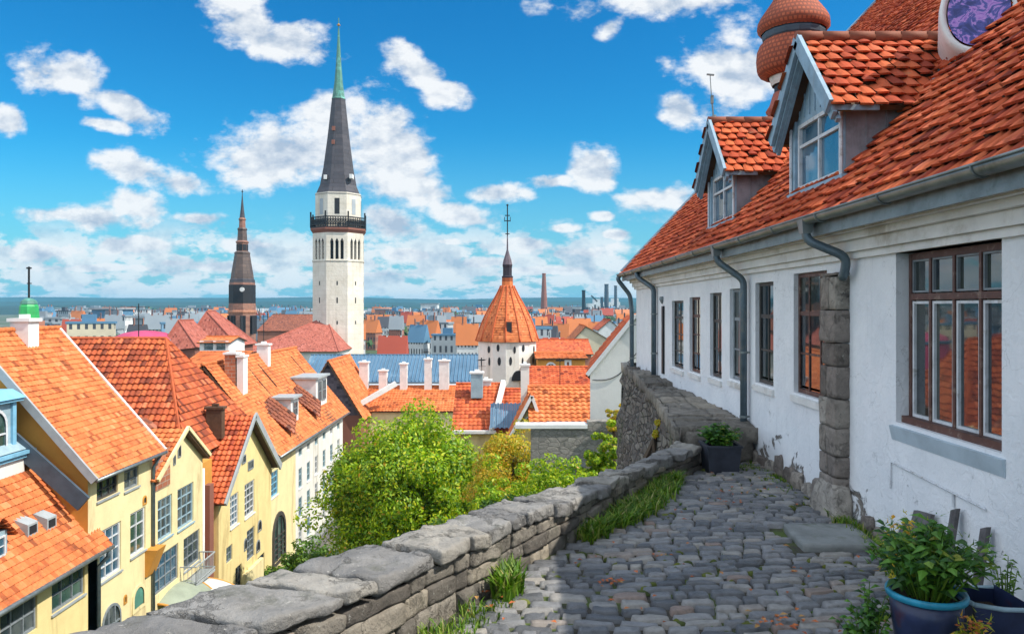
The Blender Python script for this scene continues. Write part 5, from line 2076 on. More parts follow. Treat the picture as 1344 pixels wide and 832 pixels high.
# ---- the blue dormer pavilion above the low roof
def pavilion():
    x1, y0, y1 = -18.1, 22.5, 28.3
    root = thing('blue_attic_house', 'white attic storey with light blue arched dormer beside the big orange roof', 'house', (x1, 26, TOWN))
    w = MB()
    w.box(-25, x1, y0, y1, TOWN, -3.55)
    w.build('wall', M['white'], root)
    t = MB()
    t.box(-25.2, x1 + .12, y0 - .1, y1 + .25, -3.55, -3.40)
    t.box(-25.2, x1 + .22, y0 - .1, y1 + .35, -3.40, -3.28)
    t.build('cornice', M['bluetrim'], root)
    rf = MB()
    slope(rf, None, (x1 + .1, y0, -3.26), (x1 + .1, y1 + .2, -3.26), (-21.5, y1 + .2, -.6), (-21.5, y0, -.6), False, .4, .5)
    rf.face([(x1 + .1, y1 + .2, -3.26), (-25, y1 + .2, -3.26), (-21.5, y1 + .2, -.6)])
    rf.build('roof', M['bluegrey'], root)
    d = MB()
    dx, dy0, dy1 = -18.35, 25.9, 28.1
    d.box(-21, dx, dy0, dy1, -3.3, -1.45)
    do = d.build('dormer', M['bluegrey'], root)
    c = MB()
    c.box(-21.1, dx + .22, dy0 - .2, dy1 + .2, -1.45, -1.33)
    c.hexa([(-21.1, dy0 - .25, -1.33), (dx + .3, dy0 - .25, -1.33), (dx + .3, dy1 + .25, -1.33), (-21.1, dy1 + .25, -1.33),
            (-21.1, dy0 + .1, -1.0), (dx, dy0 + .1, -1.0), (dx, dy1 - .1, -1.0), (-21.1, dy1 - .1, -1.0)])
    c.build('dormer_cap', M['bluetrim'], do)
    arched(do, (dx, 0, 0), Y_, X, (26.35, 27.65, -3.15, -1.62), 0.06, 'window', 'whiteframe', 'glass_green', 2, 2, .11)
    for yy in (dy0 + .12, dy1 - .12):
        p = MB()
        p.box(dx, dx + .09, yy - .1, yy + .1, -3.28, -1.46)
        p.build('pilaster', M['bluetrim'], do)


pavilion()


# ---- house 2: the big orange roof
def house_big_roof():
    root = thing('big_orange_roof_house', 'yellow house under the biggest plain orange roof, left edge of town', 'house', (SX, 31, TOWN))
    y0, y1 = 28.75, 33.9
    ze, zr, xr = -4.0, 1.0, -20.4
    rects = [(frect(127, 155, 616, 652), 3, 3, 'darkframe', 'glass_far', 'greytrim'),
             (frect(163, 182, 606, 641), 2, 3, 'greyframe', 'glass_far', 'greytrim'),
             (frect(131, 159, 690, 756), 3, 4, 'whiteframe', 'glass_blue', 'greytrim', 'tall white window with a transom in a grey surround'),
             (frect(171, 191, 669, 726), 2, 3, 'whiteframe', 'glass_green', 'greytrim')]
    def ex(w):
        w.face([(SX, y1, TOWN), (-25, y1, TOWN), (-25, y1, ze), (SX, y1, ze)])
        w.face([(SX, y1, ze), (-24.9, y1, ze), (xr, y1, zr - .1)])
        w.face([(-25, y1, TOWN), (-25, y0, TOWN), (-25, y0, ze), (-25, y1, ze)])
    facade(root, y0, y1, TOWN, ze, rects, 'cream2', extra=ex)
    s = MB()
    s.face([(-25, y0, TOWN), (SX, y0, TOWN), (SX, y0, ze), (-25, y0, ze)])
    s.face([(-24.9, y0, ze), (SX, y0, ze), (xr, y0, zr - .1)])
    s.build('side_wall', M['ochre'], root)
    r, un = MB(), MB()
    a, b = y0 - .25, y1 + .3
    slope(r, un, (SX + .4, a, ze - .45), (SX + .4, b, ze - .45), (xr, b, zr), (xr, a, zr), True, 0.21, 0.25, 0.05, 4, 0.06)
    slope(r, un, (-25.1, b, ze - .45), (-25.1, a, ze - .45), (xr, a, zr), (xr, b, zr), True, 0.4, 0.6, 0.06, 3)
    ro = r.build('roof', M['tile_orange'], root)
    un.build('roof_boards', M['under'], ro)
    v = MB()
    v.bar((SX + .42, b + .04, ze - .40), (xr, b + .04, zr + .1), .14, .12)
    v.build('verge', M['trim'], ro)
    v = MB()
    v.bar((SX + .42, a - .04, ze - .50), (xr, a - .04, zr + .02), .10, .30)
    v.build('verge', M['greytrim'], ro)
    v = MB()
    v.bar((SX + .1, a - .2, ze - 1.3), (-18.6, a - .2, ze + 1.1), .12, .62)
    v.build('flashing', M['navy'], ro)
    g = MB()
    g.tube([(SX + .47, a, ze - .5), (SX + .47, b, ze - .5)], .08, 8)
    g.build('gutter', M['zinc'], ro, smooth=True)
    bd = MB()
    bd.box(SX, SX + .36, y0, y1, ze - .55, ze - .46)
    bd.build('eaves_board', M['trim'], root)
    rt = MB()
    y = a
    while y < b:
        rt.tube([(xr, y, zr + .06), (xr, y + .44, zr + .07)], [.13, .11], 7)
        y += .42
    rt.build('ridge', M['tile_orange'], ro, smooth=True)
    # doorway and small openings on the ground storeys
    arched(root, (SX, 0, 0), Y_, X, frect(173, 190, 766, 800), .05, 'door', 'cream3', 'copper', 1, 1, .14)
    arched(root, (SX, 0, 0), Y_, X, frect(133, 158, 792, 835), .05, 'window', 'greyframe', 'glass_far', 3, 3, .1)
    arched(root, (SX, 0, 0), Y_, X, frect(187, 192, 650, 662), .04, 'window', 'ochre', 'opening', 1, 1, .08)
    arched(root, (SX, 0, 0), Y_, X, frect(162, 166, 780, 792), .04, 'window', 'ochre', 'opening', 1, 1, .08)
    bx = MB()      # small corbelled box under the corner window
    ya, yb, za, zb = frect(190, 202, 718, 738)
    bx.hexa([(SX, ya, za - .5), (SX + .1, ya, za - .5), (SX + .1, yb, za - .5), (SX, yb, za - .5), (SX, ya, zb), (SX + .55, ya, zb), (SX + .55, yb, zb), (SX, yb, zb)])
    bx.build('corbel_box', M['ochre'], root)
    chimney(root, -20.15, 31.5, -.5, 1.40, .75, .7, 'trim', 'trim')
    fl = MB()
    fl.box(-24.5, -20.5, 29.0, 31.5, .55, .92)
    fl.build('lead_flat', M['zinc'], ro)
    dp = MB()
    dp.tube([(SX + .45, y1 - .1, ze - .5), (SX + .1, y1 - .1, ze - 1.1), (SX + .1, y1 - .1, TOWN)], .07, 8)
    dp.build('downpipe', M['pipe'], root, smooth=True)


house_big_roof()


# ---- house 3a: cream front with the eyebrow dormer
def house_cream():
    root = thing('cream_gable_house', 'cream house with a small tiled gable and green grey awning at its door', 'house', (SX, 36.7, TOWN))
    y0, y1 = 33.95, 39.4
    ze, ym, zp = -5.6, 36.9, -3.9
    rects = [(frect(207, 226, 652, 706), 3, 4, 'bluegrey', 'glass_far', 'bluegrey'),
             (frect(233, 254, 637, 690), 3, 4, 'bluegrey', 'glass_far', 'bluegrey'),
             (frect(241, 262, 700, 742), 3, 3, 'greyframe', 'glass_far', 'greytrim'),
             (frect(203, 234, 722, 770), 4, 3, 'greyframe', 'glass_blue', None)]
    def ex(w):
        w.face([(SX, y0, ze), (SX, y1, ze), (SX, ym, zp)])
        w.face([(SX, y1, TOWN), (-26, y1, TOWN), (-26, y1, ze), (SX, y1, ze)])
        w.face([(-26, y0, TOWN), (SX, y0, TOWN), (SX, y0, ze), (-26, y0, ze)])
    facade(root, y0, y1, TOWN, ze, rects, 'cream3', extra=ex)
    r, un = MB(), MB()
    sl = (zp - ze) / (ym - y0)
    slope(r, un, (-26, y0 - .2, ze - .15), (SX + .3, y0 - .2, ze - .15), (SX + .3, ym, zp), (-26, ym, zp), True, .28, .34, .07, 4, .05)
    slope(r, un, (SX + .3, y1 + .2, ze - .15), (-26, y1 + .2, ze - .15), (-26, ym, zp), (SX + .3, ym, zp), True, .28, .34, .07, 4, .05)
    ro = r.build('roof', M['tile_orange'], root)
    un.build('roof_boards', M['under'], ro)
    v = MB()
    v.bar((SX + .32, y0 - .2, ze - .08), (SX + .32, ym, zp + .08), .12, .16)
    v.bar((SX + .32, ym, zp + .08), (SX + .32, y1 + .2, ze - .08), .12, .16)
    v.build('verge', M['cream2'], ro)
    # brick patch and attic slits
    b = MB()
    ya, yb, za, zb = frect(203, 222, 590, 640)
    b.slab((SX, 0, 0), Y_, X, ya, yb, za, zb, .0, .05)
    for q in range(len(b.uv)):
        b.uv[q] = [(0, 0), (yb - ya, 0), (yb - ya, zb - za), (0, zb - za)]
    b.build('brick_patch', M['brickn'], root)
    for r4 in ((227, 230, 596, 610), (233, 237, 583, 600)):
        arched(root, (SX, 0, 0), Y_, X, frect(*r4), .04, 'window', 'greyframe', 'opening', 1, 1, .06)
    # awning over the entrance: two curved canvas hoods
    aw = thing('door_awning', 'curved green grey canvas awning with orange edge at foot of cream house', 'awning', (SX, 36.8, -13))
    for (y_a, y_b, zt_, R_, mt, out) in ((34.4, 37.6, -11.4, 2.9, 'canvas', 1.9), (36.9, 39.2, -11.9, 2.2, 'canvasw', 2.7)):
        m = MB()
        n_ = 14
        vs = []
        for i in range(n_ + 1):
            t = math.pi * 0.5 * i / n_
            for j in range(7):
                s = j / 6
                yy = y_a + (y_b - y_a) * s
                bulge = .25 * math.sin(math.pi * s)
                vs.append((SX + out * math.sin(t) * (1 + .1 * bulge), yy, zt_ + bulge - R_ * (1 - math.cos(t)) * .8))
        m.faces(vs, [(i * 7 + j, i * 7 + j + 1, (i + 1) * 7 + j + 1, (i + 1) * 7 + j) for i in range(n_) for j in range(6)])
        m.build('canopy', M[mt], aw, smooth=True)
        e = MB()
        e.tube([vs[i * 7] for i in range(n_ + 1)], .06, 6)
        e.tube([vs[i * 7 + 6] for i in range(n_ + 1)], .05, 6)
        e.build('edge_trim', M['ochre'], aw, smooth=True)
    # small iron balcony above the awning
    ya, yb, za, zb = frect(236, 262, 742, 756)
    bl = MB()
    bl.box(SX, SX + .8, ya, yb, za - .12, za)
    bo = bl.build('balcony', M['greytrim'], root)
    bl = MB()
    for p, q in (((SX + .78, ya, 0), (SX + .78, yb, 0)), ((SX, ya, 0), (SX + .78, ya, 0)), ((SX, yb, 0), (SX + .78, yb, 0))):
        p, q = Vector(p), Vector(q)
        for zz in (za + .1, za + .85):
            bl.bar(p + Z * zz, q + Z * zz, .05, .05)
        n_ = max(3, int((q - p).length / .16))
        for i in range(n_ + 1):
            r_ = p.lerp(q, i / n_)
            bl.tube([r_ + Z * za, r_ + Z * (za + .85)], .015, 4)
    bl.build('balcony_railing', M['greytrim'], bo)
    # ochre strip and pipe between the cream house and its neighbour
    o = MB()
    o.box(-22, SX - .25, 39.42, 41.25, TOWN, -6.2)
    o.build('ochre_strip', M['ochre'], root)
    q = MB()
    q.box(SX - .25, SX + .05, 40.2, 40.75, TOWN, -7.4)
    q.build('pilaster', M['brickfar'], root)
    q = MB()
    q.tube([(SX - .1, 39.7, -6.4), (SX - .1, 39.7, TOWN)], .09, 8)
    q.build('downpipe', M['trim'], root, smooth=True)


house_cream()


# ---- house 3b: hipped dark tiled roof behind
def house_hipped():
    x0, x1, y0, y1 = -31.0, -17.2, 39.6, 50.2
    root = pitched_house('hipped_roof_house', 'house with steep hipped roof of dark ribbed tiles behind the cream gable', 'house', x0, x1, y0, y1, TOWN, -5.6, 0.1,
                         'x', 'cream2', 'tile_dark', (4.0, 3.2), True, .35, tw=.32, row=.42, h=.11, seg=5, sag=.08)
    # eyebrow dormer on the camera side slope
    d = MB()
    yf = 38.2
    for i in range(13):
        pass
    K = 12
    vs = []
    for j in range(5):
        yy = 38.2 + j * .9
        sc_ = 1 - j * .16
        for i in range(K + 1):
            t = i / K
            vs.append((-21.5 + 2.8 * t, yy, -4.9 + 1.25 * sc_ * math.sin(math.pi * t) ** .8 + j * .12))
    d.faces(vs, [(j * (K + 1) + i, j * (K + 1) + i + 1, (j + 1) * (K + 1) + i + 1, (j + 1) * (K + 1) + i) for j in range(4) for i in range(K)],
            [(i * .6, j * 2.2) for j in range(5) for i in range(K + 1)])
    do = d.build('eyebrow_dormer', M['tile_brown'], root, smooth=True)
    f = MB()
    f.face([(-21.4 + 2.6 * i / K, yf + .06, -5.0 + 1.2 * math.sin(math.pi * i / K) ** .8) for i in range(K + 1)])
    f.build('dormer_front', M['greywood'], do)
    arched(do, (-20.5, yf + .04, 0), X, -Y_, (0.0, .75, -4.95, -4.05), .05, 'window', 'whiteframe', 'glass_green', 2, 1, .1)
    t = MB()
    t.tube([(-21.6 + 3.0 * i / K, yf - .05, -4.88 + 1.32 * math.sin(math.pi * i / K) ** .8) for i in range(K + 1)], .09, 6)
    t.build('dormer_edge', M['trim'], do, smooth=True)


house_hipped()


# ---- house 4: yellow gable facing the street
def house_gable():
    y0, y1 = 41.3, 50.3
    ym, ze, zp = 45.7, -8.3, -4.55
    X0 = SX + .1
    root = thing('yellow_gable_house', 'yellow house with steep pointed gable and red side roof facing the street', 'house', (X0, 45.8, TOWN))
    def fr(*a):
        return frect(*a, X0=X0)
    rects = [(fr(302, 313, 648, 690), 3, 5, 'whiteframe', 'glass_blue', 'trim'),
             (fr(321, 334, 632, 676), 3, 5, 'whiteframe', 'glass_far', 'trim'),
             (fr(324, 334, 693, 733), 2, 5, 'greyframe', 'glass_far', None),
             (fr(297, 305, 716, 737), 2, 2, 'greyframe', 'glass_green', None),
             (fr(309, 317, 742, 774), 2, 3, 'darkframe', 'glass_far', None),
             (fr(338, 347, 728, 765), 2, 3, 'darkframe', 'glass_blue', None)]
    def ex(w):
        w.face([(X0, y0, ze), (X0, y1, ze), (X0, ym, zp)])
        w.face([(X0, y1, TOWN), (-26, y1, TOWN), (-26, y1, ze), (X0, y1, ze)])
        w.face([(-26, y0, TOWN), (X0, y0, TOWN), (X0, y0, ze), (-26, y0, ze)])
    facade(root, y0, y1, TOWN, ze, rects, 'cream', X0=X0, extra=ex)
    for r4 in ((317, 322, 597, 608), (306, 312, 611, 622), (325, 332, 604, 616)):
        window(root, (X0, 0, 0), Y_, X, fr(*r4), -.03, 1, 1, 'greyframe', 'glass_far', .07, .03, None, .06)
    r, un = MB(), MB()
    slope(r, un, (-24, y0 - .35, ze - .3), (X0 + .5, y0 - .35, ze - .3), (X0 + .5, ym, zp), (-24, ym, zp), True, .30, .36, .10, 5, .05)
    slope(r, un, (X0 + .5, y1 + .3, ze - .25), (-24, y1 + .3, ze - .25), (-24, ym, zp), (X0 + .5, ym, zp), True, .30, .36, .10, 5, .05)
    ro = r.build('roof', M['tile_red'], root)
    un.build('roof_boards', M['under'], ro)
    v = MB()
    v.bar((X0 + .52, y0 - .4, ze - .3), (X0 + .52, ym, zp + .05), .12, .22)
    v.bar((X0 + .52, ym, zp + .05), (X0 + .52, y1 + .4, ze - .3), .12, .45)
    v.build('verge', M['greytrim'], ro)
    chimney(root, -17.2, 44.2, -5.6, -3.9, .9, .5, 'under', 'under')
    b = MB()
    b.slab((X0, 0, 0), Y_, X, fr(318, 341, 742, 770)[0], fr(318, 341, 742, 770)[1], fr(318, 341, 742, 770)[2], fr(318, 341, 742, 770)[3], 0, .25)
    b.build('shop_front', M['cream2'], root)
    for r4 in ((338, 343, 682, 697), (336, 341, 708, 724), (320, 324, 706, 722)):
        arched(root, (X0, 0, 0), Y_, X, fr(*r4), .04, 'window', 'greyframe', 'opening', 1, 1, .09)


house_gable()


# ---- house 5: long orange roof, cream part and white part
def house_long():
    y0, y1 = 50.6, 72.0
    ze, zr, xr = -7.4, -1.9, -20.6
    root = thing('long_orange_roof_house', 'long street house, white windowed front, plain orange roof, behind the yellow gable', 'house', (SX, 60, TOWN))
    ysplit = 56.3
    ra = [(frect(355, 365, 618, 651), 2, 4, 'bluetrim', 'glass_blue', 'trim'),
          (frect(355, 362, 594, 612), 2, 2, 'bluegrey', 'glass_blue', None)]
    def ex(w):
        w.face([(SX, y1, TOWN), (-26, y1, TOWN), (-26, y1, ze), (SX, y1, ze)])
        w.face([(SX, y1, ze), (-25.2, y1, ze), (xr, y1, zr - .1)])
        w.face([(-26, y0, TOWN), (SX, y0, TOWN), (SX, y0, ze), (-26, y0, ze)])
        w.face([(-26, y1, TOWN), (-26, y0, TOWN), (-26, y0, ze), (-26, y1, ze)])
    facade(root, y0, ysplit, TOWN, ze, ra, 'cream2', extra=ex)
    rb = []
    for k, yy in enumerate((57.6, 59.9, 62.3, 64.9, 67.5, 70.2)):
        gm = 'glass_green' if k % 2 else 'glass_far'
        for zc, hh in ((-8.95, .62), (-10.9, 1.5), (-13.1, 1.5), (-15.2, 1.5)):
            if zc < -15 and k == 2:
                continue
            rb.append(((yy - .48, yy + .48, zc - hh / 2, zc + hh / 2), 2, 3 if hh > 1 else 1, 'bluegrey' if (k + int(-zc)) % 3 else 'whiteframe', gm, 'trim' if hh > 1 else None))
    facade(root, ysplit + .01, y1, TOWN, ze, rb, 'white', wallname='white_wall')
    arched(root, (SX, 0, 0), Y_, X, frect(357, 374, 671, 738), .10, 'gateway', 'darkframe', 'glass_green', 3, 6, .28)
    r, un = MB(), MB()
    a, b = y0 + .1, y1 + .3
    slope(r, un, (SX + .5, a, ze - .55), (SX + .5, b, ze - .55), (xr, b, zr), (xr, a, zr), True, .24, .28, .05, 4, .08)
    slope(r, un, (-25.5, b, ze - .3), (-25.5, a, ze - .3), (xr, a, zr), (xr, b, zr), True, .4, .6, .06, 3)
    ro = r.build('roof', M['tile_orange'], root)
    un.build('roof_boards', M['under'], ro)
    rt = MB()
    y = a
    while y < b:
        rt.tube([(xr, y, zr + .06), (xr, y + .5, zr + .07)], [.15, .13], 6)
        y += .48
    rt.build('ridge', M['tile_orange'], ro, smooth=True)
    bd = MB()
    bd.box(SX, SX + .42, y0, y1, ze - .75, ze - .58)
    bd.box(SX, SX + .2, y0, y1, ze - 1.0, ze - .76)
    bd.build('eaves_board', M['greytrim'], root)
    g = MB()
    g.tube([(SX + .58, a, ze - .6), (SX + .58, b, ze - .6)], .10, 6)
    g.build('gutter', M['zinc'], ro, smooth=True)

    def rx(z):
        return SX + .5 + (z - (ze - .55)) / (zr - ze + .55) * (xr - SX - .5)
    # roof dormers with dark sides
    for (yy, hw, zb_, hh, nm) in ((58.0, 1.0, -6.6, 1.7, 'small'), (66.5, 1.9, -6.5, 2.4, 'big')):
        x0 = rx(zb_) + .1
        xb = rx(zb_ + hh)
        d = MB()
        d.box(xb - .5, x0, yy - hw, yy + hw, zb_ - .3, zb_ + hh)
        do = d.build('dormer', M['trim'], ro)
        d = MB()
        d.box(xb - .6, x0 + .25, yy - hw - .2, yy + hw + .2, zb_ + hh, zb_ + hh + .16)
        d.build('dormer_roof', M['greytrim'], do)
        nwin = 1 if hw < 1.2 else 2
        for q in range(nwin):
            c = yy + (q - (nwin - 1) / 2) * 1.5
            window(do, (x0, 0, 0), Y_, X, (c - .55, c + .55, zb_ + .35, zb_ + hh - .25), -.05, 2, 2, 'greyframe', 'glass_far', .08, .05, None, .07)
        f = MB()
        slope(f, None, (x0 + .9, yy - hw - 2.2, zb_ - .55), (x0 - 1.6, yy - hw - 2.6, zb_ + 1.4), (x0 - 1.6, yy - hw - .02, zb_ + 1.9), (x0 + .4, yy - hw - .02, zb_ + .5), True, .35, .5, .08, 3)
        f.build('side_slope', M['tile_brown'], do)
    # chimneys
    chimney(root, -19.6, 53.4, -3.6, -1.3, .75, .9, 'brickn', 'trim')
    chimney(root, -18.9, 53.4, -4.3, -1.5, .45, .9, 'trim', 'trim')
    chimney(root, -20.2, 62.0, -3.0, -1.1, .9, .7, 'trim', 'trim')
    for yy, ln in ((57.5, .8), (60.0, .55), (69.0, .6)):
        q = MB()
        p0, p1 = Vector((rx(-2.6), yy, -2.6 + .12)), Vector((rx(-2.6 - 3.2 * ln), yy, -2.6 - 3.2 * ln + .12))
        q.bar(p0, p1, .10, .07)
        q.build('roof_seam', M['under'], ro)


house_long()


def boundary_ramp():
    root = thing('street_wall', 'low grey wall with dark sloping coping at the end of the street', 'wall', (-15, 58, TOWN))
    w = MB()
    w.hexa([(-14.4, 47, TOWN), (-14.0, 47, TOWN), (-13.6, 66, TOWN), (-14.0, 66, TOWN), (-14.4, 47, -15.9), (-14.0, 47, -15.9), (-13.6, 66, -14.9), (-14.0, 66, -14.9)])
    w.build('masonry', M['greywall'], root)
    c = MB()
    c.bar((-14.2, 47, -15.83), (-13.8, 66, -14.83), .6, .14)
    c.build('coping', M['woodgrey'], root)


boundary_ramp()


# ================================================================== ROOFS IN THE MIDDLE DISTANCE
def pxh(name, label, cat, px0, px1, pye, pyr, Y, dep, axis='x', **kw):
    x0, x1 = (px0 - 672) / FP * Y, (px1 - 672) / FP * Y
    ze = zat(pye, Y)
    zr = zat(pyr, Y + (dep / 2 if axis == 'x' else 0))
    return pitched_house(name, label, cat, x0, x1, Y, Y + dep, kw.pop('zb', TOWN), ze, zr, axis, **kw)


pxh('slate_gable_house', 'house with purple slate hung gable and one orange roof side behind the long roof', 'house', 388, 474, 545, 474, 78, 10, 'y', wall='brickfar', roof='tile_orange', gable='slate', tw=.35, row=.45, seg=3)
h = pxh('orange_row_house', 'low house with wide bright orange roof just above the big green tree', 'house', 468, 602, 538, 507, 82, 11, 'x', wall='cream2', roof='tile_orange', tw=.35, row=.45, seg=3)
for (px, w_, pt) in ((478, 1.0, 476), (503, .9, 487), (530, .8, 478), (562, .8, 472), (583, 1.1, 474)):
    chimney(h, (px - 672) / FP * 87, 87, zat(512, 87), zat(pt, 87), w_, .8, 'trim', 'trim')
for (pa, pb, q0, q1) in ((455, 520, 540, 503),):
    a_, b_ = at(pa, q0, 80.5), at(pb, q1, 82)
    m_ = MB()
    m_.bar(a_, b_, .6, .5)
    m_.build('white_coping', M['trim'], h)
h = pxh('red_roof_house', 'red roofed house with white coping and slim chimney right of the big tree', 'house', 598, 651, 564, 504, 56, 9, 'x', wall='cream2', roof='tile_red', tw=.33, row=.42, seg=4)
chimney(h, (626 - 672) / FP * 59, 59, -5, zat(490, 59), .9, .7, 'bluegrey', 'trim')
chimney(h, (638 - 672) / FP * 60.5, 60.5, -5, zat(500, 60.5), .8, .7, 'trim', 'trim')
m_ = MB()
m_.bar(at(645, 566, 55.6), at(661, 502, 60.4), .32, .5)
m_.build('white_coping', M['trim'], h)
m_ = MB()
m_.box((594 - 672) / FP * 56, (651 - 672) / FP * 56, 55.4, 55.7, zat(569, 55.5), zat(565, 55.5))
m_.build('eaves_board', M['trim'], h)
h = pxh('tin_patched_house', 'red roof with blue grey tin lower part, between white copings', 'house', 652, 702, 563, 511, 56.2, 9, 'x', wall='cream2', roof='tile_red', tw=.33, row=.42, seg=4)
m_ = MB()
p0, p1 = at(643, 562, 55.2), at(690, 562, 55.2)
q0, q1 = p0 + Vector((0, 1.9, 1.55)), p1 + Vector((0, 1.9, 1.55))
for i in range(16):
    a_, b_ = p0.lerp(p1, i / 16), p0.lerp(p1, (i + 1) / 16 - .004)
    c_, d_ = q0.lerp(q1, (i + 1) / 16 - .004), q0.lerp(q1, i / 16)
    zo = Vector((0, 0, .06 if i % 2 else .0))
    m_.face([a_ + zo, b_ + zo, c_ + zo, d_ + zo])
m_.build('tin_roof', M['metalblue'], h)
chimney(h, (689 - 672) / FP * 56.5, 56.5, -6.5, zat(480, 56.5), .62, .6, 'white', 'trim')
h = pxh('yellow_dormer_house', 'small yellow gable with round window in front of the red roofs', 'house', 671, 716, 572, 521, 51.5, 6, 'y', wall='cream', roof='tile_orange', tw=.3, row=.4, seg=4, ridge=.6, verge='trim', oh=.25)
rw = MB()
cc_ = at(694, 553, 51.45)
rw.lathe(0, 0, [(.0, 0), (.34, 0), (.34, .06), (.26, .07), (.0, .07)], 20)
for i, v_ in enumerate(rw.v):
    rw.v[i] = Vector((cc_.x + v_.x, cc_.y - v_.z, cc_.z + v_.y))
wo_ = rw.build('window', M['trim'], h)
rw = MB()
rw.face([(cc_.x + .25 * math.cos(2 * math.pi * i / 20), cc_.y - .075, cc_.z + .25 * math.sin(2 * math.pi * i / 20)) for i in range(20)])
rw.build('pane', M['opening'], wo_)
h = pxh('weave_tiled_house', 'house with coarse orange brown tiled roof left of the white gable', 'house', 700, 782, 556, 508, 50, 8, 'x', wall='cream2', roof='tile_orange', tw=.42, row=.5, h=.1, seg=5)
m_ = MB()
m_.box(at(718, 0, 49.6).x, at(768, 0, 49.6).x, 49.4, 49.9, zat(559, 49.6), zat(554, 49.6))
m_.build('eaves_board', M['greytrim'], h)
pxh('dark_red_house', 'dark red roofed house behind the coarse orange roof', 'house', 697, 790, 507, 482, 62, 9, 'x', wall='cream2', roof='tile_red', tw=.38, row=.5, seg=3)
h = pxh('orange_wall_house', 'bright orange house with arched window behind the round tower', 'house', 706, 768, 470, 463, 82, 9, 'x', wall='ochre', roof='tile_orange', tw=.5, row=.6, seg=3)
arched(h, (0, 82, 0), X, -Y_, ((716 - 672) * .082, (730 - 672) * .082, zat(489, 82), zat(475, 82)), .06, 'window', 'trim', 'glass_far', 2, 2, .2)
window(h, (0, 82, 0), X, -Y_, ((741 - 672) * .082, (750 - 672) * .082, zat(490, 82), zat(472, 82)), -.04, 1, 2, 'trim', 'brickfar', .25, .06, None, .08)
pxh('brick_red_block', 'brick red roofed block with white gable patches beyond the orange house', 'house', 700, 776, 464, 446, 105, 14, 'x', wall='farbrick', roof='tile_red', fine=False)
pxh('pale_gable_house', 'pale house with half orange roof at the middle of town right side', 'house', 752, 800, 446, 428, 150, 14, 'y', wall='farcream', roof='tile_orange', fine=False, ridge=.35)
pxh('red_steep_house', 'small steep red roofed house near the white gable top', 'house', 786, 815, 432, 420, 190, 14, 'y', wall='farwhite', roof='tile_red', fine=False)

# ---- blue-grey metal roof
def metal_roof():
    Y0, D = 115, 13
    x0, x1 = (396 - 672) / FP * Y0, (629 - 672) / FP * Y0
    ze, zr = zat(500, Y0), zat(466, Y0 + D / 2)
    root = pitched_house('blue_metal_roof_hall', 'long hall with blue grey standing seam metal roof before the white church tower', 'hall', x0, x1, Y0, Y0 + D, TOWN, ze, zr, 'x', 'fargrey', 'metalblue', fine=False)
    n = 46
    for i in range(n):
        x = x0 + (x1 - x0) * (i + .5) / n
        m = MB()
        m.bar((x, Y0 - .2, ze + .0), (x, Y0 + D / 2, zr + .05), .10, .2)
        m.build('roof_seam', M['roofblue'], root)
    m = MB()
    m.box(x0 + 6, x1 - 1, Y0 - 6, Y0 - .5, TOWN, ze - .3)
    m.build('annex', M['fargrey'], root)


metal_roof()


# ---- the white gable behind the far end of the white house
def white_gable():
    y0, y1 = 32.0, 44.0
    xa, xm, xb = 3.28, 5.15, 7.4
    za, zm = zat(492, y0), zat(418, y0)
    root = thing('white_gable_house', 'plain white steep gable wall beyond the far end of the white house', 'house', (xa, y0, -5))
    root.rotation_euler = (0, 0, -R(7.2))
    w = MB()
    w.face([(xa, y0, -7), (xb, y0, -7), (xb, y0, za + .5), (xm, y0, zm), (xa, y0, za)])
    w.face([(xa, y1, -7), (xa, y0, -7), (xa, y0, za), (xa, y1, za)])
    w.face([(xb, y0, -7), (xb, y1, -7), (xb, y1, za), (xb, y0, za)])
    w.build('wall', M['white'], root)
    r, un = MB(), MB()
    slope(r, un, (xa - .12, y1, za - .1), (xa - .12, y0 + .15, za - .1), (xm, y0 + .15, zm), (xm, y1, zm), True, .26, .34, .06, 4)
    slope(r, un, (xb + .1, y0 + .15, za + .4), (xb + .1, y1, za + .4), (xm, y1, zm), (xm, y0 + .15, zm), True, .26, .34, .06, 4)
    ro = r.build('roof', M['tile_red'], root)
    un.build('roof_boards', M['under'], ro)
    v = MB()
    v.bar((xa - .12, y0 + .03, za + .0), (xm + .02, y0 + .03, zm + .14), .26, .16)
    v.bar((xm, y0 + .03, zm + .14), (xb, y0 + .03, za + .5), .26, .16)
    v.build('coping', M['trim'], ro)
    c = MB()
    pts = []
    for i in range(13):
        t = i / 12
        p = Vector((xa + .1, y0 - .03, za - .2)).lerp(Vector((xm + .4, y0 - .03, zm - 1.0)), t)
        p.z -= .55 * math.sin(math.pi * t) * (1 if t < .6 else .7)
        pts.append(p)
    c.tube(pts, .018, 5)
    c.build('cable', M['darkmetal'], root)


white_gable()


def grey_wall():
    y = 30.0
    x0, x1 = (697 - 672) * .03, (822 - 672) * .03
    root = thing('grey_garden_wall', 'grey block wall with pale coping behind the autumn tree', 'wall', ((x0 + x1) / 2, y, -7))
    m = MB()
    m.box(x0, x1, y, y + .5, -9, zat(562, y))
    m.build('masonry', M['greywall'], root)
    c = MB()
    c.box(x0 - .6, (771 - 672) * .03, y - .08, y + .6, zat(562, y), zat(557, y))
    c.build('coping', M['trim'], root)
    b = MB()
    b.box((771 - 672) * .03 + .02, x1, y - .05, y + .55, zat(562, y) - .1, zat(553, y))
    b.build('upper_block', M['greywall'], root)
    p = MB()
    p.box((754 - 672) * .03, (768 - 672) * .03, y - .25, y - .02, zat(612, y), zat(605, y))
    p.build('stone_ledge', M['flag'], root)


grey_wall()


# ================================================================== TOWERS
def oct_prof(mb, cx, cy, prof, n=8, ph=R(22.5), uvs=(1, 1)):
    mb.lathe(cx, cy, prof, n, ph, uvs)


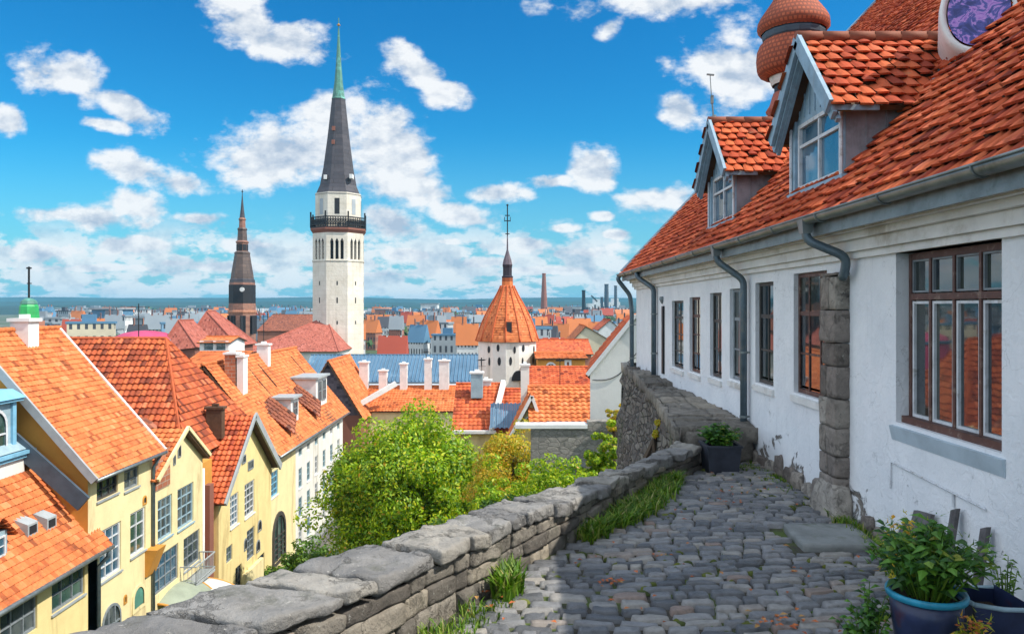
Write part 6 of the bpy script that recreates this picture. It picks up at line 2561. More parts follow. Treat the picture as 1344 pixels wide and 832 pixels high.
def church_tower():
    Y0 = 180.0
    k = Y0 / FP
    cx = (444.5 - 672) * k
    root = thing('white_church_tower', 'tall white octagonal church tower with black spire and green tip', 'tower', (cx, Y0, TOWN))
    z = lambda py: zat(py, Y0)
    ph = R(22.5 + 9)
    # walls of the shaft, face by face so belfry openings are cut out
    Rr = 34.5 * k
    w = MB()
    n = 8
    for i in range(n):
        a0, a1 = ph + 2 * math.pi * i / n, ph + 2 * math.pi * (i + 1) / n
        p0, p1 = Vector((cx + Rr * math.cos(a0), Y0 + Rr * math.sin(a0), 0)), Vector((cx + Rr * math.cos(a1), Y0 + Rr * math.sin(a1), 0))
        u = (p1 - p0).normalized()
        nn = Vector((u.y, -u.x, 0))
        W = (p1 - p0).length
        hs = []
        for t in (.26, .5, .74):
            hs.append((W * t - .36, W * t + .36, z(342), z(319)))
        wall_holes(w, p0, u, nn, W, TOWN, z(303), hs, .9)
    w.build('shaft', M['towerwhite'], root)
    for i in range(n):
        a0, a1 = ph + 2 * math.pi * i / n, ph + 2 * math.pi * (i + 1) / n
        p0, p1 = Vector((cx + Rr * math.cos(a0), Y0 + Rr * math.sin(a0), 0)), Vector((cx + Rr * math.cos(a1), Y0 + Rr * math.sin(a1), 0))
        u = (p1 - p0).normalized()
        nn = Vector((u.y, -u.x, 0))
        if nn.y > .3:
            continue
        W = (p1 - p0).length
        for t in (.26, .5, .74):
            b = MB()
            b.slab(p0, u, nn, W * t - .36, W * t + .36, z(342), z(319), -.7, -.66)
            for q in range(5):
                zz = z(342) + (z(319) - z(342)) * (q + .5) / 5
                b.slab(p0, u, nn, W * t - .36, W * t + .36, zz - .05, zz + .05, -.6, -.4)
            b.build('belfry_louvre', M['opening'], root)
            ar = MB()     # pointed head
            c = p0 + u * (W * t)
            ar.faces([c + u * -.36 + nn * .02 + Z * z(319), c + u * .36 + nn * .02 + Z * z(319), c + nn * .02 + Z * (z(319) + .75)], [(0, 1, 2)])
            ar.build('arch_head', M['opening'], root)
        for (zz, hh) in ((z(375), .9), (z(398), 1.3), (z(425), .8)):
            s = MB()
            s.slab(p0, u, nn, W * .48, W * .48 + .3, zz, zz + hh, .0, .03)
            s.build('slit', M['opening'], root)
    s = MB()
    oct_prof(s, cx, Y0, [(35 * k, z(345)), (35.4 * k, z(344)), (35.4 * k, z(343.2)), (34.6 * k, z(343))], 8, ph)
    s.build('string_course', M['towerwhite'], root)
    # gallery
    g = MB()
    oct_prof(g, cx, Y0, [(34.5 * k, z(308)), (37.5 * k, z(304)), (37.5 * k, z(301)), (34 * k, z(300.8))], 8, ph)
    g.build('gallery_floor', M['brickfar'], root)
    g = MB()
    rr = 37 * k
    for i in range(8):
        a0, a1 = ph + 2 * math.pi * i / 8, ph + 2 * math.pi * (i + 1) / 8
        p0, p1 = Vector((cx + rr * math.cos(a0), Y0 + rr * math.sin(a0), 0)), Vector((cx + rr * math.cos(a1), Y0 + rr * math.sin(a1), 0))
        for zz in (z(301), z(297.5), z(291.5), z(288)):
            g.bar(p0 + Z * zz, p1 + Z * zz, .22, .22)
        m = 9
        for q in range(m):
            pa, pb = p0.lerp(p1, q / m), p0.lerp(p1, (q + 1) / m)
            g.bar(pa + Z * z(301), pa + Z * z(288), .16, .16)
            g.bar(pa + Z * z(297.5), pb + Z * z(291.5), .13, .13)
            g.bar(pb + Z * z(297.5), pa + Z * z(291.5), .13, .13)
        g.bar(p0 + Z * z(301), p0 + Z * z(281), .3, .3)
    g.build('gallery_railing', M['darkmetal'], root)
    # drum above the gallery
    d = MB()
    oct_prof(d, cx, Y0, [(31 * k, z(302)), (31 * k, z(256))], 8, ph)
    d.build('drum', M['towerwhite'], root)
    rr = 31 * k
    for i in range(8):
        am = ph + 2 * math.pi * (i + .5) / 8
        nn = Vector((math.cos(am), math.sin(am), 0))
        u = Vector((-nn.y, nn.x, 0))
        c = Vector((cx, Y0, 0)) + nn * (rr * math.cos(math.pi / 8))
        if nn.y < .4:
            b = MB()
            b.slab(c, u, nn, -.55, .55, z(284), z(264), .0, .05)
            b.build('opening', M['opening'] if i % 2 else M['fargrey'], root)
    # spire: flared black skirt, dark shaft, copper tip
    s = MB()
    oct_prof(s, cx, Y0, [(31.5 * k, z(258)), (30 * k, z(256.5)), (25 * k, z(245)), (20.5 * k, z(222)), (15.5 * k, z(186)), (11.5 * k, z(152)), (9 * k, z(130))], 8, ph, (8, 1))
    s.build('spire', M['spire'], root)
    s = MB()
    oct_prof(s, cx, Y0, [(9.5 * k, z(131)), (8.6 * k, z(129)), (5.8 * k, z(110)), (3.6 * k, z(84)), (1.8 * k, z(55)), (.9 * k, z(38))], 8, ph)
    s.build('copper_tip', M['copper'], root)
    s = MB()
    s.tube([(cx, Y0, z(40)), (cx, Y0, z(24))], .12, 6)
    s.build('finial', M['copper'], root)
    s = MB()
    s.lathe(cx, Y0, [(0, z(35)), (.45, z(33.5)), (0, z(31))], 10)
    s.build('finial_ball', M['ochre'], root, smooth=True)
    # little spire dormers
    for (px, py) in ((432, 236), (441, 190), (441, 172), (465, 235)):
        b = MB()
        c = at(px, py, Y0)
        f = (c.z - z(256)) / (z(130) - z(256))
        rad = (23 - 13 * f) * k
        b.box(c.x - .35, c.x + .35, Y0 - rad - .1, Y0 - rad + 1.5, c.z - .5, c.z + .5)
        b.build('spire_lucarne', M['brickfar'] if py < 200 else M['trim'], root)


church_tower()


def brick_tower():
    Y0 = 205.0
    k = Y0 / FP
    cx = (318 - 672) * k
    z = lambda py: zat(py, Y0)
    root = thing('brick_spire_tower', 'dark brick church tower with slender blackened stepped spire', 'tower', (cx, Y0, TOWN))
    ph = R(22.5)
    def part(nm, prof, mat, uvs=(10, 1), n=8):
        m = MB()
        oct_prof(m, cx, Y0, [(r_ * k * (.92 if py > 370 else .84), z(py)) for r_, py in prof], n, ph, uvs)
        return m.build(nm, M[mat], root)
    m = MB()
    m.lathe(cx, Y0, [(17 * k, TOWN), (17 * k, z(400))], 8, ph, (12, 1))
    m.build('shaft', M['brick'], root)
    part('lower_cornice', [(18.5, 412), (19.6, 410), (19.6, 408), (18.5, 407)], 'brickn')
    part('belfry', [(18, 401), (17.5, 371)], 'brick')
    part('belfry_cornice', [(17.5, 372), (19, 370), (18.5, 367), (17, 366)], 'spire')
    part('spire_skirt', [(17.5, 368), (16.5, 360), (13.5, 345), (11.5, 334), (12, 332), (9.5, 330)], 'spireb')
    part('gallery_stage', [(8.5, 331), (8.5, 320), (10, 318), (8.0, 316)], 'brick')
    part('middle_lantern', [(7.5, 317), (6.5, 303), (7.5, 301), (6, 299)], 'spireb')
    part('upper_lantern', [(5, 300), (4.6, 290), (5.8, 288), (4.2, 286)], 'brick')
    part('needle', [(4.2, 287), (2.5, 275), (1.2, 263), (.4, 254)], 'spire')
    for i in range(8):
        am = ph + 2 * math.pi * (i + .5) / 8
        nn = Vector((math.cos(am), math.sin(am), 0))
        u = Vector((-nn.y, nn.x, 0))
        if nn.y > .4:
            continue
        for (rad, py0, py1, hw) in ((16.4, 398, 374, 1.3), (17.0, 438, 414, .7), (7.2, 329, 321, .5)):
            c = Vector((cx, Y0, 0)) + nn * (rad * k * math.cos(math.pi / 8))
            offs = (-1.3, 1.3) if rad == 17.0 else (0,)
            for o_ in offs:
                b = MB()
                b.slab(c, u, nn, o_ - hw, o_ + hw, z(py0), z(py1), .0, .07)
                b.build('louvre', M['opening'], root)
    m = MB()
    m.lathe(cx - .3, Y0 - 17.6 * k, [(0, 0), (0.001, 0)], 3)
    f = at(318, 380, Y0 - 17 * k)
    m = MB()
    m.lathe(0, 0, [(0, 0), (.6, 0), (.6, .3), (0, .3)], 20)
    for i, v_ in enumerate(m.v):
        m.v[i] = Vector((f.x + v_.x, f.y - v_.z, f.z + v_.y))
    m.build('clock_face', M['trim'], root)
    m = MB()
    m.tube([(cx, Y0, z(256)), (cx, Y0, z(249))], .1, 6)
    m.lathe(cx, Y0, [(0, z(252.5)), (.35, z(251.5)), (0, z(250.5))], 8)
    m.build('finial', M['darkmetal'], root)


brick_tower()


def round_tower():
    Y0 = 90.0
    k = Y0 / FP
    cx = (666 - 672) * k
    z = lambda py: zat(py, Y0)
    root = thing('round_wall_tower', 'round white medieval tower with steep orange cone roof and dark lantern spike', 'tower', (cx, Y0, TOWN))
    w = MB()
    w.lathe(cx, Y0, [(38.5 * k, TOWN), (38.5 * k, z(447))], 14, R(10))
    w.build('wall', M['white'], root)
    c = MB()
    # ribbed tile cone: rows of small steps
    prof = [(41.5, 447), (39.5, 441), (35.5, 429), (30, 416), (22, 401), (14, 387), (9.5, 378), (8.5, 375)]
    rows = []
    for (r0, p0), (r1, p1) in zip(prof, prof[1:]):
        for t in range(4):
            a, b = t / 4, (t + 1) / 4
            rows.append(((r0 + (r1 - r0) * a) * k + .06, z(p0 + (p1 - p0) * a)))
            rows.append(((r0 + (r1 - r0) * b) * k + .0, z(p0 + (p1 - p0) * b)))
    c.lathe(cx, Y0, rows, 14, R(10), (90, 3.2))
    co = c.build('cone_roof', M['tile_orange'], root)
    u_ = MB()
    u_.lathe(cx, Y0, [(38 * k, z(446)), (41.5 * k, z(447.5))], 14, R(10), cap=False)
    u_.build('eaves', M['under'], co)
    for i in range(14):
        a_ = R(10) + 2 * math.pi * i / 14
        if math.sin(a_) > .35:
            continue
        h_ = MB()
        h_.tube([(cx + (r_ * k + .05) * math.cos(a_), Y0 + (r_ * k + .05) * math.sin(a_), z(p_)) for r_, p_ in prof], .09, 5)
        h_.build('hip_tiles', M['tile_red'], co, smooth=True)
    d = MB()
    zc = z(428)
    d.box(cx - .1, cx + .55, Y0 - 37 * k, Y0 - 30 * k, zc - .7, zc + .6)
    do = d.build('dormer', M['tile_brown'], co)
    d = MB()
    d.box(cx - .02, cx + .47, Y0 - 37 * k - .02, Y0 - 37 * k, zc - .6, zc + .5)
    d.build('pane', M['opening'], do)
    c = MB()
    c.lathe(cx, Y0, [(8 * k, z(376)), (7.6 * k, z(364))], 8, R(22.5))
    c.build('lantern_base', M['tile_orange'], root)
    c = MB()
    c.lathe(cx, Y0, [(7.4 * k, z(366)), (8 * k, z(363)), (6.3 * k, z(362)), (6.3 * k, z(352)), (7 * k, z(348)), (5.5 * k, z(341)), (3 * k, z(334)), (1.2 * k, z(328)), (.6 * k, z(305))], 8, R(22.5))
    c.build('lantern', M['slate'], root)
    v = MB()
    v.tube([(cx, Y0, z(310)), (cx, Y0, z(268))], .07, 6)
    for py, hw in ((307, .25), (290, .38), (283, .3)):
        v.bar((cx - hw, Y0, z(py)), (cx + hw, Y0, z(py)), .08, .10)
    for dx in (-.34, .34):
        v.bar((cx + dx, Y0, z(291)), (cx + dx, Y0, z(285)), .07, .07)
    v.lathe(cx, Y0, [(0, z(271)), (.18, z(269.5)), (0, z(268))], 8)
    v.build('weather_vane', M['darkmetal'], root)
    # gun ports
    rg = random.Random(4)
    for row, (py, hh) in enumerate(((456, .42), (472, .50))):
        for i in range(14):
            a_ = R(10) + 2 * math.pi * (i + .5) / 14
            nn = Vector((math.cos(a_), math.sin(a_), 0))
            if nn.y > .2 or rg.random() < .1:
                continue
            u = Vector((-nn.y, nn.x, 0))
            c = Vector((cx, Y0, 0)) + nn * (38.5 * k * math.cos(math.pi / 14))
            b = MB()
            ww = rg.uniform(.13, .22)
            o_ = rg.uniform(-.3, .3)
            zz = z(py + rg.uniform(-2, 2))
            b.faces([c + u * (o_ + ww * math.cos(t)) + nn * .03 + Z * (zz + hh * math.sin(t)) for t in [2 * math.pi * q / 10 for q in range(10)]], [tuple(range(10))])
            b.build('gun_port', M['opening'], root)
    b = MB()
    c = at(680, 500, Y0 - 38.6 * k)
    b.faces([c + X * (.75 * math.cos(t)) + Z * (1.2 * math.sin(t)) - Y_ * .02 for t in [math.pi * q / 10 for q in range(11)]], [tuple(range(11))])
    b.build('doorway', M['opening'], root)


round_tower()


def cupola():
    Y0 = 62.0
    k = Y0 / FP
    cx = (38 - 672) * k
    z = lambda py: zat(py, Y0)
    root = thing('green_cupola', 'bright green copper cupola with thin cross behind the big orange roof', 'turret', (cx, Y0, TOWN))
    m = MB()
    m.lathe(cx, Y0, [(18 * k, TOWN), (18 * k, z(421))], 8, R(22.5))
    m.build('base', M['farbrick'], root)
    m = MB()
    m.lathe(cx, Y0, [(14 * k, z(422)), (12 * k, z(418)), (11 * k, z(402)), (9 * k, z(398))], 8, R(22.5))
    m.build('drum', M['brightgreen'], root)
    m = MB()
    m.lathe(cx, Y0, [(10.5 * k, z(399)), (9 * k, z(395)), (5 * k, z(392)), (1.2 * k, z(391))], 8, R(22.5))
    m.build('cap', M['copper'], root)
    m = MB()
    m.tube([(cx, Y0, z(392)), (cx, Y0, z(350))], .08, 6)
    m.bar((cx - .2, Y0, z(352)), (cx + .2, Y0, z(352)), .08, .12)
    m.bar((cx - .15, Y0, z(372)), (cx + .2, Y0, z(372)), .06, .08)
    m.build('cross', M['darkmetal'], root)


cupola()

# church naves
pxh('church_nave', 'church nave with pink red hipped roof leaning on the white tower', 'church', 322, 442, 459, 421, 163, 26, 'x', wall='white', roof='tile_pink', hip=(12, 5), fine=False, oh=.8)
pxh('pink_gable_house', 'pink roofed gable house with white dormer left of the brick tower', 'house', 243, 310, 450, 409, 140, 9, 'y', wall='brickfar', roof='tile_pink', hip=(3, 2), fine=False, ridge=.30, oh=.6)
pxh('small_pink_house', 'narrow pink red roof beside the pink gable house', 'house', 213, 256, 452, 421, 128, 8, 'y', wall='brickfar', roof='tile_pink', hip=(2.5, 0), fine=False, ridge=.3, oh=.5)
hw_ = pxh('white_dormer_house', 'small white flat fronted attic with large panes behind the long roof', 'house', 262, 300, 449, 442, 100, 6, 'x', wall='trim', roof='tile_orange', fine=False,
          wins=[('f', .5, 1.8, zat(460, 100), zat(447, 100), 1, 2, 'whiteframe'), ('f', 2.1, 3.4, zat(460, 100), zat(447, 100), 1, 2, 'whiteframe')])
pxh('dark_long_roof', 'long dark brown roof behind the brick tower', 'house', 338, 420, 434, 413, 225, 30, 'x', wall='farbrick', roof='tile_brown', fine=False)
pxh('orange_back_roof', 'plain orange roof just left of the chimney stack', 'house', 232, 300, 486, 462, 84, 14, 'x', wall='cream2', roof='tile_orange', tw=.4, row=.5, seg=3, hip=(0, 0))


def tent():
    c = at(190, 452, 130)
    root = thing('magenta_tent', 'magenta canvas dome roof left of the church naves', 'tent', (c.x, 130, TOWN))
    m = MB()
    m.lathe(c.x, 130, [(5.2, TOWN), (5.2, c.z + .8), (4.6, c.z + 1.4), (3.2, c.z + 2.0), (1.5, c.z + 2.3), (0.1, c.z + 2.4)], 20)
    m.build('canopy', M['magenta'], root, smooth=True)
    p = MB()
    p.lathe(c.x, 130, [(5.35, c.z + .3), (5.4, c.z + .8), (5.2, c.z + .85)], 20)
    p.build('valance', M['roofblue'], root)


tent()


# ================================================================== THE WIDER TOWN
def town():
    rg = random.Random(99)
    walls = [(q, 'town_' + q) for q in ('white', 'grey', 'cream', 'brick', 'blue')]
    roofs = [('orange', 'rooforange'), ('red', 'roofred'), ('grey', 'roofgrey'), ('blue', 'roofblue'), ('dark', 'roofdark')]
    protos = {}

    def proto(wn, rn, kind):
        key = (wn, rn, kind)
        if key in protos:
            return protos[key], False
        w = MB()
        w.box(-.5, .5, -.5, .5, 0, 1)
        # a few window bays as recessed dark bands of separate openings
        r = MB()
        if kind == 'pitched':
            w.face([(-.5, -.5, 1), (-.5, .5, 1), (-.5, 0, 1.55)])
            w.face([(.5, -.5, 1), (.5, .5, 1), (.5, 0, 1.55)])
            r.hexa([(-.54, -.58, .92), (.54, -.58, .92), (.54, .58, .92), (-.54, .58, .92), (-.54, -.01, 1.62), (.54, -.01, 1.62), (.54, .01, 1.62), (-.54, .01, 1.62)])
        else:
            r.box(-.53, .53, -.53, .53, 1.0, 1.06)
            r.box(-.2, .1, -.2, .2, 1.06, 1.25)
        root = thing('town_house' if kind == 'pitched' else 'town_block', '', 'house' if kind == 'pitched' else 'building')
        w.build('wall', M[dict(walls)[wn]], root)
        r.build('roof', M[dict(roofs)[rn]], root)
        if kind == 'pitched':
            for cx_ in (-.22, .3):
                ch_ = MB()
                ch_.box(cx_ - .03, cx_ + .03, -.05, .05, 1.45, 1.85)
                ch_.build('chimney', M['town_white' if rn == 'red' else 'town_brick'], root)
        protos[key] = root
        return root, True

    keep = []

    def put(x, y, sx, sy_, sz, rot, wn, rn, kind, zone):
        src, new = proto(wn, rn, kind)
        if new:
            o = src
        else:
            o = src.copy()
            COL.objects.link(o)
            for ch in src.children:
                c = ch.copy()
                COL.objects.link(c)
                c.parent = o
        o.location = (x, y, TOWN)
        o.scale = (sx, sy_, sz)
        o.rotation_euler = (0, 0, rot)
        what = 'house' if kind == 'pitched' else 'flat block'
        o['label'] = 'distant %s %s with %s roof, %s' % (wn, what, rn, zone)
        o['category'] = 'house' if kind == 'pitched' else 'building'
        o['group'] = 'distant %s %ss with %s roofs, %s' % (wn, what, rn, zone)

    placed = []
    tries = 0
    while len(placed) < 290 and tries < 40000:
        tries += 1
        px = rg.uniform(50, 830)
        t = rg.random()
        Yd = 190 * (1500 / 190) ** (t ** 0.85)
        x = (px - 672) / FP * Yd
        r_ = 2.6 + Yd * 0.0078
        if Yd < 235 and 200 < px < 500:
            continue
        if Yd < 150 and px < 640:
            continue
        if Yd < 200 and 740 < px:
            continue
        if any((x - a) ** 2 + (Yd - b) ** 2 < ((r_ + c) * 1.0) ** 2 for a, b, c in placed):
            continue
        placed.append((x, Yd, r_))
        kind = 'pitched' if rg.random() < (.78 if Yd < 600 else .45) else 'block'
        if kind == 'pitched':
            wn = rg.choices(['white', 'grey', 'cream', 'brick'], [5, 2, 2, 1])[0]
            rn = rg.choices(['orange', 'red', 'grey', 'dark', 'blue'], [3, 2, 3, 2, 2])[0]
            s = (rg.uniform(1.3, 2.4) * r_ * .8, rg.uniform(.9, 1.3) * r_ * .8, rg.uniform(6.0, 8.5) * (1 + Yd / 2500))
        else:
            wn = rg.choices(['white', 'grey', 'blue', 'cream'], [4, 3, 2, 1])[0]
            rn = rg.choices(['grey', 'blue', 'dark'], [3, 2, 1])[0]
            s = (rg.uniform(1.5, 4) * r_ * .8, rg.uniform(.9, 1.4) * r_ * .8, rg.uniform(7, 12) * (1 + Yd / 2500))
        zone = 'left of the white tower' if px < 444 else ('between white and round tower' if px < 666 else 'right of the round tower')
        put(x, Yd, *s, rg.gauss(0, .35), wn, rn, kind, zone)
    # clumps of trees between the houses and woods before the ridge
    m = MB()
    cl = []
    for _ in range(950):
        px = rg.uniform(40, 830)
        Yd = 200 * (2600 / 200) ** (rg.random() ** .7)
        r_ = rg.uniform(2.2, 4.5) * (1 + Yd / 900)
        x = (px - 672) / FP * Yd
        if Yd < 235 and 200 < px < 500:
            continue
        cl.append(((x, Yd, TOWN + r_ * .6), r_))
    for (c, r_) in cl:
        for _ in range(34):
            d = Vector((rg.gauss(0, 1), rg.gauss(0, 1), abs(rg.gauss(0, .7)))).normalized()
            p = Vector(c) + Vector((d.x * r_ * 1.7, d.y * r_, d.z * r_ * .8)) * rg.uniform(.7, 1)
            s = r_ * rg.uniform(.2, .4)
            a = d.orthogonal().normalized() * s
            b = d.cross(a).normalized() * s
            m.face([p - a, p - b * .8, p + a, p + b * .8])
    tag(m.build('distant_treetops', M['leaf_far']), 'dark treetops mixed in among the distant houses', 'woods', kind='stuff')

    # landmarks on the skyline
    def stack(px, pyt, Yd, r0, r1, mat, name, label, bands=0, group=None):
        x = (px - 672) / FP * Yd
        root = thing(name, label, 'chimney', (x, Yd, TOWN), group)
        m = MB()
        m.lathe(x, Yd, [(r0, TOWN), (r1, zat(pyt, Yd))], 12)
        m.build('shaft', M[mat], root, smooth=False)
        c = MB()
        c.lathe(x, Yd, [(r1 * 1.15, zat(pyt, Yd) - 1.5), (r1 * 1.15, zat(pyt, Yd) + .2)], 12)
        c.build('cap', M[mat], root)
    stack(714, 359, 900, 5.0, 2.0, 'brickfar', 'brick_factory_chimney', 'tall tapering brown brick factory chimney right of the round tower')
    stack(766, 381, 1000, 2.6, 2.2, 'darkmetal', 'steel_factory_chimney', 'straight black steel chimney between brick chimney and power station')
    stack(796, 373, 1500, 5, 4, 'roofdark', 'power_station_chimney', 'dark chimney of the white power station, taller of the close pair')
    stack(808, 375, 1480, 3.4, 2.8, 'roofdark', 'power_station_flue', 'thinner dark chimney just right of the tall power station chimney')
    stack(790, 390, 1490, 3, 2.6, 'roofdark', 'short_flue', 'short dark flue left of the tall power station chimney')
    ps = thing('power_station', 'white blocky power station under the dark chimneys on the skyline', 'factory', (0.128 * 1500, 1500, TOWN))
    for (px0, px1, pyt) in ((777, 800, 398), (800, 822, 396), (786, 794, 392), (812, 820, 391)):
        m = MB()
        m.box((px0 - 672) * 1.5, (px1 - 672) * 1.5, 1505 + px0 * .1, 1540 + px0 * .1, TOWN, zat(pyt, 1500))
        m.build('hall', M['farwhite'], ps)
    cr = thing('harbour_crane', 'dark harbour crane with slanting jib left of the power station', 'crane', ((778 - 672) * 1.3, 1300, TOWN))
    m = MB()
    b0 = at(781, 400, 1300)
    m.bar((b0.x, 1300, TOWN), b0, 2.5, 2.5)
    m.build('mast', M['darkmetal'], cr)
    m = MB()
    m.bar(at(776, 388, 1300), at(784, 396, 1300), 2.2, 2.2)
    m.build('jib', M['darkmetal'], cr)
    # long pale sheds
    for i, (px0, px1, py0, py1, Yd, mt, lab) in enumerate((
            (152, 226, 421, 415, 420, 'fargrey', 'long pale grey shed roof left of the church naves'),
            (120, 150, 412, 404, 500, 'roofblue', 'square blue glass block on the far left'),
            (700, 765, 407, 402, 1150, 'farwhite', 'long low white works building near the brick chimney'),
            (552, 574, 404, 398, 1000, 'farwhite', 'white slab block in the woods left of the round tower'),
            (492, 510, 409, 405, 900, 'farbrick', 'reddish slab in the woods right of the white tower'))):
        x0, x1 = (px0 - 672) / FP * Yd, (px1 - 672) / FP * Yd
        o = thing('long_shed', lab, 'building', ((x0 + x1) / 2, Yd, TOWN))
        m = MB()
        m.box(x0, x1, Yd, Yd + 25, TOWN, zat(py1, Yd) - 1.2)
        m.build('wall', M[mt], o)
        m = MB()
        m.box(x0 - 1, x1 + 1, Yd - 1, Yd + 26, zat(py1, Yd) - 1.2, zat(py1, Yd))
        m.build('roof', M['roofgrey'], o)


town()
for nm in ('large_orange_hall',):
    pxh(nm, 'broad orange roofed hall in the middle distance right of the white tower', 'hall', 552, 600, 432, 420, 420, 40, 'x', wall='farcream', roof='tile_orange', fine=False)


# ================================================================== TREES AND PLANTS
tree('maple_tree', 'large bushy green tree with yellowing leaves standing below the parapet', (-6.0, 43, ground_z(-6, 43)), (-5.7, 43, -9.0), (4.5, 4.2, 4.9),
     330, 300, .115, 'leaf', 11, (.20, .31), .3, lobes=[((-8.6, 45, -13.0), 1.8, 16), ((-9.0, 43, -7.6), 1.1, 16), ((-3.2, 42, -11.5), 2.2, 26), ((-2.6, 41, -8.4), 1.5, 16)])
tree('autumn_tree', 'slender tree of yellow and orange leaves right of the big green tree', (0.1, 33, ground_z(0.1, 33)), (0.0, 33, -5.6), (1.95, 1.6, 2.4),
     190, 200, .06, 'leaf_yellow', 12, (.22, .36), .12, lobes=[((1.0, 33, -5.2), .6, 12), ((-1.0, 33, -5.4), .6, 12)])


def shrub(label, c, r, n, per, size, seed, mat='leaf_shrub', base=None, name='shrub'):
    rg = random.Random(seed)
    root = thing(name, label, 'shrub', base or (c[0], c[1], ground_z(c[0], c[1])))
    cl = [((c[0] + rg.gauss(0, .5) * r[0], c[1] + rg.gauss(0, .5) * r[1], c[2] + rg.gauss(0, .42) * r[2]), rg.uniform(.25, .42) * min(r)) for _ in range(n)]
    m = MB()
    leaf_cloud(m, cl, per, size, seed)
    m.build('foliage', M[mat], root)
    st = MB()
    b = Vector(root.location)
    for i in range(5):
        q = Vector(cl[i][0])
        st.tube([b + Vector((rg.uniform(-.1, .1), 0, -.2)), b.lerp(q, .6), q], [.05, .03, .01], 5)
    st.build('stems', M['bark'], root)


shrub('round green bush right of the autumn tree behind the parapet', (1.2, 24, -3.6), (1.0, .8, .8), 60, 120, .055, 1, 'leaf')
shrub('low green bush behind the parapet left of the grey wall foot', (0.2, 22, -4.2), (1.3, .8, .7), 60, 120, .055, 2)
shrub('dark ivy patch climbing the grey wall corner by the bastion', (3.3, 27.5, -3.9), (.75, .5, 1.6), 90, 130, .06, 3, 'leaf')
shrub('yellow green bush on the wall top against the white gable', (3.95, 29.6, -2.45), (.4, .3, .55), 26, 110, .05, 4, 'leaf_yellow')
shrub('low shrubs at the street end left of the big tree', (-13.0, 49, -15.0), (2.4, 1.6, 1.5), 70, 120, .13, 5)
shrub('mid green bushes under the autumn tree', (0.4, 27, -5.1), (2.2, 1.0, 1.4), 110, 120, .07, 6, 'leaf')
shrub('thin yellow weed on the face of the bastion wall', (2.45, 12.6, .02), (.12, .12, .32), 14, 40, .03, 7, 'leaf_yellow', base=(2.3, 12.6, -.3))


def blades(mb, x, y, z, n, h, sp, rg, w=.006, lean=.5):
    for _ in range(n):
        a = rg.uniform(0, 6.28)
        r_ = sp * math.sqrt(rg.random())
        p = Vector((x + r_ * math.cos(a), y + r_ * math.sin(a), z))
        hh = h * rg.uniform(.5, 1.2)
        a2 = rg.uniform(0, 6.28)
        d = Vector((math.cos(a2), math.sin(a2), 0)) * lean * hh * rg.uniform(.2, 1)
        s = Vector((-math.sin(a2), math.cos(a2), 0)) * w * rg.uniform(.7, 1.4)
        q = p + d * .35 + Z * hh * .6
        t = p + d + Z * hh * .85
        mb.faces([p - s, p + s, q + s * .8, q - s * .8, t], [(0, 1, 2, 3), (3, 2, 4)])


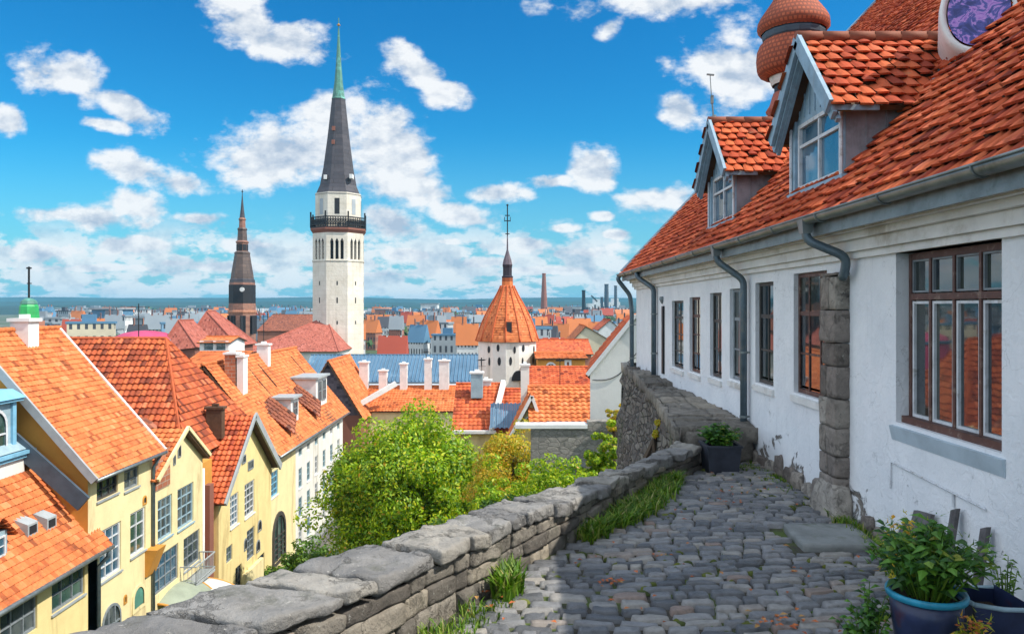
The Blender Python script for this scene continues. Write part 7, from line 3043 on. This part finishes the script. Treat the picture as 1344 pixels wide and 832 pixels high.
def grasses():
    rg = random.Random(8)
    m = MB()
    # thick band at the foot of the parapet
    for i in range(150):
        y = rg.uniform(6.45, 8.7)
        t = (y - 6.45) / 2.25
        x = inner_x(y) + rg.uniform(0.0, .26 * math.sin(math.pi * min(1, max(.08, t))) + .05) + .05
        blades(m, x, y, 0.0, 26, .13 + .05 * rg.random(), .09, rg, .008, 1.1)
    for i in range(50):
        y = rg.uniform(3.4, 5.2)
        x = inner_x(y) + rg.uniform(.03, .28)
        blades(m, x, y, 0.0, 22, .10, .08, rg, .005, .9)
    for i in range(16):
        blades(m, inner_x(5.35) + rg.uniform(.03, .16), 5.3 + rg.uniform(-.16, .2), 0, 26, .22, .06, rg, .012, .7)
    # along the house foot, around the slab, behind the pots
    for (x, y, sx, sy_, n, h) in ((3.0, 8.9, .12, .9, 26, .06), (2.75, 9.35, .35, .12, 26, .07), (3.02, 6.9, .10, .35, 22, .12), (3.0, 6.3, .12, .4, 18, .10), (2.95, 5.6, .15, .6, 26, .09), (2.9, 4.7, .2, .5, 20, .08)):
        for _ in range(n):
            blades(m, x + rg.gauss(0, .5) * sx, y + rg.gauss(0, .5) * sy_, 0, 16, h, .05, rg, .006, 1.0)
    # tufts in the joints
    for _ in range(120):
        y = rg.uniform(3.4, 9.2)
        x = rg.uniform(inner_x(y) + .2, 3.0)
        if noise.noise(Vector((x * .7, y * .7, 1))) < -.05:
            continue
        blades(m, x, y, 0.0, 9, .035, .05, rg, .005, 1.4)
    tag(m.build('grass', M['blade']), 'fresh green grass and weeds growing along the parapet and in the cobble joints', 'grass', kind='stuff')
    # moss in joints
    m = MB()
    for _ in range(520):
        y = rg.uniform(3.2, 9.4)
        x = rg.uniform(inner_x(y) + .05, 3.1)
        if noise.noise(Vector((x * .8, y * .8, 6))) < 0.02:
            continue
        r_ = rg.uniform(.012, .035)
        vs = []
        for j in range(3):
            for i in range(7):
                a = 2 * math.pi * i / 7
                rr = r_ * (1, .75, .2)[j] * rg.uniform(.8, 1.2)
                vs.append((x + rr * math.cos(a) * 1.6, y + rr * math.sin(a), (.006, .026, .036)[j]))
        m.faces(vs, [(j * 7 + i, j * 7 + (i + 1) % 7, (j + 1) * 7 + (i + 1) % 7, (j + 1) * 7 + i) for j in range(2) for i in range(7)] + [tuple(14 + i for i in range(7))])
    tag(m.build('moss', M['moss'], smooth=True), 'dull green moss filling the joints between cobbles', 'moss', kind='stuff')
    # fallen leaves
    m = MB()
    spots = [(at(1031, 826, 4.7), 26, .09), (at(800, 768, 5.4), 12, .05), (at(960, 650, 8.1), 14, .12), (at(950, 660, 7.7), 8, .10), (at(868, 738, 6.0), 5, .04), (at(1060, 620, 8.9), 10, .2), (at(1045, 762, 5.6), 6, .05), (at(640, 785, 5.2), 14, .12)]
    for _ in range(60):
        y = rg.uniform(3.5, 9)
        spots.append((Vector((rg.uniform(inner_x(y) + .1, 3), y, 0)), 1, .02))
    for (c, n, sp) in spots:
        for _ in range(n):
            x, y = c.x + rg.gauss(0, sp), c.y + rg.gauss(0, sp)
            z = .047 + rg.uniform(0, .015)
            a = rg.uniform(0, 6.28)
            s = rg.uniform(.012, .03)
            dx, dy = math.cos(a) * s, math.sin(a) * s
            m.face([(x - dx, y - dy, z), (x + dy * .6, y - dx * .6, z + .008), (x + dx, y + dy, z + .003), (x - dy * .6, y + dx * .6, z + .01)])
    tag(m.build('fallen_leaves', M['dryleaf']), 'small orange brown fallen leaves scattered on the cobbles', 'leaves', kind='stuff')


grasses()


def leafy_plant(root, base, n, h, spread, seed, mat='leaf_pot', lw=.035, ll=.10, stems=True, fine=0):
    """stalks that arch outwards, each with paired leaves"""
    rg = random.Random(seed)
    base = Vector(base)
    lf, st = MB(), MB()
    for i in range(n):
        a = rg.uniform(0, 6.28)
        r_ = spread * rg.random() ** .7
        hh = h * rg.uniform(.55, 1.1) * (1 - .35 * (r_ / spread))
        p0 = base + Vector((math.cos(a) * r_ * .3, math.sin(a) * r_ * .3, 0))
        p1 = base + Vector((math.cos(a) * r_ * .65, math.sin(a) * r_ * .65, hh * .7))
        p2 = base + Vector((math.cos(a) * r_, math.sin(a) * r_, hh))
        st.tube([p0, p1, p2], [.005, .004, .002], 4, cap=False)
        k = rg.randint(6, 10)
        for q in range(k):
            t = .25 + .75 * q / (k - 1)
            c = p0.lerp(p1, t * 2) if t < .5 else p1.lerp(p2, t * 2 - 1)
            b = rg.uniform(0, 6.28)
            d = Vector((math.cos(b), math.sin(b), rg.uniform(-.3, .5))).normalized()
            s = d.cross(Z).normalized()
            L_, W_ = ll * rg.uniform(.5, 1.2), lw * rg.uniform(.6, 1.2)
            m1 = c + d * L_ * .5 + Z * L_ * .12
            e = c + d * L_ - Z * L_ * .15
            lf.faces([c, m1 - s * W_ - Z * .004, m1 + Z * .008, m1 + s * W_ - Z * .004, e], [(0, 1, 2), (0, 2, 3), (1, 4, 2), (2, 4, 3)])
        for q in range(fine):
            b = rg.uniform(0, 6.28)
            c = p2 + Vector((rg.gauss(0, .03), rg.gauss(0, .03), rg.gauss(0, .03)))
            d = Vector((math.cos(b), math.sin(b), rg.uniform(-.2, 1))).normalized() * .05
            s = d.cross(Z).normalized() * .004
            lf.face([c - s, c + s, c + d])
    lf.build('foliage', M[mat], root)
    st.build('stems', M['leaf_shrub'], root)


def pots():
    # big glazed pot in the right foreground
    px_, py_ = 2.24, 4.12
    p = thing('glazed_flower_pot', 'dark glazed round pot with turquoise rim holding the leafy plant', 'flower pot', (px_, py_, 0))
    m = MB()
    m.lathe(px_, py_, [(.10, .01), (.12, .02), (.15, .16), (.175, .34), (.185, .45), (.17, .45), (.16, .38)], 32, cap=False)
    m.build('body', M['potblue'], p, smooth=True)
    m = MB()
    m.lathe(px_, py_, [(.186, .435), (.200, .44), (.204, .46), (.198, .475), (.178, .47), (.175, .44)], 32, cap=False)
    m.build('rim', M['potrim'], p, smooth=True)
    m = MB()
    m.lathe(px_, py_, [(.17, .43), (.0, .44)], 20)
    m.build('soil', M['soil'], p)
    pl = thing('leafy_pot_plant', 'bushy green plant spilling over the turquoise rimmed pot', 'plant', (px_, py_, .39))
    leafy_plant(pl, (px_, py_, .43), 85, .42, .33, 3, lw=.026, ll=.10, fine=6)
    # yellow upright plant behind it
    pl2 = thing('yellow_upright_plant', 'yellow green upright plant against the old boards behind the pot', 'plant', (2.62, 5.1, 0))
    leafy_plant(pl2, (2.62, 5.1, 0), 40, .66, .12, 5, 'leaf_yellow', lw=.014, ll=.07, fine=4)
    pl3 = thing('trailing_weed', 'straggling weed with thin stalks left of the turquoise rimmed pot', 'plant', (1.98, 4.2, 0))
    leafy_plant(pl3, (1.98, 4.25, 0), 26, .46, .16, 6, lw=.022, ll=.06)
    pl4 = thing('flowering_sprig', 'small yellow green sprig with orange blossoms in front of the pots', 'plant', (2.33, 3.86, 0))
    leafy_plant(pl4, (2.36, 3.88, 0), 26, .42, .10, 9, 'leaf_yellow', lw=.010, ll=.05, fine=5)
    f = MB()
    rg = random.Random(2)
    for _ in range(26):
        c = Vector((2.35 + rg.gauss(0, .025), 3.86 + rg.gauss(0, .02), .39 + rg.gauss(0, .03)))
        for q in range(5):
            b = q * 1.256
            d = Vector((math.cos(b), math.sin(b), .3)) * .014
            s = d.cross(Z).normalized() * .006
            f.face([c, c + d * .6 - s, c + d, c + d * .6 + s])
    f.build('blossoms', M['dryleaf'], pl4)
    # second container
    b = thing('square_dark_bin', 'dark blue square tub with bent rim beside the turquoise rimmed pot', 'tub', (2.66, 4.28, 0))
    m = MB()
    x0, x1, y0, y1 = 2.49, 2.80, 4.10, 4.42
    t = .015
    for (a, b_, c, d) in ((x0, x1, y0, y0 + t), (x0, x1, y1 - t, y1), (x0, x0 + t, y0 + t, y1 - t), (x1 - t, x1, y0 + t, y1 - t)):
        m.hexa([(a + (.03 if a == x0 else .0), c, 0), (b_ - (.03 if b_ == x1 else 0), c, 0), (b_ - (.03 if b_ == x1 else 0), d, 0), (a + (.03 if a == x0 else 0), d, 0), (a, c, .40), (b_, c, .37), (b_, d, .37), (a, d, .40)])
    m.build('body', M['potblue'], b)
    m = MB()
    ring = [(x0, y0, .40), (x1, y0, .37), (x1, y1, .375), (x0, y1, .40)]
    for i in range(4):
        m.tube([ring[i], Vector(ring[i]).lerp(Vector(ring[(i + 1) % 4]), .5) - Z * .012, ring[(i + 1) % 4]], .013, 8)
    m.build('rim', M['bluegrey'], b, smooth=True)
    m = MB()
    m.box(x0 + .04, x1 - .04, y0 + t, y1 - t, .28, .30)
    m.build('soil', M['soil'], b)
    w = thing('bare_twig_weed', 'thin twiggy weed against the white wall right of the pots', 'plant', (2.98, 4.55, 0))
    leafy_plant(w, (2.98, 4.6, 0), 14, .52, .10, 12, 'leaf_shrub', lw=.008, ll=.05)
    # planter at the far end of the lane
    px_, py_ = 2.52, 9.22
    p = thing('dark_planter', 'dark square planter at the far end of the lane by the downpipe', 'planter', (px_, py_, 0))
    m = MB()
    h_ = .33
    for (a, b_, c, d) in ((-.2, .2, -.2, -.18), (-.2, .2, .18, .2), (-.2, -.18, -.18, .18), (.18, .2, -.18, .18)):
        f = .86
        m.hexa([(px_ + a * f, py_ + c * f, 0), (px_ + b_ * f, py_ + c * f, 0), (px_ + b_ * f, py_ + d * f, 0), (px_ + a * f, py_ + d * f, 0),
                (px_ + a, py_ + c, h_), (px_ + b_, py_ + c, h_), (px_ + b_, py_ + d, h_), (px_ + a, py_ + d, h_)])
    m.build('body', M['potgrey'], p)
    m = MB()
    for (a, b_, c, d) in ((-.215, .215, -.215, -.18), (-.215, .215, .18, .215), (-.215, -.18, -.18, .18), (.18, .215, -.18, .18)):
        m.box(px_ + a, px_ + b_, py_ + c, py_ + d, h_, h_ + .025)
    m.build('rim', M['potgrey'], p)
    m = MB()
    m.box(px_ - .18, px_ + .18, py_ - .18, py_ + .18, h_ - .05, h_ - .03)
    m.build('soil', M['soil'], p)
    pl = thing('planter_shrub', 'light green leafy shrub growing in the far dark planter', 'plant', (px_, py_, .30))
    leafy_plant(pl, (px_, py_, .30), 60, .30, .26, 15, lw=.035, ll=.08)
    # step slab
    s = MB()
    rock(s, [(2.38, 6.22, -.02), (2.98, 6.15, -.02), (3.02, 6.78, -.02), (2.42, 6.82, -.02), (2.38, 6.22, .065), (2.98, 6.15, .07), (3.02, 6.78, .075), (2.42, 6.82, .07)], 4, (10, 10, 3), .007, .015)
    tag(s.build('stone_slab', M['flag'], smooth=True), 'flat grey stone slab lying at the foot of the buttress', 'slab')
    # old boards
    b = thing('leaning_boards', 'weathered grey boards and short posts leaning on the wall behind the pot', 'boards', (3.0, 5.6, 0))
    for (y0, y1, z1, ln) in ((5.62, 5.86, .47, .10), (5.88, 6.02, .33, .14), (5.30, 5.37, .60, .07), (4.96, 5.03, .57, .06), (6.05, 6.12, .22, .05)):
        m = MB()
        m.hexa([(3.10 - ln - .03, y0, -.01), (3.10 - ln, y0, -.01), (3.10 - ln, y1, -.01), (3.10 - ln - .03, y1, -.01), (3.09, y0, z1), (3.12, y0, z1), (3.12, y1, z1 - .03), (3.09, y1, z1 - .03)])
        m.build('board', M['woodgrey'], b)


pots()


def aerials():
    def aerial(x, y, z, h, label):
        m = MB()
        m.tube([(x, y, z - .4), (x, y, z + h)], .03, 5)
        m.bar((x - .1, y - .7, z + h * .9), (x + .1, y + .7, z + h * .9), .03, .03)
        for i in range(6):
            t = -.6 + 1.2 * i / 5
            m.bar((x - .3 + t * .14, y + t, z + h * .9), (x + .3 + t * .14, y + t, z + h * .9), .02, .02)
        m.bar((x - .35, y, z + h * .65), (x + .35, y, z + h * .65), .025, .025)
        tag(m.build('roof_aerial', M['darkmetal']), label, 'aerial', 'television aerials on the roofs')
    aerial(-20.2, 62.0, -.8, 2.2, 'thin television aerial on the white chimney of the long orange roof')
    aerial(-22.0, 44.9, .2, 2.0, 'thin television aerial on the ridge of the dark hipped roof')
    aerial(-9.8, 87.0, -6.0, 3.2, 'thin television aerial above the low orange roof behind the big tree')
    aerial(3.4, 54.0, -3.4, 1.8, 'thin television aerial on the coarse orange roof by the white gable')
    aerial(-2.4, 60.5, -4.0, 2.0, 'thin television aerial on the red roof before the round tower')


aerials()


# ================================================================== HAZE
def haze():
    m = bpy.data.materials.new("town_haze")
    m.use_nodes = True
    nt = m.node_tree
    nt.nodes.clear()
    o = nt.nodes.new('ShaderNodeOutputMaterial')
    v = nt.nodes.new('ShaderNodeVolumePrincipled')
    v.inputs['Color'].default_value = (0.18, 0.55, 0.80, 1)
    v.inputs['Density'].default_value = 0.00012
    v.inputs['Anisotropy'].default_value = 0.0
    nt.links.new(v.outputs[0], o.inputs['Volume'])
    b = MB()
    b.box(-6400, 6400, -260, 6800, TOWN - 3.5, 92)
    ho = b.build('haze', m)
    tag(ho, 'thin blue summer haze over the far town', 'haze', kind='stuff')


haze()
